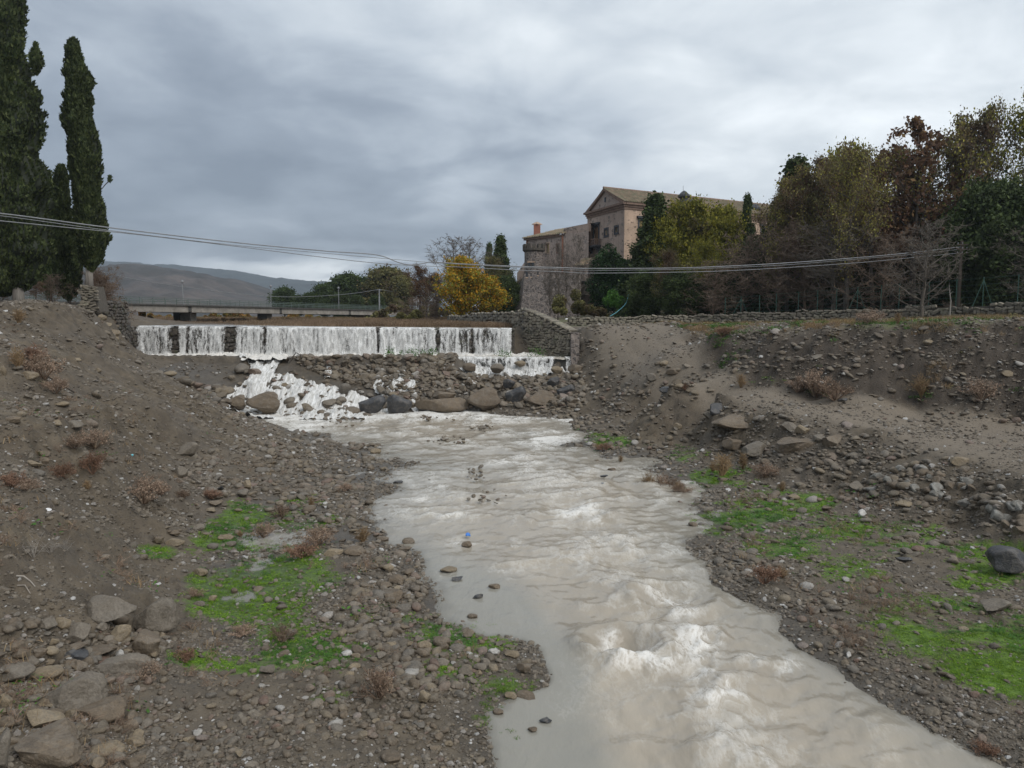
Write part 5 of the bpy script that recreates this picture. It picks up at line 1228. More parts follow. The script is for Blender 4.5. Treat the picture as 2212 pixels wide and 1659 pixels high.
#__PART4__
# ------------------------------------------------------------------ the palazzo on the right
def XYd(x, Y): return at(x, 684, Y)
def wall_open(name, parent, P0, P1, z0, z1, openings, mat, depth=.35, thick=None, z1b=None):
    """vertical wall sheet with real openings: openings are (s0,s1,za,zb) in metres along the wall. Returns frame of the wall."""
    P0 = Vector((P0[0], P0[1], 0)); P1 = Vector((P1[0], P1[1], 0)); L_ = (P1 - P0).length; d = (P1 - P0) / L_; inn = Vector((-d.y, d.x, 0))
    if inn.y < 0: inn = -inn
    ss = sorted({0, L_, *[o[0] for o in openings], *[o[1] for o in openings]}); zs = sorted({z0, z1, *[o[2] for o in openings], *[o[3] for o in openings]})
    mb = MB()
    def q(s, z, k=0): v = P0 + d * s + inn * k; return (v.x, v.y, z)
    for i in range(len(ss) - 1):
        for j in range(len(zs) - 1):
            sc_, zc_ = (ss[i] + ss[i + 1]) / 2, (zs[j] + zs[j + 1]) / 2
            if any(o[0] < sc_ < o[1] and o[2] < zc_ < o[3] for o in openings): continue
            mb.add([q(ss[i], zs[j]), q(ss[i + 1], zs[j]), q(ss[i + 1], zs[j + 1]), q(ss[i], zs[j + 1])], [(0, 1, 2, 3)])
    for a, b, c, e in openings:
        for (s1, za, s2, zb) in ((a, c, b, c), (b, c, b, e), (b, e, a, e), (a, e, a, c)):
            mb.add([q(s1, za), q(s2, zb), q(s2, zb, depth), q(s1, za, depth)], [(0, 1, 2, 3)])
    mb.build(name, mat, parent)
    return P0, d, inn, L_
def bar(mb, P0, d, inn, s0, s1, z0, z1, k0, k1):
    a = P0 + d * s0 + inn * k0; b = P0 + d * s1 + inn * k0; c = P0 + d * s1 + inn * k1; e = P0 + d * s0 + inn * k1
    mb.prism([(v.x, v.y, z0) for v in (a, b, c, e)], (0, 0, z1 - z0))
def window(parent, W, s0, s1, z0, z1, fr=.22, frmat='lava', pane='glass', hood=False, sub=True, shutters=False, proud=.07):
    P0, d, inn, L_ = W; mb = MB()
    bar(mb, P0, d, inn, s0 - fr, s0, z0 - fr, z1 + fr, -proud, .12); bar(mb, P0, d, inn, s1, s1 + fr, z0 - fr, z1 + fr, -proud, .12)
    bar(mb, P0, d, inn, s0 + .002, s1 - .002, z1, z1 + fr, -proud, .12); bar(mb, P0, d, inn, s0 + .002, s1 - .002, z0 - fr, z0, -proud - .03, .12)
    if hood: bar(mb, P0, d, inn, s0 - fr * 1.8, s1 + fr * 1.8, z1 + fr + .02, z1 + fr + .32, -.4, .1)
    w_ = mb.build('window', MT[frmat], parent)
    mb = MB(); bar(mb, P0, d, inn, s0, s1, z0, z1, .28, .34); mb.build('pane', MT[pane], w_)
    if shutters:
        for (a, b) in ((s0 + .04, (s0 + s1) / 2 - .04), ((s0 + s1) / 2 + .04, s1 - .04)):
            mb = MB(); bar(mb, P0, d, inn, a, b, z0 + .04, z1 - .04, .16, .22); mb.build('shutter', MT['ochrepane'] if shutters == 2 else MT['shutter'], w_)
    if hood: # sill slab
        mb = MB(); bar(mb, P0, d, inn, s0 - fr * 1.5, s1 + fr * 1.5, z0 - fr - .2, z0 - fr - .01, -.3, .1); mb.build('sill', MT[frmat], w_)
    return w_
def tiled_roof(name, parent, E0, E1, R0, R1, mat, tw=.42, rows=9):
    """tile rows running from the eave E0-E1 up to the ridge R0-R1 as half-round courses"""
    E0, E1, R0, R1 = map(Vector, (E0, E1, R0, R1)); n_ = max(3, int((E1 - E0).length / tw)); nrm = (E1 - E0).cross(R0 - E0).normalized()
    if nrm.z < 0: nrm = -nrm
    mb = MB()
    mb.add([E0, E1, R1, R0], [(0, 1, 2, 3)])
    for i in range(n_):
        a0 = E0.lerp(E1, (i + .08) / n_); a1 = E0.lerp(E1, (i + .92) / n_); am = E0.lerp(E1, (i + .5) / n_)
        b0 = R0.lerp(R1, (i + .08) / n_); b1 = R0.lerp(R1, (i + .92) / n_); bm_ = R0.lerp(R1, (i + .5) / n_)
        for k in range(rows):
            t0 = k / rows; t1 = (k + 1.06) / rows; t1 = min(t1, 1); up = .16 + .03 * random.random(); j = random.uniform(-.02, .02)
            lo = [a0.lerp(b0, t0), am.lerp(bm_, t0) + nrm * (up + .05 + j), a1.lerp(b1, t0)]; hi = [a0.lerp(b0, t1), am.lerp(bm_, t1) + nrm * (up + j), a1.lerp(b1, t1)]
            mb.add(lo + hi, [(0, 1, 4, 3), (1, 2, 5, 4), (0, 2, 1)])
    return mb.build(name, mat, parent)

pal = tag(link('palazzo', None), 'large old baronial palace with pedimented gable end, tiled roofs and lava stone window frames', 'building')
cK = XYd(1346, 110); cL = XYd(1267, 121); cR = XYd(1880, 139)       # near corner, left corner, far right end
ZE = at(1346, 437, 110).z; ZB = 7.6
# gable end
def sOf(P0, P1, xv):
    """distance along P0->P1 where the image column xv crosses it"""
    r = (xv - CX) / FV; a, b = P0.x - r * P0.y, (P1.x - P0.x) - r * (P1.y - P0.y); return -a / b
def place(P0, P1, xv, yv):
    t = sOf(P0, P1, xv); p = P0.lerp(P1, t); return t * (P1 - P0).length, at(xv, yv, p.y).z
for p_ in (cK, cL, cR): p_.z = 0
def rect(P0, P1, x0, y0, x1, y1):
    a, za = place(P0, P1, x0, y0); b, zb = place(P0, P1, x1, y1); return (min(a, b), max(a, b), min(za, zb), max(za, zb))
door = rect(cL, cK, 1280.5, 491, 1290.5, 527); w1 = rect(cL, cK, 1304, 496.5, 1309.5, 508); w2 = rect(cL, cK, 1325.5, 491.5, 1331, 502)
W = wall_open('gable_wall', pal, cL, cK, ZB, ZE, [door, w1, w2], MT['plaster'])
window(pal, W, *door, fr=.28, pane='glass', shutters=1, hood=True, proud=.12)
window(pal, W, *w1, fr=.3, pane='ochrepane'); window(pal, W, *w2, fr=.3, pane='ochrepane')
P0, d, inn, L_ = W
bz = door[2] - .25; mb = MB(); bar(mb, P0, d, inn, door[0] - .9, door[1] + .9, bz - .22, bz, -1.15, 0); o = mb.build('balcony', MT['lava'], pal)
mb = MB(); bar(mb, P0, d, inn, door[0] - .9, door[1] + .9, bz + .85, bz + .98, -1.15, -1.0)
for s in np.linspace(door[0] - .85, door[1] + .8, 9): bar(mb, P0, d, inn, s, s + .08, bz, bz + .85, -1.12, -1.04)
for s in (door[0] - .9, door[1] + .82):
    bar(mb, P0, d, inn, s, s + .08, bz + .88, bz + .96, -1.0, 0)
    for k in (-.8, -.5, -.2): bar(mb, P0, d, inn, s, s + .08, bz, bz + .88, k - .05, k + .05)
mb.build('railing', MT['cornice'], o)
mb = MB()
for s in (door[0] - .6, door[1] + .35):
    for k, (dz, kk) in enumerate(((.0, -.9), (-.3, -.6), (-.6, -.3))): bar(mb, P0, d, inn, s, s + .25, bz - .52 + dz, bz - .23 + dz, kk, 0)
mb.build('corbel', MT['lava'], o)
# pediment
apex = P0 + d * (L_ * .5); zr = ZE + 2.9
mb = MB(); a = P0 + inn * .1; b = P0 + d * L_ + inn * .1
mb.prism([(a.x, a.y, ZE), (b.x, b.y, ZE), (apex.x + inn.x * .1, apex.y + inn.y * .1, zr - .15)], inn * .4); mb.build('pediment', MT['plaster2'], pal)
mb = MB(); bar(mb, P0, d, inn, L_ * .47, L_ * .47 + .4, ZE + .9, ZE + 1.6, -.0, .2); mb.build('pediment_opening', MT['glass'], pal)
mb = MB()
for k, (h0, h1, pr_) in enumerate(((-.95, -.62, .12), (-.618, -.3, .26), (-.298, 0.02, .5))): bar(mb, P0, d, inn, -pr_, L_ + pr_, ZE + h0, ZE + h1, -pr_, .0)
mb.build('cornice', MT['cornice'], pal)
for sg, s_ in ((0, -0.5), (1, L_ + .5)):
    mb = MB(); e_ = P0 + d * s_ - inn * .3; e_.z = ZE + .03; t_ = apex - inn * .3; t_.z = zr; mb.prism([e_, t_, t_ + Vector((0, 0, -.32)), e_ + Vector((0, 0, -.3)) + d * (.6 if sg == 0 else -.6)], inn * .5); mb.build('raking_cornice', MT['cornice'], pal)
# long side facade
wins = []
for x0, y0, x1, y1 in ((1377, 476, 1385, 502), (1452, 481, 1461, 505), (1489, 483, 1498, 507), (1541, 487, 1549, 510), (1584, 489, 1591, 511), (1637, 492, 1643, 513), (1690, 495, 1696, 514), (1745, 498, 1750, 516)): wins.append(rect(cK, cR, x0, y0, x1, y1))
lows = [(a, b, c - 5.0, c - 3.0) for a, b, c, e in wins]
W2 = wall_open('side_wall', pal, cK, cR, ZB, ZE, wins + lows, MT['plasterside'])
for w_ in wins: window(pal, W2, *w_, fr=.3, pane='glass', hood=True, shutters=2)
for w_ in lows: window(pal, W2, *w_, fr=.25)
P0, d, inn, L_ = W2; mb = MB()
for k, (h0, h1, pr_) in enumerate(((-.95, -.62, .12), (-.618, -.3, .26), (-.298, 0.02, .5))): bar(mb, P0, d, inn, 0.003, L_, ZE + h0 + .004, ZE + h1 + .004, -pr_, .0)
mb.build('cornice', MT['cornice'], pal)
for s in (L_ * .30, L_ * .62):
    mb = MB(); q = P0 + d * s - inn * .12; mb.tube([(q.x, q.y, ZB + 3), (q.x, q.y, ZE - .9)], .09, 8); mb.build('downpipe', MT['rust'], pal)
dg = (cK - cL).normalized(); gd = cL - cK
inn2 = inn
E0 = cK - inn2 * .6; E1 = cR - inn2 * .6; Lg = (cL - cK).length; backv = inn2 * Lg * .5
R0 = cK.lerp(cL, .5) - (cR - cK).normalized() * .4; R1 = R0 + (cR - cK)
E0 = E0 - (cR - cK).normalized() * .4; E0.z = E1.z = ZE + .06; R0.z = R1.z = zr + .05
tiled_roof('roof', pal, E0, E1, R0, R1, MT['roof'])
B0_ = cL + (cL - cK).normalized() * .6; B1_ = B0_ + (cR - cK); B0_.z = B1_.z = ZE + .06
mb = MB(); mb.add([R0, R1, B1_, B0_], [(0, 1, 2, 3)]); mb.build('back_roof', MT['roof'], pal)
mb = MB(); r0 = R0.copy(); r1 = R1.copy(); mb.tube([r0 + Vector((0, 0, .08)), r1 + Vector((0, 0, .08))], .2, 6); mb.build('ridge_tiles', MT['cornice'], pal)
mb = MB(); a, b = cL, cL + (cR - cK); mb.add([(a.x, a.y, ZB), (b.x, b.y, ZB), (b.x, b.y, ZE), (a.x, a.y, ZE)], [(0, 1, 2, 3)]); mb.build('rear_wall', MT['plaster2'], pal)
mb = MB(); a, b = cR, cL + (cR - cK); mb.add([(a.x, a.y, ZB), (b.x, b.y, ZB), (b.x, b.y, ZE), (a.x, a.y, ZE)], [(0, 1, 2, 3)]); mb.build('end_wall', MT['plaster2'], pal)
# stone chimneys
def chim(x, ytop, ybot, Y, w_, label=None):
    zt = at(x, ytop, Y).z; zb_ = at(x, ybot, Y).z - 1.2; p = at(x, ytop, Y); h = zt - zb_ 
    o = link('chimney', None, pal); mb = MB(); mb.lathe((p.x, p.y, zb_), [(w_ * .8, 0), (w_ * .62, h * .55), (w_ * .6, h * .62)], 8); mb.build('shaft', MT['lava'], o)
    mb = MB(); mb.lathe((p.x, p.y, zb_), [(w_ * .9, h * .63), (w_ * 1.0, h * .68), (w_ * .95, h * .78), (w_ * .8, h * .8), (w_ * .4, h * .94), (w_ * .12, h)], 8); mb.build('cap', MT['lava'], o)
    return o
chim(1478, 412, 436, 116, 1.0); chim(1494, 430, 440, 117, .75); chim(1631, 440, 463, 126, 1.05)
mb = MB(); q = at(1476, 401, 116); mb.tube([(q.x, q.y, q.z - 3), (q.x, q.y, q.z)], .03, 5); mb.build('lightning_rod', MT['galv'], pal)
# left wing
wg = tag(link('palace_wing', None), 'lower left wing of the palace with stained grey plaster and a rust red pipe', 'building')
wA = XYd(1136, 129); wB = XYd(1270, 117.5); wA.z = wB.z = 0
zA_ = at(1136, 516, 129).z; wM = wA.lerp(wB, sOf(wA, wB, 1216)); zM_ = at(1216, 497, wM.y).z
ow = [rect(wA, wB, 1179, 526, 1185, 546), rect(wA, wB, 1150, 532, 1156, 541), rect(wA, wB, 1202, 528, 1206, 545)]
W3 = wall_open('plaster_wall', wg, wA, wB, ZB, zA_, ow, MT['plaster2'])
for k, w_ in enumerate(ow): window(wg, W3, *w_, fr=.18, frmat='plasterside' if k != 2 else 'cornice', pane='ochrepane' if k == 0 else 'glass')
P0, d, inn, L_ = W3
s_m = (wM - wA).length; zt1 = at(1268, 470, 117.5).z - .9
mb = MB(); q0 = P0 + d * s_m; q1 = P0 + d * L_
mb.prism([(q0.x, q0.y, zA_ + .0), (q1.x, q1.y, zA_), (q1.x, q1.y, zt1), (q0.x, q0.y, zM_ + .3)], inn * .5); mb.build('upper_wall', MT['plaster'], wg)
mb = MB(); q = P0 + d * (s_m * .985) - inn * .12; mb.tube([(q.x, q.y, 10), (q.x, q.y, zM_ - .3)], .14, 8); q = P0 + d * .4 - inn * .12; mb.tube([(q.x, q.y, zA_ - 3.2), (q.x, q.y, zA_ - .3)], .12, 8); mb.build('rust_pipe', MT['rust'], wg)
e0 = P0 - d * .5 - inn * .5; e1 = P0 + d * s_m - inn * .5; e0.z = e1.z = zA_ + .05
r0 = P0 + d * 2.2 + inn * 5.5; r1 = P0 + d * (L_ + .2) + inn * 5.5; r0.z = r1.z = zt1 + .7; r0.z = at(1166, 497, r0.y).z
tiled_roof('roof', wg, e0, e1 + d * .2, r0, r1, MT['roof'], rows=8)
mb = MB(); a = r1; b = q1.copy(); b.z = zt1 + .02; c_ = q0.copy(); c_.z = zM_ + .32; mb.add([c_, b, a], [(0, 1, 2)]); mb.build('roof_corner', MT['roof'], wg)
mb = MB(); bar(mb, P0, d, inn, -.3, s_m, zA_ - .28, zA_ - .003, -.32, -.003); mb.build('eave', MT['cornice'], wg)
mb = MB(); b0 = P0 + inn * 9; mb.add([(P0.x, P0.y, ZB), (b0.x, b0.y, ZB), (b0.x, b0.y, zA_), (P0.x, P0.y, zA_)], [(0, 1, 2, 3)]); mb.add([e0, r0, (b0.x, b0.y, zA_)], [(0, 1, 2)]); mb.build('end_wall', MT['plaster2'], wg)
p = at(1160, 490, 131); o = link('chimney', None, wg); mb = MB(); mb.box((p.x, p.y, p.z - .75), (1.15, 1.15, 2.2)); mb.build('shaft', MT['brick'], o); mb = MB(); mb.lathe((p.x, p.y, p.z + .36), [(.95, 0), (.9, .12), (.25, .45), (.05, .5)], 4); mb.build('cap', MT['plasterside'], o)
# lower storeys, lean-to, base masonry
lt_ = tag(link('lean_to', None), 'small hanging lean-to with tiled roof on the palace wing wall', 'building')
a = at(1243, 590, 115.5); b = at(1269, 575, 114); a.z = b.z = 0
zt_, zb_ = at(1255, 574, 115).z, at(1255, 607, 115).z
W4 = wall_open('wall', lt_, a, b, zb_, zt_, [rect(a, b, 1247, 585, 1249.5, 590), rect(a, b, 1258, 583, 1261, 589)], MT['plaster2'])
for w_ in (rect(a, b, 1247, 585, 1249.5, 590), rect(a, b, 1258, 583, 1261, 589)): window(lt_, W4, *w_, fr=.1, frmat='cornice')
mb = MB(); bar(mb, W4[0], W4[1], W4[2], 0, W4[3], zb_ - .3, zb_ - .002, .0, 3.0); mb.build('floor_slab', MT['concdark'], lt_)
E_0 = W4[0] - W4[2] * .4; E_1 = E_0 + W4[1] * W4[3]; E_0.z = E_1.z = zt_; R_0 = E_0 + W4[2] * 2.5; R_1 = E_1 + W4[2] * 2.5; R_0.z = R_1.z = zt_ + 1.2
tiled_roof('roof', lt_, E_0, E_1, R_0, R_1, MT['roof'], rows=5)
bs = tag(link('bastion', None), 'dark rubble bastion with battered base under the round turret', 'building')
c0 = at(1100, 660, 119); c1 = at(1262, 660, 112)
mb = MB(); zt_ = at(1180, 592, 116).z
bl_ = [at(1101, 668, 118), at(1122, 668, 114), at(1180, 668, 112.5), at(1255, 668, 111.5)]; tl_ = [at(1129, 600, 119.2), at(1133, 592, 117.4), at(1181, 592, 115.6), at(1255, 592, 114)]
for q in bl_: q.z = 6.5
for i in range(3): mb.add([bl_[i], bl_[i + 1], tl_[i + 1], tl_[i]], [(0, 1, 2, 3)])
bk = [at(1255, 592, 122), at(1129, 600, 126)]; mb.add([tl_[0], tl_[1], tl_[2], tl_[3], bk[0], bk[1]], [(0, 1, 2, 3, 4, 5)]); mb.add([tl_[0], bk[1], (bk[1].x - 3, bk[1].y, 6.5), bl_[0]], [(0, 1, 2, 3)])
mb.build('rubble_wall', MT['rubble'], bs)
for (x, y, w_, h_) in ((1138, 593, 4, 11), (1147, 594, 2.5, 7), (1162, 590, 2.5, 8)): 
    q = at(x, y, 114.6); mb = MB(); mb.box((q.x, q.y, q.z), (w_ * .075, .5, h_ * .072)); o = mb.build('window', MT['glass'], bs)
    mb = MB(); mb.box((q.x, q.y - .0, q.z - h_ * .036 - .1), (w_ * .1, .6, .16)); mb.build('sill', MT['plasterside'], o)
tw = tag(link('turret', None), 'small round turret with crumbling battlements at the palace corner', 'tower')
q = at(1153, 590, 119); zt_ = at(1153, 545, 119).z; z0_ = at(1153, 610, 119).z; r_ = 20 * 119 / FV
mb = MB(); mb.lathe((q.x, q.y, z0_), [(r_, -3), (r_, zt_ - z0_)], 20); mb.build('drum', MT['rubble'], tw)
mb = MB(); mb.lathe((q.x, q.y, zt_), [(r_ + .02, .0), (r_ + .3, .25), (r_ + .3, .55), (r_ + .05, .56), (r_ - .2, .5)], 20); mb.build('string_course', MT['mortar'], tw)
for i in range(12):
    a = 2 * math.pi * i / 12; mb = MB(); mb.box((q.x + (r_ + .1) * math.cos(a), q.y + (r_ + .1) * math.sin(a), zt_ + .56 + .3), (.5, .4, .6 + .15 * (i % 3)), Matrix.Rotation(a + math.pi / 2, 3, 'Z')); mb.build('merlon', MT['mortar'], tw)
for x in (1143, 1151):
    w_ = at(x, 571, 119 - r_); mb = MB(); mb.box((w_.x, w_.y, w_.z), (.32, .3, .55)); o = mb.build('window', MT['glass'], tw); mb = MB(); mb.box((w_.x, w_.y - .02, w_.z + .36), (.6, .3, .16)); mb.build('lintel', MT['plasterside'], o)
# small slanted roofs left of the turret
sl = tag(link('stair_house', None), 'narrow annex with steep pantiled edge sloping down left of the turret', 'building')
a, b, c_ = at(1098, 625, 122), at(1135, 600, 120.5), at(1136, 568, 121); mb = MB(); a2 = a.copy(); a2.z = 7; b2 = b.copy(); b2.z = 7
mb.prism([a2, b2, b, a], (0, 3, 0)); mb.build('wall', MT['rubble'], sl); mb = MB(); mb.prism([a + Vector((-.4, -.1, 0)), b + Vector((0, -.1, .3)), b + Vector((0, -.1, 0)), a + Vector((-.4, -.1, -.3))], (0, 3.3, 0)); mb.build('roof', MT['roof'], sl)
b3 = at(1117, 590, 123); c3 = at(1134, 565, 123); mb = MB(); mb.prism([(b3.x, b3.y, 12), (c3.x, c3.y, 12), c3, b3], (0, 2, 0)); mb.build('gable', MT['plaster2'], sl)

# ------------------------------------------------------------------ the road bridge
br = tag(link('road_bridge', None), 'long low concrete road bridge crossing the river plain behind the weir', 'bridge')
BP0 = Vector((-58.0, 105.0, 10.0)); BP1 = Vector((-24.0, 190.0, 9.45)); bd = (BP1 - BP0); bdn = Vector((bd.x, bd.y, 0)).normalized(); bnl = Vector((-bdn.y, bdn.x, 0))   # away from the camera side
def bp(t, off=0, dz=0): v = BP0 + bd * t + bnl * off; v.z += dz; return v
def bbar(mb, t0, t1, o0, o1, z0, z1):
    a, b, c, e = bp(t0, o0), bp(t1, o0), bp(t1, o1), bp(t0, o1)
    mb.add([(v.x, v.y, v.z + z0) for v in (a, b, c, e)] + [(v.x, v.y, v.z + z1) for v in (a, b, c, e)], [(3, 2, 1, 0), (4, 5, 6, 7), (0, 1, 5, 4), (1, 2, 6, 5), (2, 3, 7, 6), (3, 0, 4, 7)])
mb = MB(); bbar(mb, -.35, 1.12, 0, 7.6, -.22, 0); mb.build('deck_slab', MT['concdark'], br)
JT = [-.07, .175, .418, .668, .91]
for i in range(len(JT) - 1):
    mb = MB(); bbar(mb, JT[i] + .004, JT[i + 1] - .004, .25, .75, -1.22, -.223); bbar(mb, JT[i] + .004, JT[i + 1] - .004, 3.5, 4, -1.22, -.223); bbar(mb, JT[i] + .004, JT[i + 1] - .004, 6.8, 7.3, -1.22, -.223); mb.build('girder', MT['conc'], br)
    mb = MB(); bbar(mb, JT[i] - .0035, JT[i] + .0035, .3, 7.2, -1.1, -.224); mb.build('expansion_joint', MT['concdark'], br)
mb = MB(); bbar(mb, -.35, JT[0] - .004, .25, 7, -1.3, -.223); bbar(mb, JT[-1] + .004, 1.12, .25, 7, -1.0, -.223); mb.build('approach_span', MT['conc'], br)
for xv0, xv1, off in ((394, 425, 3.2), (560, 588, 3.4), (762, 791, 3.6)):
    xc = (xv0 + xv1) / 2; r = (xc - CX) / FV; c0 = bp(0, off); t = (c0.x - r * c0.y) / (r * bd.y - bd.x); p = bp(t, off); w_ = (xv1 - xv0) / 2 * p.y / FV * .96
    mb = MB(); mb.box((p.x, p.y, (p.z - 1.2 + 6.5) / 2), (2 * w_ * .98, 1.3, p.z - 1.2 - 6.5), Matrix.Rotation(math.atan2(bnl.y, bnl.x) + math.pi, 3, 'Z')); mb.build('pier', MT['conc'], br)
    if xv0 == 394:
        p2 = p - Vector((2.4, -1.5, 0)); mb = MB(); mb.box((p2.x, p2.y, (p.z - 1.2 + 6.5) / 2), (1.0, 1.2, p.z - 1.2 - 6.5)); mb.build('old_pier', MT['concdark'], br)
for off in (.12, 7.5):
    rl_ = link('guard_rail', None, br); mb = MB()
    for zz in (.35, .65, .95): mb.tube([bp(-.35, off, zz), bp(1.12, off, zz)], .035, 5)
    mb.build('rails', MT['rail'], rl_)
    for k in range(58):
        t = -.34 + k * .0255; mb = MB(); mb.tube([bp(t, off, 0), bp(t, off, 1.0)], .045, 4); mb.build('post', MT['rail'], rl_)
for k, (t, lab) in enumerate(((.161, 'lamp post on the bridge nearest the cypresses'), (.390, 'lamp post standing second along the bridge'), (.625, 'lamp post on the bridge nearest the wood'))):
    b0 = bp(t, .35); L_ = tag(link('lamp_post', None), 'thin pale ' + lab, 'lamp post', 'lamp posts on the bridge')
    hgt_ = (at(403, 607, b0.y).z if k == 0 else at(592, 617, b0.y).z if k == 1 else at(737, 621, b0.y).z)
    mb = MB(); mb.tube([b0, (b0.x, b0.y, hgt_ - .3)], [.08, .06], 6); mb.build('pole', MT['galv'], L_)
    mb = MB(); mb.lathe((b0.x, b0.y, hgt_ - .35), [(.1, 0), (.22, .12), (.24, .28), (.12, .5)], 8); mb.build('lamp_head', MT['galv'], L_)
up = tag(link('utility_pole', None), 'white utility pole standing behind the bridge carrying a sagging wire', 'pole'); p = at(819, 624, 196)
mb = MB(); mb.tube([(p.x, p.y, 7), (p.x, p.y, p.z)], [.26, .16], 6); mb.build('pole', MT['galv'], up); mb = MB(); mb.box((p.x, p.y, p.z - .3), (1.4, .15, .12)); mb.build('crossarm', MT['galv'], up)
def cable(name, pts, rad, mat, label, n=5, sub=10):
    P_ = [Vector(q) for q in pts]; out = []
    for i in range(len(P_) - 1):
        p0, p1, p2, p3 = P_[max(i - 1, 0)], P_[i], P_[i + 1], P_[min(i + 2, len(P_) - 1)]
        for k in range(sub):
            t = k / sub; out.append(.5 * ((2 * p1) + (-p0 + p2) * t + (2 * p0 - 5 * p1 + 4 * p2 - p3) * t * t + (-p0 + 3 * p1 - 3 * p2 + p3) * t ** 3))
    out.append(P_[-1]); mb = MB(); mb.tube(out, rad, n); o = mb.build(name, MT[mat], None, True)
    return tag(o, label, 'cable')
cable('bridge_wire', [at(200, 583, 105), at(231, 590, 108), at(330, 610, 118), at(486, 631, 138), at(607, 641, 155), at(700, 639, 172), at(768, 633, 186), at(819, 625, 196)], .045, 'cable', 'thin sagging wire strung above the bridge to the white pole')
cable('pole_wire', [at(819, 625, 196), at(860, 632, 204), at(905, 640, 215)], .04, 'cable', 'short wire running from the white pole into the wood')
def cy_(x): return float(np.interp(x, [-200, 0, 600, 1200, 2078], [36, 39, 49, 57, 66]))
def cab(pts): return [at(x, y, cy_(x)) for x, y in pts]
cable('overhead_cable', cab([(-260, 436), (0, 461), (230, 491), (500, 523), (700, 542), (790, 548), (828, 554), (858, 566), (885, 572), (915, 569), (935, 566), (995, 570), (1107, 575), (1207, 578), (1280, 580), (1459, 579), (1570, 575), (1700, 568), (1860, 556), (1976, 545), (2078, 533)]), .036, 'cable', 'thickest overhead cable, dipping in a kink left of the yellow tree')
cable('overhead_cable', cab([(-260, 440), (0, 466), (230, 497), (500, 529), (700, 547), (918, 566), (995, 571), (1107, 577), (1207, 581), (1280, 584), (1459, 582), (1570, 578), (1700, 572), (1860, 559), (1976, 549), (2078, 538)]), .020, 'cable', 'thin overhead cable running just under the thick kinked one')
cable('overhead_cable', cab([(-260, 452), (0, 477), (150, 492), (300, 507), (500, 531), (700, 556), (846, 571), (995, 577), (1107, 583), (1207, 587), (1280, 590), (1459, 588), (1570, 585), (1700, 578), (1860, 567), (1976, 556), (2078, 546)]), .025, 'cable', 'lowest of the overhead cables crossing the whole view')
pl = tag(link('telephone_pole', None), 'dark wooden telephone pole with crossarms at the edge of the wood', 'pole'); p = at(2078, 520, 66)
mb = MB(); mb.tube([(p.x, p.y, 7.5), (p.x, p.y, p.z)], [.17, .12], 8); mb.build('pole', MT['wood'], pl)
for dz in (.35, .75, 1.15):
    mb = MB(); mb.box((p.x, p.y - .12, p.z - dz), (1.0, .1, .1)); mb.build('crossarm', MT['wood'], pl)
    for dx in (-.4, 0, .4): mb = MB(); mb.lathe((p.x + dx, p.y - .12, p.z - dz + .05), [(.03, 0), (.05, .06), (.03, .14)], 6); mb.build('insulator', MT['galv'], pl)

# ------------------------------------------------------------------ hills
def ridge(name, D, prof, mat, depth, label=None, seed=0, base=7.3):
    xs = np.linspace(prof[0][0], prof[-1][0], 260); ys_ = np.interp(xs, [p[0] for p in prof], [p[1] for p in prof])
    ny = 60; V_ = []
    for j in range(ny):
        t = j / (ny - 1)   # 0 foot, .6 crest, 1 back
        Yj = D - depth * .6 + depth * t
        cr = np.array([at(x, y, D).z for x, y in zip(xs, ys_)]); Xc = np.array([at(x, 600, D).x for x in xs]) * (Yj / D) ** .3
        prof_t = math.sin(min(t / .6, 1) * math.pi / 2) ** 1.3 if t < .6 else math.cos((t - .6) / .4 * math.pi / 2) ** 1.0
        z_ = base - 12 + (cr - base + 12) * prof_t
        rough = 1 - 2 * np.abs(fbm(Xc / (D * .05) + seed, np.full_like(Xc, Yj / (D * .09)), 5, 600 + seed, .55))
        z_ = z_ + (cr - base) * .10 * rough * math.sin(min(max(t, 0), 1) * math.pi) * (1 if t < .58 else .2) * (1 - math.exp(-abs(t - .6) * 10) * .9 if t < .6 else .2)
        V_.append(np.stack([Xc, np.full_like(Xc, Yj), z_], -1))
    V_ = np.stack(V_); nx_ = len(xs); idx = np.arange(ny * nx_).reshape(ny, nx_)
    faces = np.stack([idx[:-1, :-1], idx[:-1, 1:], idx[1:, 1:], idx[1:, :-1]], -1).reshape(-1, 4)
    return tag(link(name, mesh_np(name, V_, faces, mat)), kind='structure')
ridge('hill', 1500, [(-500, 610), (-200, 600), (0, 608), (120, 614), (200, 604), (250, 593), (300, 585), (330, 581), (352, 581), (380, 585), (430, 592), (480, 600), (540, 611), (600, 632), (660, 650), (720, 665), (800, 690)], MT['hill'], 1300, seed=1)
ridge('mountain', 3600, [(-600, 526), (-200, 546), (100, 566), (250, 574), (330, 576), (395, 579), (430, 583), (480, 588), (540, 592), (580, 598), (620, 605), (660, 610), (700, 611), (724, 613), (800, 622), (900, 646), (1050, 674)], MT['mountain'], 2600, seed=9)

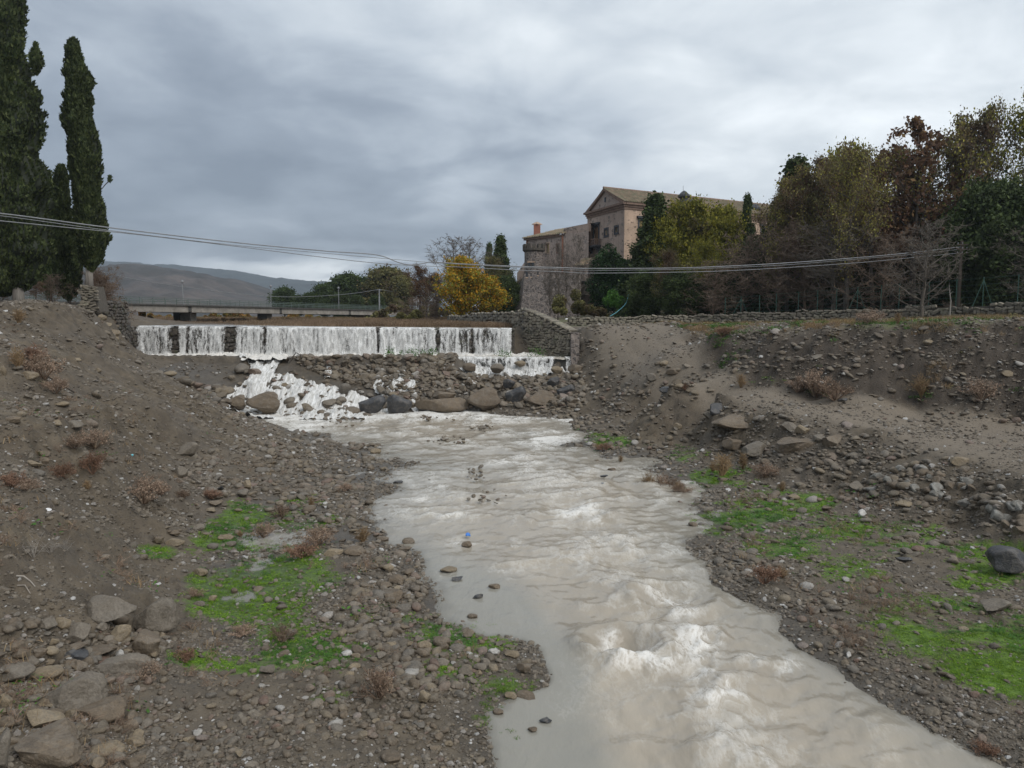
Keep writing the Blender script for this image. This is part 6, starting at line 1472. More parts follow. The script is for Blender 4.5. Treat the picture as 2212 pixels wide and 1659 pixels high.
# ------------------------------------------------------------------ vegetation
def leafquads(P_, size, seed, up=0.0, aspect=.7):
    r = np.random.RandomState(seed); n_ = len(P_)
    a = r.normal(size=(n_, 3)); a[:, 2] += up; a /= np.linalg.norm(a, axis=1)[:, None]
    b = r.normal(size=(n_, 3)); b -= (b * a).sum(1)[:, None] * a; b /= np.linalg.norm(b, axis=1)[:, None]
    s = size * r.uniform(.55, 1.35, n_)[:, None]
    V_ = np.stack([P_ - a * s, P_ - b * s * aspect, P_ + a * s, P_ + b * s * aspect], 1).reshape(-1, 3)
    return V_, np.arange(n_ * 4).reshape(-1, 4)
def skeleton(h, spread, seed, trunk_r, start=.25, limbs=14, subs=5, twigs=4, up=.6, lean=(0, 0), prof=None, droop=0.0):
    """returns limb tubes [(pts, radii)], twig tubes, and twig points for leaves"""
    r = random.Random(seed); big = []; small = []; tips = []
    tp = []; x, y = 0, 0
    for i in range(9):
        t = i / 8; tp.append(Vector((lean[0] * t * t * h + x, lean[1] * t * h + y, t * h * .93))); x += r.uniform(-.025, .025) * h * .5; y += r.uniform(-.025, .025) * h * .5
    big.append((tp, [trunk_r * (1 - .9 * i / 8) for i in range(9)]))
    def pt(t): k = min(int(t * 8), 7); return tp[k].lerp(tp[k + 1], t * 8 - k)
    for i in range(limbs):
        t = start + (1 - start) * (i + r.random() * .8) / limbs; t = min(t, .99); b0 = pt(t); az = i * 2.4 + r.uniform(-.5, .5)
        rad = spread * (prof(t) if prof else math.sin(min(1, (1.02 - t) / (1 - start) * .9 + .1) * math.pi * .62)) * r.uniform(.75, 1.1)
        dv_ = Vector((math.cos(az), math.sin(az), up * r.uniform(.5, 1.3))); pts_ = [b0]; p_ = b0.copy(); n_ = 5
        for k in range(n_):
            dv_ = (dv_ + Vector((r.uniform(-.25, .25), r.uniform(-.25, .25), r.uniform(-.05, .25) - droop * k * .1))).normalized(); p_ = p_ + dv_ * rad / n_ * 1.1; pts_.append(p_.copy())
        lr = trunk_r * .42 * (1 - t * .6); big.append((pts_, [lr * (1 - k / (n_ + .6)) for k in range(n_ + 1)]))
        for j in range(subs):
            k = 1 + int(r.random() * n_ * .999); k = min(k, n_); q = pts_[k].lerp(pts_[k - 1], r.random()); sd = Vector((r.normalvariate(0, 1), r.normalvariate(0, 1), r.normalvariate(.35 - droop, .6))).normalized(); sl_ = rad * r.uniform(.22, .42)
            m_ = q + sd * sl_ * .5 + Vector((0, 0, .04 * sl_)); e_ = m_ + (sd + Vector((r.uniform(-.4, .4), r.uniform(-.4, .4), r.uniform(-.1, .4) - droop))).normalized() * sl_ * .6
            small.append(([q, m_, e_], [lr * .35, lr * .2, .012])); 
            for w_ in range(twigs):
                q2 = (q.lerp(m_, r.random()) if r.random() < .4 else m_.lerp(e_, r.random())); td = Vector((r.normalvariate(0, 1), r.normalvariate(0, 1), r.normalvariate(.3 - droop, .6))).normalized(); e2 = q2 + td * sl_ * r.uniform(.25, .6)
                small.append(([q2, e2], [.022, .008])); tips += [q2.lerp(e2, u) for u in (.3, .65, 1.0)]
            tips += [m_, e_]
    return big, small, tips
def tubes(lst, n=3):
    mb = MB()
    for p_, r_ in lst: mb.tube(p_, r_, n)
    return mb
LEAVES = {}
def tree_forms(key, h, spread, seed, tr, leafmat, barkmat, twigmat, per=5, lsize=.16, jit=.35, up=0.0, **k):
    big, small, tips = skeleton(h, spread, seed, tr, **k)
    f = {'trunk': tubes(big, 6).mesh('trunk', MT[barkmat], True), 'twigs': tubes(small, 3).mesh('branches', MT[twigmat])}
    if per:
        T_ = np.array([t[:] for t in tips]); r = np.random.RandomState(seed + 5); P_ = np.repeat(T_, per, 0) + r.normal(size=(len(T_) * per, 3)) * jit
        V_, F_ = leafquads(P_, lsize, seed, up); f['crown'] = mesh_np('crown', V_, F_, MT[leafmat], False)
    zz_ = np.array([t.z for t in tips]); LEAVES[key] = f; f['h'] = float(np.percentile(zz_, 99.5)) + jit * .6
def plant_tree(key, loc, height, label, name='tree', group=None, rz=None, sx=1.0, cat='tree', leaf=None):
    f = LEAVES[key]; k = height / f['h']; t = tag(link(name, None, loc=loc, rot=(0, 0, random.uniform(0, 6.28) if rz is None else rz), scale=(k * sx, k * sx, k)), label, cat, group)
    link('trunk', f['trunk'], t); link('branches', f['twigs'], t)
    if 'crown' in f:
        c = link('crown', f['crown'], t)
        if leaf: c.data = leafcopy(f['crown'], leaf)
    return t
_lc = {}
def leafcopy(me, mat):
    if (me.name, mat) not in _lc:
        q = me.copy(); q.materials.clear(); q.materials.append(MT[mat]); _lc[(me.name, mat)] = q
    return _lc[(me.name, mat)]
tree_forms('broad', 14, 5.2, 1, .32, 'lf_mixed', 'bark', 'twig', per=5, lsize=.10, jit=.34, limbs=17, subs=8, twigs=5)
tree_forms('broad2', 14, 5.6, 2, .34, 'lf_olive', 'bark', 'twig', per=6, lsize=.11, jit=.36, limbs=18, subs=8, twigs=5, start=.2)
tree_forms('dense', 12, 5.2, 3, .35, 'lf_dark', 'bark', 'twig', per=14, lsize=.17, jit=.5, limbs=24, subs=9, twigs=5, start=.08)
tree_forms('sparse', 15, 4.2, 4, .24, 'lf_brown', 'bark', 'brtwig', per=2, lsize=.17, jit=.2, limbs=16, subs=6, twigs=4, up=1.2)
tree_forms('brown', 13, 4.6, 5, .28, 'lf_brown', 'bark', 'brtwig', per=4, lsize=.12, jit=.35, limbs=16, subs=7, twigs=5, start=.35)
tree_forms('bare', 11, 4.8, 6, .22, None, 'twig', 'twig', per=0, limbs=24, subs=10, twigs=9, start=.12, up=.5)
tree_forms('bare2', 8, 4.4, 7, .14, None, 'brtwig', 'brtwig', per=0, limbs=26, subs=10, twigs=9, start=.03, up=.7)
tree_forms('willowy', 18, 6.0, 8, .4, 'lf_yg', 'bark', 'twig', per=2, lsize=.13, jit=.35, limbs=22, subs=9, twigs=6, start=.2, up=1.1)
tree_forms('yellow', 9, 5.2, 9, .22, 'lf_orange', 'bark', 'twig', per=5, lsize=.17, jit=.4, limbs=22, subs=9, twigs=5, start=.12, droop=.15)
tree_forms('rounded', 10, 4.6, 10, .3, 'lf_yg', 'bark', 'twig', per=6, lsize=.14, jit=.38, limbs=22, subs=9, twigs=5, start=.25)
tree_forms('conifer', 12, 2.3, 11, .2, 'lf_dark', 'bark', 'twig', per=9, lsize=.13, jit=.25, limbs=44, subs=6, twigs=4, start=.1, up=.15, prof=lambda t: max(.08, 1.05 - t) * 1.15, droop=.1)
tree_forms('pine', 10, 5.0, 12, .3, 'lf_green', 'bark', 'twig', per=12, lsize=.24, jit=.6, limbs=20, subs=7, twigs=4, start=.25)
def base_at(x, Y): p = XYd(x, Y); return Vector((p.x, Y, G(p.x, Y) - .15))
def T(key, x, Y, ytop, label, **k):
    b = base_at(x, Y); zt = at(x, ytop, Y).z
    return plant_tree(key, b, zt - b.z, label, **k)
# the wood on the right: front row first
T('bare', 1992, 60.5, 470, 'bare grey tree with stout trunk rising just in front of the retaining wall', name='bare_tree', sx=1.05, cat='tree')
T('broad', 1826, 73, 312, 'tall leaning tree with a bare lower trunk and a rusty green crown', name='tall_tree', sx=0.74, rz=2.0)
T('bare', 1800, 74.5, 470, 'bare brown tree spreading low behind the wall left of the leaning trunk', name='bare_tree', sx=1.3)
T('brown', 1885, 77, 326, 'dark red brown tree with open limbs in the middle of the wood', name='brown_tree', sx=0.82, leaf='lf_brown')
T('sparse', 1972, 76, 262, 'tall thin tree with few dark hanging leaves against the sky', name='sparse_tree', sx=1.05)
T('willowy', 2120, 76, 225, 'highest tree with yellow tipped top at the right of the wood', name='tall_tree', sx=0.70, leaf='lf_mixed')
T('willowy', 2205, 73, 196, 'tall yellow topped tree cut by the right picture edge', name='tall_tree', sx=0.66, rz=1.0)
T('broad', 2050, 80, 282, 'tangled grey green tree between the thin tree and the yellow tipped one', name='tangled_tree', sx=0.70, leaf='lf_mixed')
T('broad', 1752, 83, 352, 'rust and green tree just right of the pointed conifer', name='olive_tree', sx=.8, rz=5)
T('broad2', 1925, 80, 322, 'dull green crown between the red brown and the thin leafed tree', name='olive_tree', sx=.75, rz=.4, leaf='lf_mixed')
T('willowy', 2058, 77, 248, 'feathery grey brown tree left of the highest one', name='tall_tree', sx=.8, rz=2.5, leaf='lf_mixed')
T('dense', 2130, 68, 400, 'dark green evergreen bulging behind the telephone pole', name='evergreen_tree', sx=.95)
T('dense', 2215, 66, 420, 'dark evergreen at the picture edge above the wire fence', name='evergreen_tree', sx=.9, rz=1.2)
T('bare', 2225, 62, 480, 'bare branches reaching in from the right picture edge', name='bare_tree', sx=1.1, rz=4)
T('dense', 2020, 79, 452, 'dark bushy evergreen filling behind the bare grey tree', name='evergreen_tree', sx=.9, rz=4.4)
T('conifer', 1719, 88, 350, 'dark pointed conifer standing above the olive green tree', name='conifer_tree', sx=1.25)
T('broad2', 1700, 84, 392, 'olive and rust coloured tree in front of the pointed conifer', name='olive_tree', sx=0.74, leaf='lf_mixed')
T('broad2', 1775, 82, 345, 'mottled brown tree right of the pointed conifer', name='olive_tree', sx=0.66, rz=3)
T('rounded', 1835, 84, 322, 'light green topped tree behind the tall leaning one', name='green_tree', sx=.55, leaf='lf_yg')
T('conifer', 1670, 92, 440, 'narrow dark conifer beside the right chimney', name='conifer_tree', sx=.9, rz=2)
T('conifer', 1609, 101, 428, 'slim dark spire-like conifer in front of the palace side wall', name='conifer_tree', sx=.55, rz=1)
T('conifer', 1405, 98, 428, 'grey green conifer in front of the near palace corner', name='conifer_tree', sx=1.35, rz=3, leaf='lf_olive' if False else 'lf_dark')
T('rounded', 1497, 97, 436, 'yellow green round-topped tree covering the palace side wall', name='green_tree', sx=.74)
T('rounded', 1555, 99, 448, 'second yellow green tree, right of the round-topped one', name='green_tree', sx=.66, rz=2.2)
T('rounded', 1440, 96, 470, 'smaller yellow green tree between conifer and round-topped tree', name='green_tree', sx=.5, rz=4)
T('broad2', 1525, 90, 520, 'bushy olive yellow tree low in front of the palace', name='bushy_tree', sx=0.74, leaf='lf_yg')
T('broad2', 1440, 88, 540, 'dull olive bush tree above the green bank', name='bushy_tree', sx=0.74, rz=1.5, leaf='lf_olive')
T('bare2', 1600, 86, 500, 'bare brown thicket tree left of the dark wood', name='bare_tree', sx=1.0)
T('bare2', 1680, 82, 470, 'tall bare reddish thicket under the olive tree', name='bare_tree', sx=.9, rz=2)
T('bare2', 1540, 84, 560, 'low bare brown thicket near the retaining wall', name='bare_tree', sx=1.2, rz=3)
T('bare2', 1740, 80, 490, 'bare brown tangle under the mottled tree', name='bare_tree', sx=1.0, rz=5)
T('bare2', 1900, 72, 500, 'bare brown tangle right of the leaning trunk', name='bare_tree', sx=1.1, rz=1)
T('dense', 1640, 90, 520, 'dark green undergrowth tree left in the wood', name='evergreen_tree', sx=1.0, rz=3)
T('dense', 1760, 87, 480, 'dark green undergrowth tree behind the bare tangle', name='evergreen_tree', sx=1.0, rz=5)
T('dense', 1870, 85, 470, 'dark green undergrowth tree behind the leaning trunk', name='evergreen_tree', sx=1.0, rz=1)
T('dense', 1950, 84, 460, 'dark green undergrowth tree behind the red brown one', name='evergreen_tree', sx=1.0, rz=2)
T('dense', 1560, 88, 575, 'low dark evergreen over the wall, left of the bare thicket', name='evergreen_tree', sx=1.2, rz=2.5)
T('dense', 1400, 90, 585, 'dark evergreen bush right of the ivy bank', name='evergreen_tree', sx=1.2, rz=.5)
T('dense', 1470, 87, 590, 'dark evergreen bush nearest the wall below the yellow green trees', name='evergreen_tree', sx=1.4, rz=.9)
def leafmass(name, x0, x1, y0, y1, Y, mat, nleaf, size, label, cat, depth=2.5, kind=None, group=None, zb=None, seed=0):
    """a rounded irregular mass of foliage: an ellipsoid heap of clumps between image columns x0..x1, standing at depth Y"""
    r = np.random.RandomState(seed + int(x0)); a = at(x0, y1, Y); b = at(x1, y0, Y); cx_ = (a.x + b.x) / 2; rx = (b.x - a.x) / 2; z0 = a.z if zb is None else zb; hz = b.z - z0
    nc_ = max(8, int(rx * hz * 1.2)); 
    cl = []
    for i in range(nc_):
        u = r.uniform(-1, 1); vmax = (1 - abs(u) ** 2.4) ** .6; v = r.rand() ** .7 * vmax; cl.append((cx_ + u * rx * .92, Y + r.uniform(-.5, .6) * depth, z0 + v * hz * .93))
    cl = np.array(cl); k = nleaf // nc_; rad = max(.5, min(1.5, hz * .22))
    dirs = r.normal(size=(nc_ * k, 3)); dirs /= np.linalg.norm(dirs, axis=1)[:, None]; P_ = np.repeat(cl, k, 0) + dirs * (rad * r.uniform(.55, 1.05, (nc_ * k, 1)) * np.repeat(r.uniform(.6, 1.25, nc_), k)[:, None])
    g = hgt(P_[:, 0], P_[:, 1]); P_ = P_[P_[:, 2] > g - .1]
    V_, F_ = leafquads(P_, size, seed); return tag(link(name, mesh_np(name, V_, F_, MT[mat], False)), label, cat, group, kind)
leafmass('ivy_bank', 1283, 1362, 522, 668, 104, 'lf_ivy', 15000, .16, 'dark glossy ivy heaped against the palace corner', 'ivy', 2, seed=1)
leafmass('ivy_bank', 1335, 1420, 560, 668, 101, 'lf_ivy', 9000, .16, 'lower dark ivy mound right of the ivy-covered corner', 'ivy', 2, seed=2)
leafmass('bramble_bush', 1300, 1350, 625, 680, 92, 'weed', 3500, .13, 'bright green bramble patch on the bank below the ivy', 'bush', 1.5, seed=3)
leafmass('undergrowth', 1190, 1310, 628, 684, 97, 'lf_olive', 8000, .13, 'grey green scrub covering the foot of the palace wing', 'bush', 2.5, seed=4)
leafmass('shade_thicket', 1330, 1620, 600, 690, 92, 'lf_dark', 16000, .18, 'dark undergrowth behind the retaining wall, left part', 'undergrowth', 3, seed=5, kind='stuff')
leafmass('shade_thicket', 1600, 2300, 590, 690, 88, 'lf_dark', 42000, .2, 'dark shaded thicket behind the wire fence', 'undergrowth', 4, seed=6, kind='stuff')
leafmass('shade_thicket', 1600, 1960, 545, 640, 106, 'lf_dark', 26000, .26, 'dark evergreen mass closing the wood at the back', 'undergrowth', 4, seed=7, kind='stuff')
leafmass('shade_thicket', 1950, 2420, 480, 640, 92, 'lf_dark', 30000, .26, 'dark green foliage wall at the right rear of the wood', 'undergrowth', 4, seed=8, kind='stuff')
for i, (x, Y, yt) in enumerate(((1205, 100, 520), (1222, 101, 545), (1248, 99, 500), (1188, 103, 560))):
    T('bare', x, Y, yt, ['leafless pale tree climbing the palace wing wall', 'thin leafless sapling between two pale trees', 'tallest leafless pale tree before the hanging lean-to', 'short leafless shrub under the bastion'][i], name='bare_tree', sx=[.45, .3, .45, .5][i])
# centre: autumn tree and neighbours
T('yellow', 1000, 108, 560, 'bright yellow and orange autumn tree before the dark trees', name='autumn_tree', sx=.84)
T('yellow', 1050, 110, 600, 'smaller orange autumn tree at the right foot of the big yellow one', name='autumn_tree', sx=1.1, rz=2)
T('bare', 975, 122, 505, 'tall bare pinkish tree rising behind the autumn tree', name='bare_tree', sx=.95)
T('bare', 1018, 124, 512, 'bare tree crown right behind the autumn tree top', name='bare_tree', sx=.85, rz=2)
T('conifer', 1085, 128, 514, 'dark layered conifer left of the palace turret', name='conifer_tree', sx=1.0)
T('conifer', 1057, 134, 530, 'small dark spire conifer left of the layered one', name='conifer_tree', sx=.6, rz=2)
T('broad2', 1062, 122, 556, 'dull olive tree between autumn tree and turret', name='olive_tree', sx=.9)
T('dense', 1095, 118, 600, 'dark evergreen below the layered conifer', name='evergreen_tree', sx=1.0, rz=1)
T('brown', 905, 130, 572, 'thin leaved dark tree under the cable kink', name='brown_tree', sx=.9)
T('brown', 945, 126, 590, 'brown thicket tree left of the autumn tree', name='brown_tree', sx=1.2, rz=3)
T('broad2', 922, 140, 600, 'brownish olive tree at the right end of the bridge', name='olive_tree', sx=1.1, rz=1)
T('bare2', 890, 118, 640, 'bare brown scrub at the far bridge end', name='bare_tree', sx=1.6)
T('bare2', 940, 112, 640, 'bare brown scrub beneath the autumn tree', name='bare_tree', sx=1.6, rz=2)
for i, (x, Y, yt, key, lf, sx, lab) in enumerate(((838, 215, 583, 'pine', 'lf_olive', 1.3, 'large olive brown tree beyond the bridge'), (868, 205, 600, 'pine', 'lf_olive', 1.0, 'lower olive brown tree right of the large one'), (790, 225, 604, 'dense', 'lf_dark', 1.2, 'dark green tree left of the large olive brown one'),
     (753, 222, 596, 'pine', 'lf_green', 1.3, 'tallest green pine of the row beyond the bridge'), (722, 226, 612, 'pine', 'lf_green', 1.1, 'green pine left of the tallest one'), (698, 230, 618, 'pine', 'lf_green', 1.0, 'rounded green pine above the second bridge joint'),
     (672, 234, 634, 'pine', 'lf_green', 1.0, 'low green pine in a dip of the tree row'), (645, 236, 640, 'pine', 'lf_green', 1.0, 'small green pine near the second lamp post'), (615, 238, 624, 'pine', 'lf_green', 1.1, 'leftmost rounded pine beyond the bridge'), (735, 210, 634, 'dense', 'lf_dark', 1.2, 'dark low tree just behind the third lamp post'), (770, 205, 640, 'dense', 'lf_dark', 1.3, 'dark low tree behind the bridge near the white pole'), (700, 215, 648, 'pine', 'lf_green', 1.2, 'bushy low green tree behind the bridge rail'), (815, 200, 640, 'dense', 'lf_dark', 1.3, 'dark tree directly behind the white pole'), (858, 195, 645, 'broad2', 'lf_olive', 1.2, 'olive tree low behind the bridge end'))):
    T(key, x, Y, yt, lab, name='distant_tree', sx=sx, leaf=lf)
# scrub on the river plain
for i, (x0, x1, y0, y1, Y, m_, lab) in enumerate(((262, 330, 676, 699, 118, 'orangebush', 'orange and green scrub under the left bridge end'), (300, 385, 674, 699, 150, 'orangebush', 'orange scrub left of the first pier'), (428, 560, 674, 697, 200, 'orangebush', 'rusty orange scrub between the first two piers'), (590, 700, 678, 697, 190, 'orangebush', 'orange brown scrub right of the second pier'), (860, 930, 668, 700, 112, 'lf_olive', 'brownish bush at the right end of the bridge'), (780, 990, 660, 698, 150, 'lf_olive', 'dark scrub bank under the far bridge span'))):
    leafmass('plain_scrub', x0, x1, y0, y1, Y, m_, 6000, .3, lab, 'scrub', 6, kind='stuff', seed=20 + i)
X = RS.uniform(-34, 2, 16000); Y = RS.uniform(76, 130, 16000); X = np.r_[X, RS.uniform(-95, -8, 16000)]; Y = np.r_[Y, RS.uniform(95, 240, 16000)]; px, py = proj(X, Y, hgt(X, Y)); keep = RS.rand(len(X)) < np.where(np.arange(len(X)) < 16000, np.clip((px - 380) / 350, .06, 1), .8)
RF = [tuft('reed_form', MT['reed'], 26, .9, 1.6, .04, 80 + i, False) for i in range(3)] + [tuft('scrub_form', MT['orangebush'], 26, .9, 1.3, .12, 84)]
X, Y = X[keep], Y[keep]; Zg = hgt(X, Y); sz = RS.uniform(.25, .5, len(X)) * np.where(Y > 131, 1.1, np.clip((proj(X, Y, Zg)[0] - 200) / 600, .45, 1))
scatter('river_reeds', RF, np.stack([X, Y, Zg], -1), np.stack([np.zeros(len(X))] * 2 + [RS.uniform(0, 6.28, len(X))], -1), np.stack([sz, sz, sz], -1), np.where(Y > 120, RS.randint(1, 4, len(X)), RS.randint(0, 3, len(X))), 'russet dry reeds growing on the silt above the weir', 'reeds')

# cypresses
def cypress(name, outline, Y, label, seed, nleaf, lsize=.17, trunk=None, trmat='bark', ybase=650, dy=1.0):
    """outline: list of (y, xleft, xright) down the crown, in the frame's units, standing at depth Y"""
    root = tag(link(name, None), label, 'tree'); r = np.random.RandomState(seed)
    zs, xl_, xr_ = [], [], []
    for y, a, b in sorted(outline, key=lambda q: -q[0]):
        pa, pb = at(a, y, Y), at(b, y, Y); zs.append(pa.z); xl_.append(pa.x); xr_.append(pb.x)
    zs, xl_, xr_ = map(np.array, (zs, xl_, xr_))
    nz, na = 220, 72; zz = np.linspace(zs[0], zs[-1], nz); A_ = np.linspace(0, 2 * np.pi, na, endpoint=False)
    ZZ, AA = np.meshgrid(zz, A_, indexing='ij'); cxn = (np.interp(ZZ, zs, xl_) + np.interp(ZZ, zs, xr_)) / 2; rr_ = (np.interp(ZZ, zs, xr_) - np.interp(ZZ, zs, xl_)) / 2
    bx, by = np.cos(AA) * 2.2, np.sin(AA) * 2.2
    lum = vnoise(bx + seed, by, ZZ * .55, seed) * .5 + np.abs(vnoise(bx * 2.2, by * 2.2 + seed, ZZ * 1.1, seed + 3)) * .5 + .18 * vnoise(bx * 5, by * 5, ZZ * 2.5, seed + 5)
    R_ = np.maximum(rr_ * (0.68 + 0.46 * lum) + .16 * lum - .12, .05); end = np.clip(np.minimum(zz - zz[0], zz[-1] - zz) / 0.8, 0.05, 1)[:, None] ** .5; R_ = R_ * end
    Vc = np.stack([cxn + R_ * np.cos(AA), Y + R_ * dy * np.sin(AA), ZZ], -1)
    idx = np.arange(nz * na).reshape(nz, na); nx_ = np.roll(idx, -1, 1); faces = np.stack([idx[:-1], nx_[:-1], nx_[1:], idx[1:]], -1).reshape(-1, 4)
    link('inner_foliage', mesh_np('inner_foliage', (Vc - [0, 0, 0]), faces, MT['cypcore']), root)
    u = r.randint(0, nz - 1, nleaf); w_ = rr_[:, 0] / rr_.max(); keep = r.rand(nleaf) < w_[u] + .12; u = u[keep]; v = r.randint(0, na, len(u)); a_ = A_[v]
    base = Vc[u, v] + np.stack([np.cos(a_) * r.uniform(-.06, .16, len(u)), np.sin(a_) * r.uniform(-.06, .16, len(u)), r.uniform(-.1, .1, len(u))], -1)
    rad_ = np.stack([np.cos(a_), np.sin(a_), np.zeros(len(u))], -1); up_ = np.stack([np.zeros(len(u)), np.zeros(len(u)), np.ones(len(u))], -1)
    d1 = up_ * .9 + rad_ * r.uniform(.1, .9, (len(u), 1)) + r.normal(size=(len(u), 3)) * .35; d1 /= np.linalg.norm(d1, axis=1)[:, None]
    d2 = np.cross(d1, rad_ + r.normal(size=(len(u), 3)) * .6); d2 /= np.linalg.norm(d2, axis=1)[:, None] + 1e-6
    s = (lsize * r.uniform(.6, 1.5, len(u)))[:, None]; V_ = np.stack([base - d1 * s * .6, base - d2 * s * .42, base + d1 * s, base + d2 * s * .42], 1).reshape(-1, 3)
    link('crown', mesh_np('crown', V_, np.arange(len(u) * 4).reshape(-1, 4), MT['cypress'], False), root)
    if trunk:
        for (x, yt, yb, wpx) in trunk:
            p = at(x, yt, Y); q = at(x, yb, Y); w2 = wpx * Y / FV / 2; mb = MB()
            for k in range(5):
                a = k * 1.3; mb.tube([(q.x + w2 * .5 * math.cos(a), Y + w2 * .5 * math.sin(a), q.z - .3), (p.x + w2 * .3 * math.cos(a + .4), Y + w2 * .3 * math.sin(a + .4), p.z + .8)], [w2 * .55, w2 * .42], 7)
            mb.build('trunk', MT[trmat], root, True)
    return root
cypress('cypress_tree', [(-60, -50, 40), (0, -55, 50), (80, -62, 57), (150, -66, 60), (180, -70, 78), (200, -72, 90), (300, -80, 92), (360, -84, 97), (404, -86, 105), (440, -88, 98), (475, -88, 101), (560, -84, 100), (600, -80, 92), (625, -60, 74), (636, -40, 60)], 54, 'huge dark cypress at the left picture edge, its top out of frame', 1, 60000, trunk=[(40, 622, 655, 26)], trmat='palebark')
cypress('cypress_tree', [(84, 150, 166), (92, 142, 175), (120, 141, 177), (140, 138, 180), (158, 131, 187), (176, 140, 197), (190, 142, 192), (236, 138, 200), (279, 141, 209), (301, 144, 210), (387, 150, 220), (473, 155, 226), (524, 162, 232), (560, 168, 224), (578, 178, 214), (586, 186, 206)], 60.8, 'tall slender cypress with a pale bare trunk on a stone block', 2, 42000, trunk=[(193, 575, 622, 17)], trmat='palebark')
cypress('cypress_tree', [(356, 122, 141), (362, 117, 148), (400, 116, 150), (440, 121, 152), (500, 116, 160), (560, 112, 172), (610, 116, 176), (640, 130, 166), (648, 140, 158)], 66, 'short blunt topped cypress between the two tall ones', 3, 22000, trunk=[(150, 640, 662, 8)])
o = cypress('cypress_spray', [(92, 76, 78), (110, 68, 86), (130, 64, 91), (150, 66, 90), (160, 72, 82)], 53.2, 'small separate tuft of cypress sticking out beside the huge one', 5, 2600, lsize=.13)
o = cypress('cypress_spray', [(380, 236, 239), (386, 232, 242), (392, 233, 240)], 60.4, 'tiny cypress sprig standing off the slender tree', 6, 300, lsize=.1)
mb = MB(); mb.tube([at(220, 408, 60.5), at(228, 398, 60.4), at(237, 390, 60.4)], .04, 4); mb.build('branch', MT['bark'], o)
T('pine', 112, 78, 420, 'light green pine showing between the cypresses', name='pine_tree', sx=.55, leaf='lf_green')
T('pine', 105, 75, 500, 'lower green pine foliage behind the huge cypress', name='pine_tree', sx=.5, leaf='lf_dark', rz=2)
T('bare2', 232, 66, 570, 'leafless rusty bush right of the pale cypress trunk', name='bare_bush', sx=.8, cat='bush')
T('brown', 222, 70, 590, 'dark rust leaved shrub behind the stone block', name='bare_bush', sx=1.0, cat='bush')
T('bare2', 110, 62, 590, 'bare dark bush between the cypress trunks', name='bare_bush', sx=1.4, cat='bush', rz=2)
T('bare2', 10, 60, 600, 'bare dark bush under the huge cypress', name='bare_bush', sx=1.4, cat='bush', rz=4)
T('brown', 80, 70, 600, 'brown leaved bush behind the mound crest', name='bare_bush', sx=1.2, cat='bush')

# ------------------------------------------------------------------ fence behind the retaining wall
fe = tag(link('wire_fence', None), 'green steel post and wire fence behind the retaining wall', 'fence')
FX = [1566, 1600, 1640, 1676, 1724, 1765, 1806, 1851, 1902, 1941, 2005, 2064, 2122, 2197, 2260]; tops = []
for x in FX:
    Y = float(np.interp(x, [1226, 1500, 1800, 2030, 2260], [85, 80.2, 72.2, 65.7, 58.7])); yb = float(np.interp(x, [1226, 1500, 1800, 2030, 2260], [690, 683, 672, 665, 656])); yt = yb - np.interp(x, [1560, 2200], [38, 68]) * .98
    a = at(x, yb, Y); b = at(x, yt, Y); mb = MB(); mb.tube([(a.x, a.y, a.z - .6), (a.x, a.y, b.z)], .035, 5); mb.build('post', MT['post'], fe); tops.append((a, b))
    if x in (1600, 1851, 2122):
        for sg in (-1, 1): mb = MB(); mb.tube([(a.x, a.y, b.z - .25), (a.x + sg * 1.0, a.y + .0, a.z - .4)], .025, 4); mb.build('brace', MT['post'], fe)
mb = MB()
for k in range(5):
    f = .12 + k * .21; mb.tube([(a.x, a.y, a.z + (b.z - a.z) * f) for a, b in tops], .010, 3)
o = mb.build('wires', MT['post'], fe)

# ------------------------------------------------------------------ dry shrubs, straw and weeds one can tell apart
def shrub_mesh(name, mat, seed, stems=34, h=1.0, spread=.85, leaf=0):
    r = random.Random(seed); mb = MB()
    for i in range(stems):
        az = r.uniform(0, 6.28); tl = r.uniform(.1, 1) * spread; e = Vector((math.cos(az) * tl, math.sin(az) * tl, h * r.uniform(.35, 1) * (1.05 - .5 * tl))); m_ = e * .5 + Vector((r.uniform(-.1, .1), r.uniform(-.1, .1), .06 * h)); mb.tube([Vector((0, 0, -.05)), m_, e], [.016, .011, .005], 3)
        for j in range(7):
            q = m_.lerp(e, r.random()); mb.tube([q, q + Vector((r.uniform(-.2, .2), r.uniform(-.2, .2), r.uniform(.0, .22)))], [.008, .004], 3)
            for k in range(leaf):
                c = q + Vector((r.uniform(-.14, .14), r.uniform(-.14, .14), r.uniform(-.05, .2))); s = r.uniform(.015, .035); u = Vector((r.uniform(-1, 1), r.uniform(-1, 1), r.uniform(-1, 1))).normalized() * s; v = u.orthogonal().normalized() * s
                mb.add([c - u, c - v, c + u, c + v], [(0, 1, 2, 3)])
    return mb.mesh(name, MT[mat])
MT['deadstem'] = m_leaf('dead_stems', [(0, (0.15, 0.10, 0.07)), (.6, (0.24, 0.165, 0.115)), (1, (0.33, 0.25, 0.18))], .7, 1, .1)
MT['redstem'] = m_leaf('red_dead_stems', [(0, (0.14, 0.08, 0.055)), (1, (0.26, 0.155, 0.10))], .7, 1, .1)
SH = {'dry': [shrub_mesh('shrub', 'deadstem', i, leaf=4) for i in range(3)], 'red': [shrub_mesh('shrub', 'redstem', 10 + i, leaf=6) for i in range(2)], 'straw': [shrub_mesh('shrub', 'drygrass', 20 + i, 40, spread=.35) for i in range(2)], 'pale': [shrub_mesh('shrub', 'palebark', 30 + i, 10, spread=.6) for i in range(2)]}
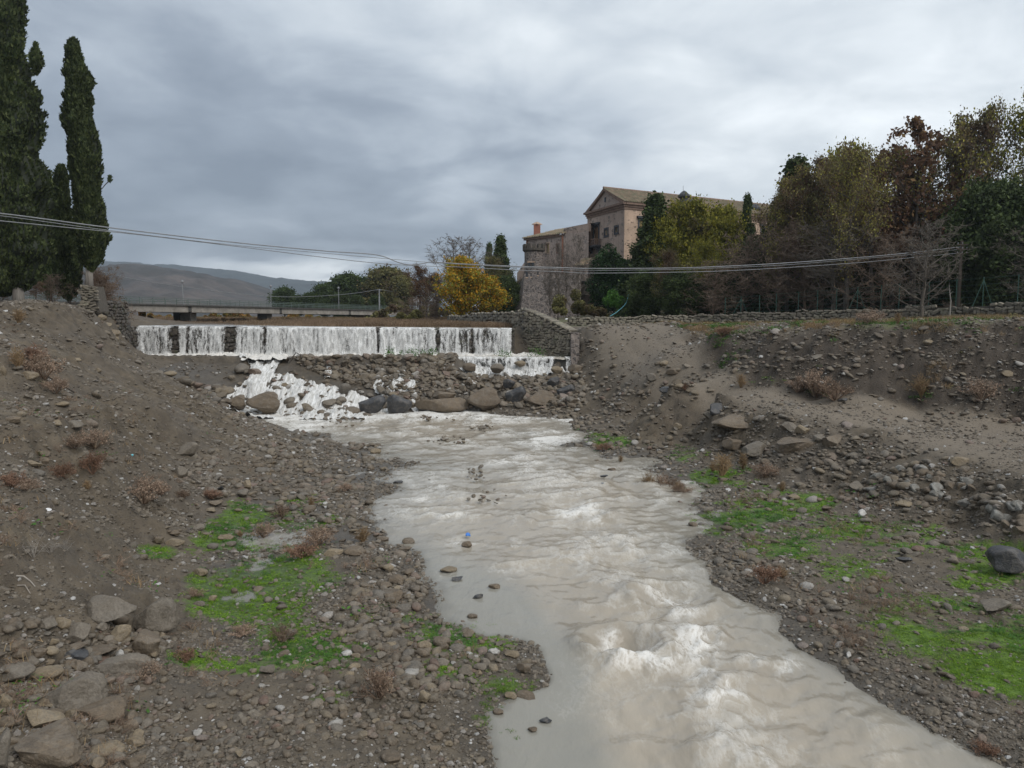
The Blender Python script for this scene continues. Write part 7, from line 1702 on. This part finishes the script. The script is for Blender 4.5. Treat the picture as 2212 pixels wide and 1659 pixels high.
for x, y, hv, k, lab in ((205, 968, 48, 'dry', 'bushy dry shrub on the slope crest beside a leaning tuft'), (160, 975, 40, 'dry', 'wispy dry shrub left of the bushy one on the slope'), (200, 1030, 55, 'red', 'reddish brown shrub below the slope crest'), (140, 1035, 40, 'red', 'reddish shrub left of its bigger red neighbour'),
        (28, 1055, 55, 'red', 'large rusty shrub at the left picture edge'), (60, 1062, 34, 'dry', 'dry shrub right of the rusty one at the edge'), (190, 1062, 26, 'straw', 'straw tuft in the middle of the slope'), (310, 1090, 70, 'dry', 'large brown shrub at the foot of the slope'), (345, 1070, 40, 'dry', 'smaller brown shrub right of the large one at the foot'),
        (455, 1078, 28, 'red', 'low brownish shrub between rocks above the moss'), (395, 1080, 30, 'dry', 'dry shrub at the top of the gully'), (570, 1163, 46, 'dry', 'round brown shrub on the upper moss edge'), (608, 1120, 44, 'dry', 'twiggy shrub right above the moss'), (672, 1100, 30, 'straw', 'yellowish shrub on the shore gravel'),
        (655, 1205, 44, 'red', 'red brown shrub on the moss edge near the river'), (690, 1175, 52, 'dry', 'thin reed-like shrub near the left waterline'), (784, 1172, 46, 'straw', 'straw coloured shrub standing at the left waterline'), (820, 1510, 80, 'dry', 'tall brown seed-headed weed among the cobbles'), (612, 1385, 48, 'dry', 'brown weed clump in the lower moss'),
        (525, 1375, 36, 'dry', 'brown weed stalks in the moss left of another clump'), (400, 1430, 38, 'red', 'flattened rusty plant at the moss corner'), (310, 1470, 58, 'dry', 'dry stalk beside the heap of boulders'), (72, 1205, 50, 'pale', 'pale forked dry weed on the lower slope'), (110, 1195, 40, 'pale', 'pale brittle weed right of the forked one'), (140, 1190, 34, 'pale', 'third pale weed to the right on the slope'),
        (1402, 1056, 40, 'straw', 'brown reed tuft standing in the water on the right'), (1440, 1056, 44, 'dry', 'brown reed tuft at the right waterline'), (1560, 1030, 50, 'straw', 'orange straw tuft in the upper right moss'), (1605, 1015, 44, 'straw', 'slim straw tuft right of the orange one'), (1650, 1030, 44, 'dry', 'brown straw tuft under the embankment'), (1475, 1070, 30, 'dry', 'low brown tuft right of the waterline reeds'),
        (1652, 1262, 54, 'red', 'rusty weed at the right waterline'), (1690, 1250, 36, 'straw', 'straw coloured weed right of the rusty one'), (2125, 1630, 44, 'red', 'rusty orange shrub at the bottom right waterline'), (1305, 974, 24, 'red', 'small red tuft in the first right moss patch'), (1540, 1022, 26, 'straw', 'short straw tuft left of the orange one'), (1465, 1062, 26, 'straw', 'thin straw behind waterline reeds'),
        (40, 800, 60, 'straw', 'orange tinged dry shrub high on the mound'), (95, 820, 60, 'dry', 'brown shrub low on the mound face'), (120, 850, 50, 'dry', 'dead shrub with fallen sticks under the mound'), (40, 700, 40, 'straw', 'yellowish shrub on the mound crest'), (75, 785, 44, 'red', 'reddish shrub beside the ochre pocked rock'),
        (1760, 858, 62, 'dry', 'large bare shrub against the upper bank'), (1804, 866, 50, 'dry', 'bare shrub right of the large one on the upper bank'), (1722, 848, 44, 'dry', 'bare shrub left of the large one on the upper bank'), (2120, 866, 58, 'dry', 'dark bare shrub on the right of the upper bank'), (1990, 860, 50, 'straw', 'yellow stalks at the foot of the upper bank'), (1600, 838, 40, 'straw', 'dry tuft where the upper bank meets the road'), (1560, 730, 30, 'red', 'russet tuft at the end of the upper bank'), (1480, 845, 20, 'red', 'small russet tuft on the road side'),
        (1880, 700, 36, 'dry', 'dark dry bush on the top of the upper bank'), (1835, 694, 28, 'straw', 'orange straw bush near the retaining wall'), (1770, 692, 26, 'straw', 'straw bush below the fence brace'), (1940, 700, 30, 'straw', 'straw bush under the bare grey tree'), (2055, 684, 40, 'dry', 'dusty dry bush beside the pale sapling'),
        (745, 1062, 24, 'dry', 'small brown weed on the gravel spur'), (520, 1160, 20, 'straw', 'faint straw weed in the moss'), (420, 1290, 30, 'dry', 'dry weed between puddle and slope'), (1340, 1000, 22, 'straw', 'straw weed at the first right bend'), (1690, 1062, 30, 'straw', 'straw weed left of the whitish stone')):
    p = hit(x, y); s = p.y / FV * hv; o = link('dry_shrub', random.choice(SH[k]), loc=p - Vector((0, 0, .03)), rot=(0, 0, random.uniform(0, 6.28)), scale=(s * random.uniform(.7, 1.5), s * random.uniform(.7, 1.2), s * random.uniform(.75, 1.05)))
    tag(o, lab, 'shrub')
# dry stalks and litter of dead stems over the slopes
DS = [tuft('stalk_form', MT['drygrass'], 14, .8, .8, .02, 200 + i, False) for i in range(2)] + [shrub_mesh('stem_form', 'deadstem', 210 + i, 9, .8, .9) for i in range(3)] + [tuft('sprout_form', MT['weed'], 12, .7, .4, .14, 220)]
X, Y = ground_samples(16000, 9, 66, 1.3); Zg = hgt(X, Y); px, py = proj(X, Y, Zg); cl = fbm(X / 2.5, Y / 2.5, 3, 231)
keep = (Zg > .12) & (RS.rand(len(X)) < np.clip(cl * 1.5 - .25, 0, 1)) & (roadmask(X, Y) < .3) & ~((px > 480) & (px < 1270) & (py < 905))
X, Y, Zg = X[keep], Y[keep], Zg[keep]; sz = RS.uniform(.12, .42, len(X)); ids = RS.choice([0, 1, 2, 3, 4, 2, 3, 5], len(X))
scatter('dry_stalks', DS, np.stack([X, Y, Zg], -1), np.stack([RS.uniform(-.3, .3, len(X)), RS.uniform(-.3, .3, len(X)), RS.uniform(0, 6.28, len(X))], -1), np.stack([sz, sz, sz * RS.uniform(.5, 1.1, len(X))], -1), ids, 'thin dry stalks and dead stems strewn over the banks', 'dead stems')
# pale sapling by the pole
sp = tag(link('sapling', None), 'pale leafless sapling in front of the telephone pole', 'tree'); a = at(2051, 684, 59); b = at(2050, 617, 59)
mb = MB(); mb.tube([a, a.lerp(b, .5) + Vector((.12, 0, 0)), b], [.07, .05, .02], 5)
mb.build('trunk', MT['palebark'], sp)
for i in range(5): mb = MB(); q = a.lerp(b, .7 + .07 * i); mb.tube([q, q + Vector((random.uniform(-.35, .35), 0, .3))], [.02, .008], 3); mb.build('branch', MT['palebark'], sp)

# ------------------------------------------------------------------ litter, driftwood and little things
def crumple(name, x, y, w_, mat, label, cat, z=None, flat=.5):
    p = hit(x, y) if z is None else atz(x, y, z); s = p.y / FV * w_ / 2
    return tag(link(name, rock_mesh(name, 3, int(x), cuts=10, cutd=(.3, .8), lump=.6, mat=MT[mat], fine=.12, smooth=False), loc=p + Vector((0, 0, s * .2)), scale=(s, s * .8, s * flat), rot=(0, 0, x)), label, cat)
crumple('plastic_bag', 1013, 1157, 18, 'blue', 'blue plastic bag caught in the river', 'bag', .05)
crumple('plastic_bag', 285, 985, 10, 'cyan', 'pale cyan scrap of plastic on the left slope', 'bag')
crumple('plastic_scrap', 1303, 1046, 14, 'galv', 'grey plastic scrap floating near the right shore', 'litter', .04)
crumple('plastic_scrap', 105, 1103, 14, 'white', 'torn white plastic scrap on the left slope', 'litter')
crumple('plastic_scrap', 1352, 977, 7, 'white', 'white scrap above the first right moss', 'litter')
crumple('burnt_log', 475, 1058, 26, 'black', 'black charred lump beside the upper moss', 'litter')
crumple('white_marker', 1223, 690, 8, 'white', 'small white object on the ground by the weir end wall', 'marker', flat=1)
mb = MB(); q = at(899, 650, 128); mb.box((q.x, q.y, q.z), (.9, .08, .5)); mb.tube([(q.x, q.y + .1, q.z - 2.6), (q.x, q.y + .1, q.z)], .05, 5); tag(mb.build('road_sign', MT['white'], None), 'small white road sign at the far end of the bridge', 'sign')
def stick(pts, r0, label, mat='dead', name='driftwood'):
    P_ = [hit(x, y) + Vector((0, 0, r0 + dz)) for x, y, dz in pts]; mb = MB(); mb.tube(P_, [r0 * (1 - .6 * i / len(P_)) for i in range(len(P_))], 5); tag(mb.build(name, MT[mat], None), label, 'branch')
stick([(36, 1247, 0), (52, 1256, .08), (66, 1262, .02), (76, 1270, 0)], .02, 'thin bleached stick lying on the lower left slope')
stick([(38, 1275, 0), (55, 1280, .05), (66, 1292, 0)], .015, 'second bleached stick just below the first')
stick([(625, 793, .3), (640, 789, .7), (655, 791, .4), (664, 796, .1)], .06, 'curved dark branch stranded in the rapids', 'bark')
stick([(1590, 672, .1), (1620, 690, .2), (1650, 700, 0)], .05, 'fallen pale branch leaning on the retaining wall')
stick([(100, 820, .1), (125, 845, .3), (160, 850, 0)], .04, 'dark fallen branch on the mound slope', 'bark')
stick([(285, 1108, .0), (300, 1116, .02)], .015, 'short twig on the gully side', 'bark')
cable('blue_hose', [at(1358, 555 + 80, 90), at(1352, 655, 90), at(1335, 672, 89), at(1318, 683, 88)], .03, 'cyan', 'pale blue hose trailing down the green bank')
for i, (x, y, w_) in enumerate(((1862, 700, 34), (1748, 703, 40))):
    crumple(['tree_stump', 'pale_rock'][i], x, y, w_, ['bark', 'grey'][i], ['gnarled dark tree stump on the bank in front of the wall', 'pale grey rock lying in the grass on the upper bank'][i], ['stump', 'rock'][i], flat=1.2 if i == 0 else .5)
for i, (x, Y) in enumerate(((845, 66.4), (880, 66.5), (905, 66.4), (935, 66.4), (1090, 66.3), (1158, 66.3))):
    leafmass('weed_clump', x - 13, x + 13, 759, 765, Y, 'weed', 220, .06, ['tiny green weed clump on the dam crest, %s' % s for s in ('leftmost', 'second from left', 'before the mossy gap', 'beside the biggest round rock')][i] if i < 4 else ['green weed clump at the start of the secondary fall', 'green weed clump on the lip of the secondary fall'][i - 4], 'weed', .3, seed=50 + i)

# ------------------------------------------------------------------ air
hz = NT('valley_haze'); hz.t.nodes.remove(hz.b)
pv = hz.N('ShaderNodeVolumePrincipled'); pv.inputs['Color'].default_value = (0.74, 0.82, 0.92, 1); pv.inputs['Density'].default_value = 0.00015; pv.inputs['Anisotropy'].default_value = 0.2
hz.L(pv.outputs[0], hz.out.inputs['Volume'])
mb = MB(); mb.box((0, 2700, 160), (7000, 5800, 332)); tag(mb.build('haze', hz.m), kind='stuff')
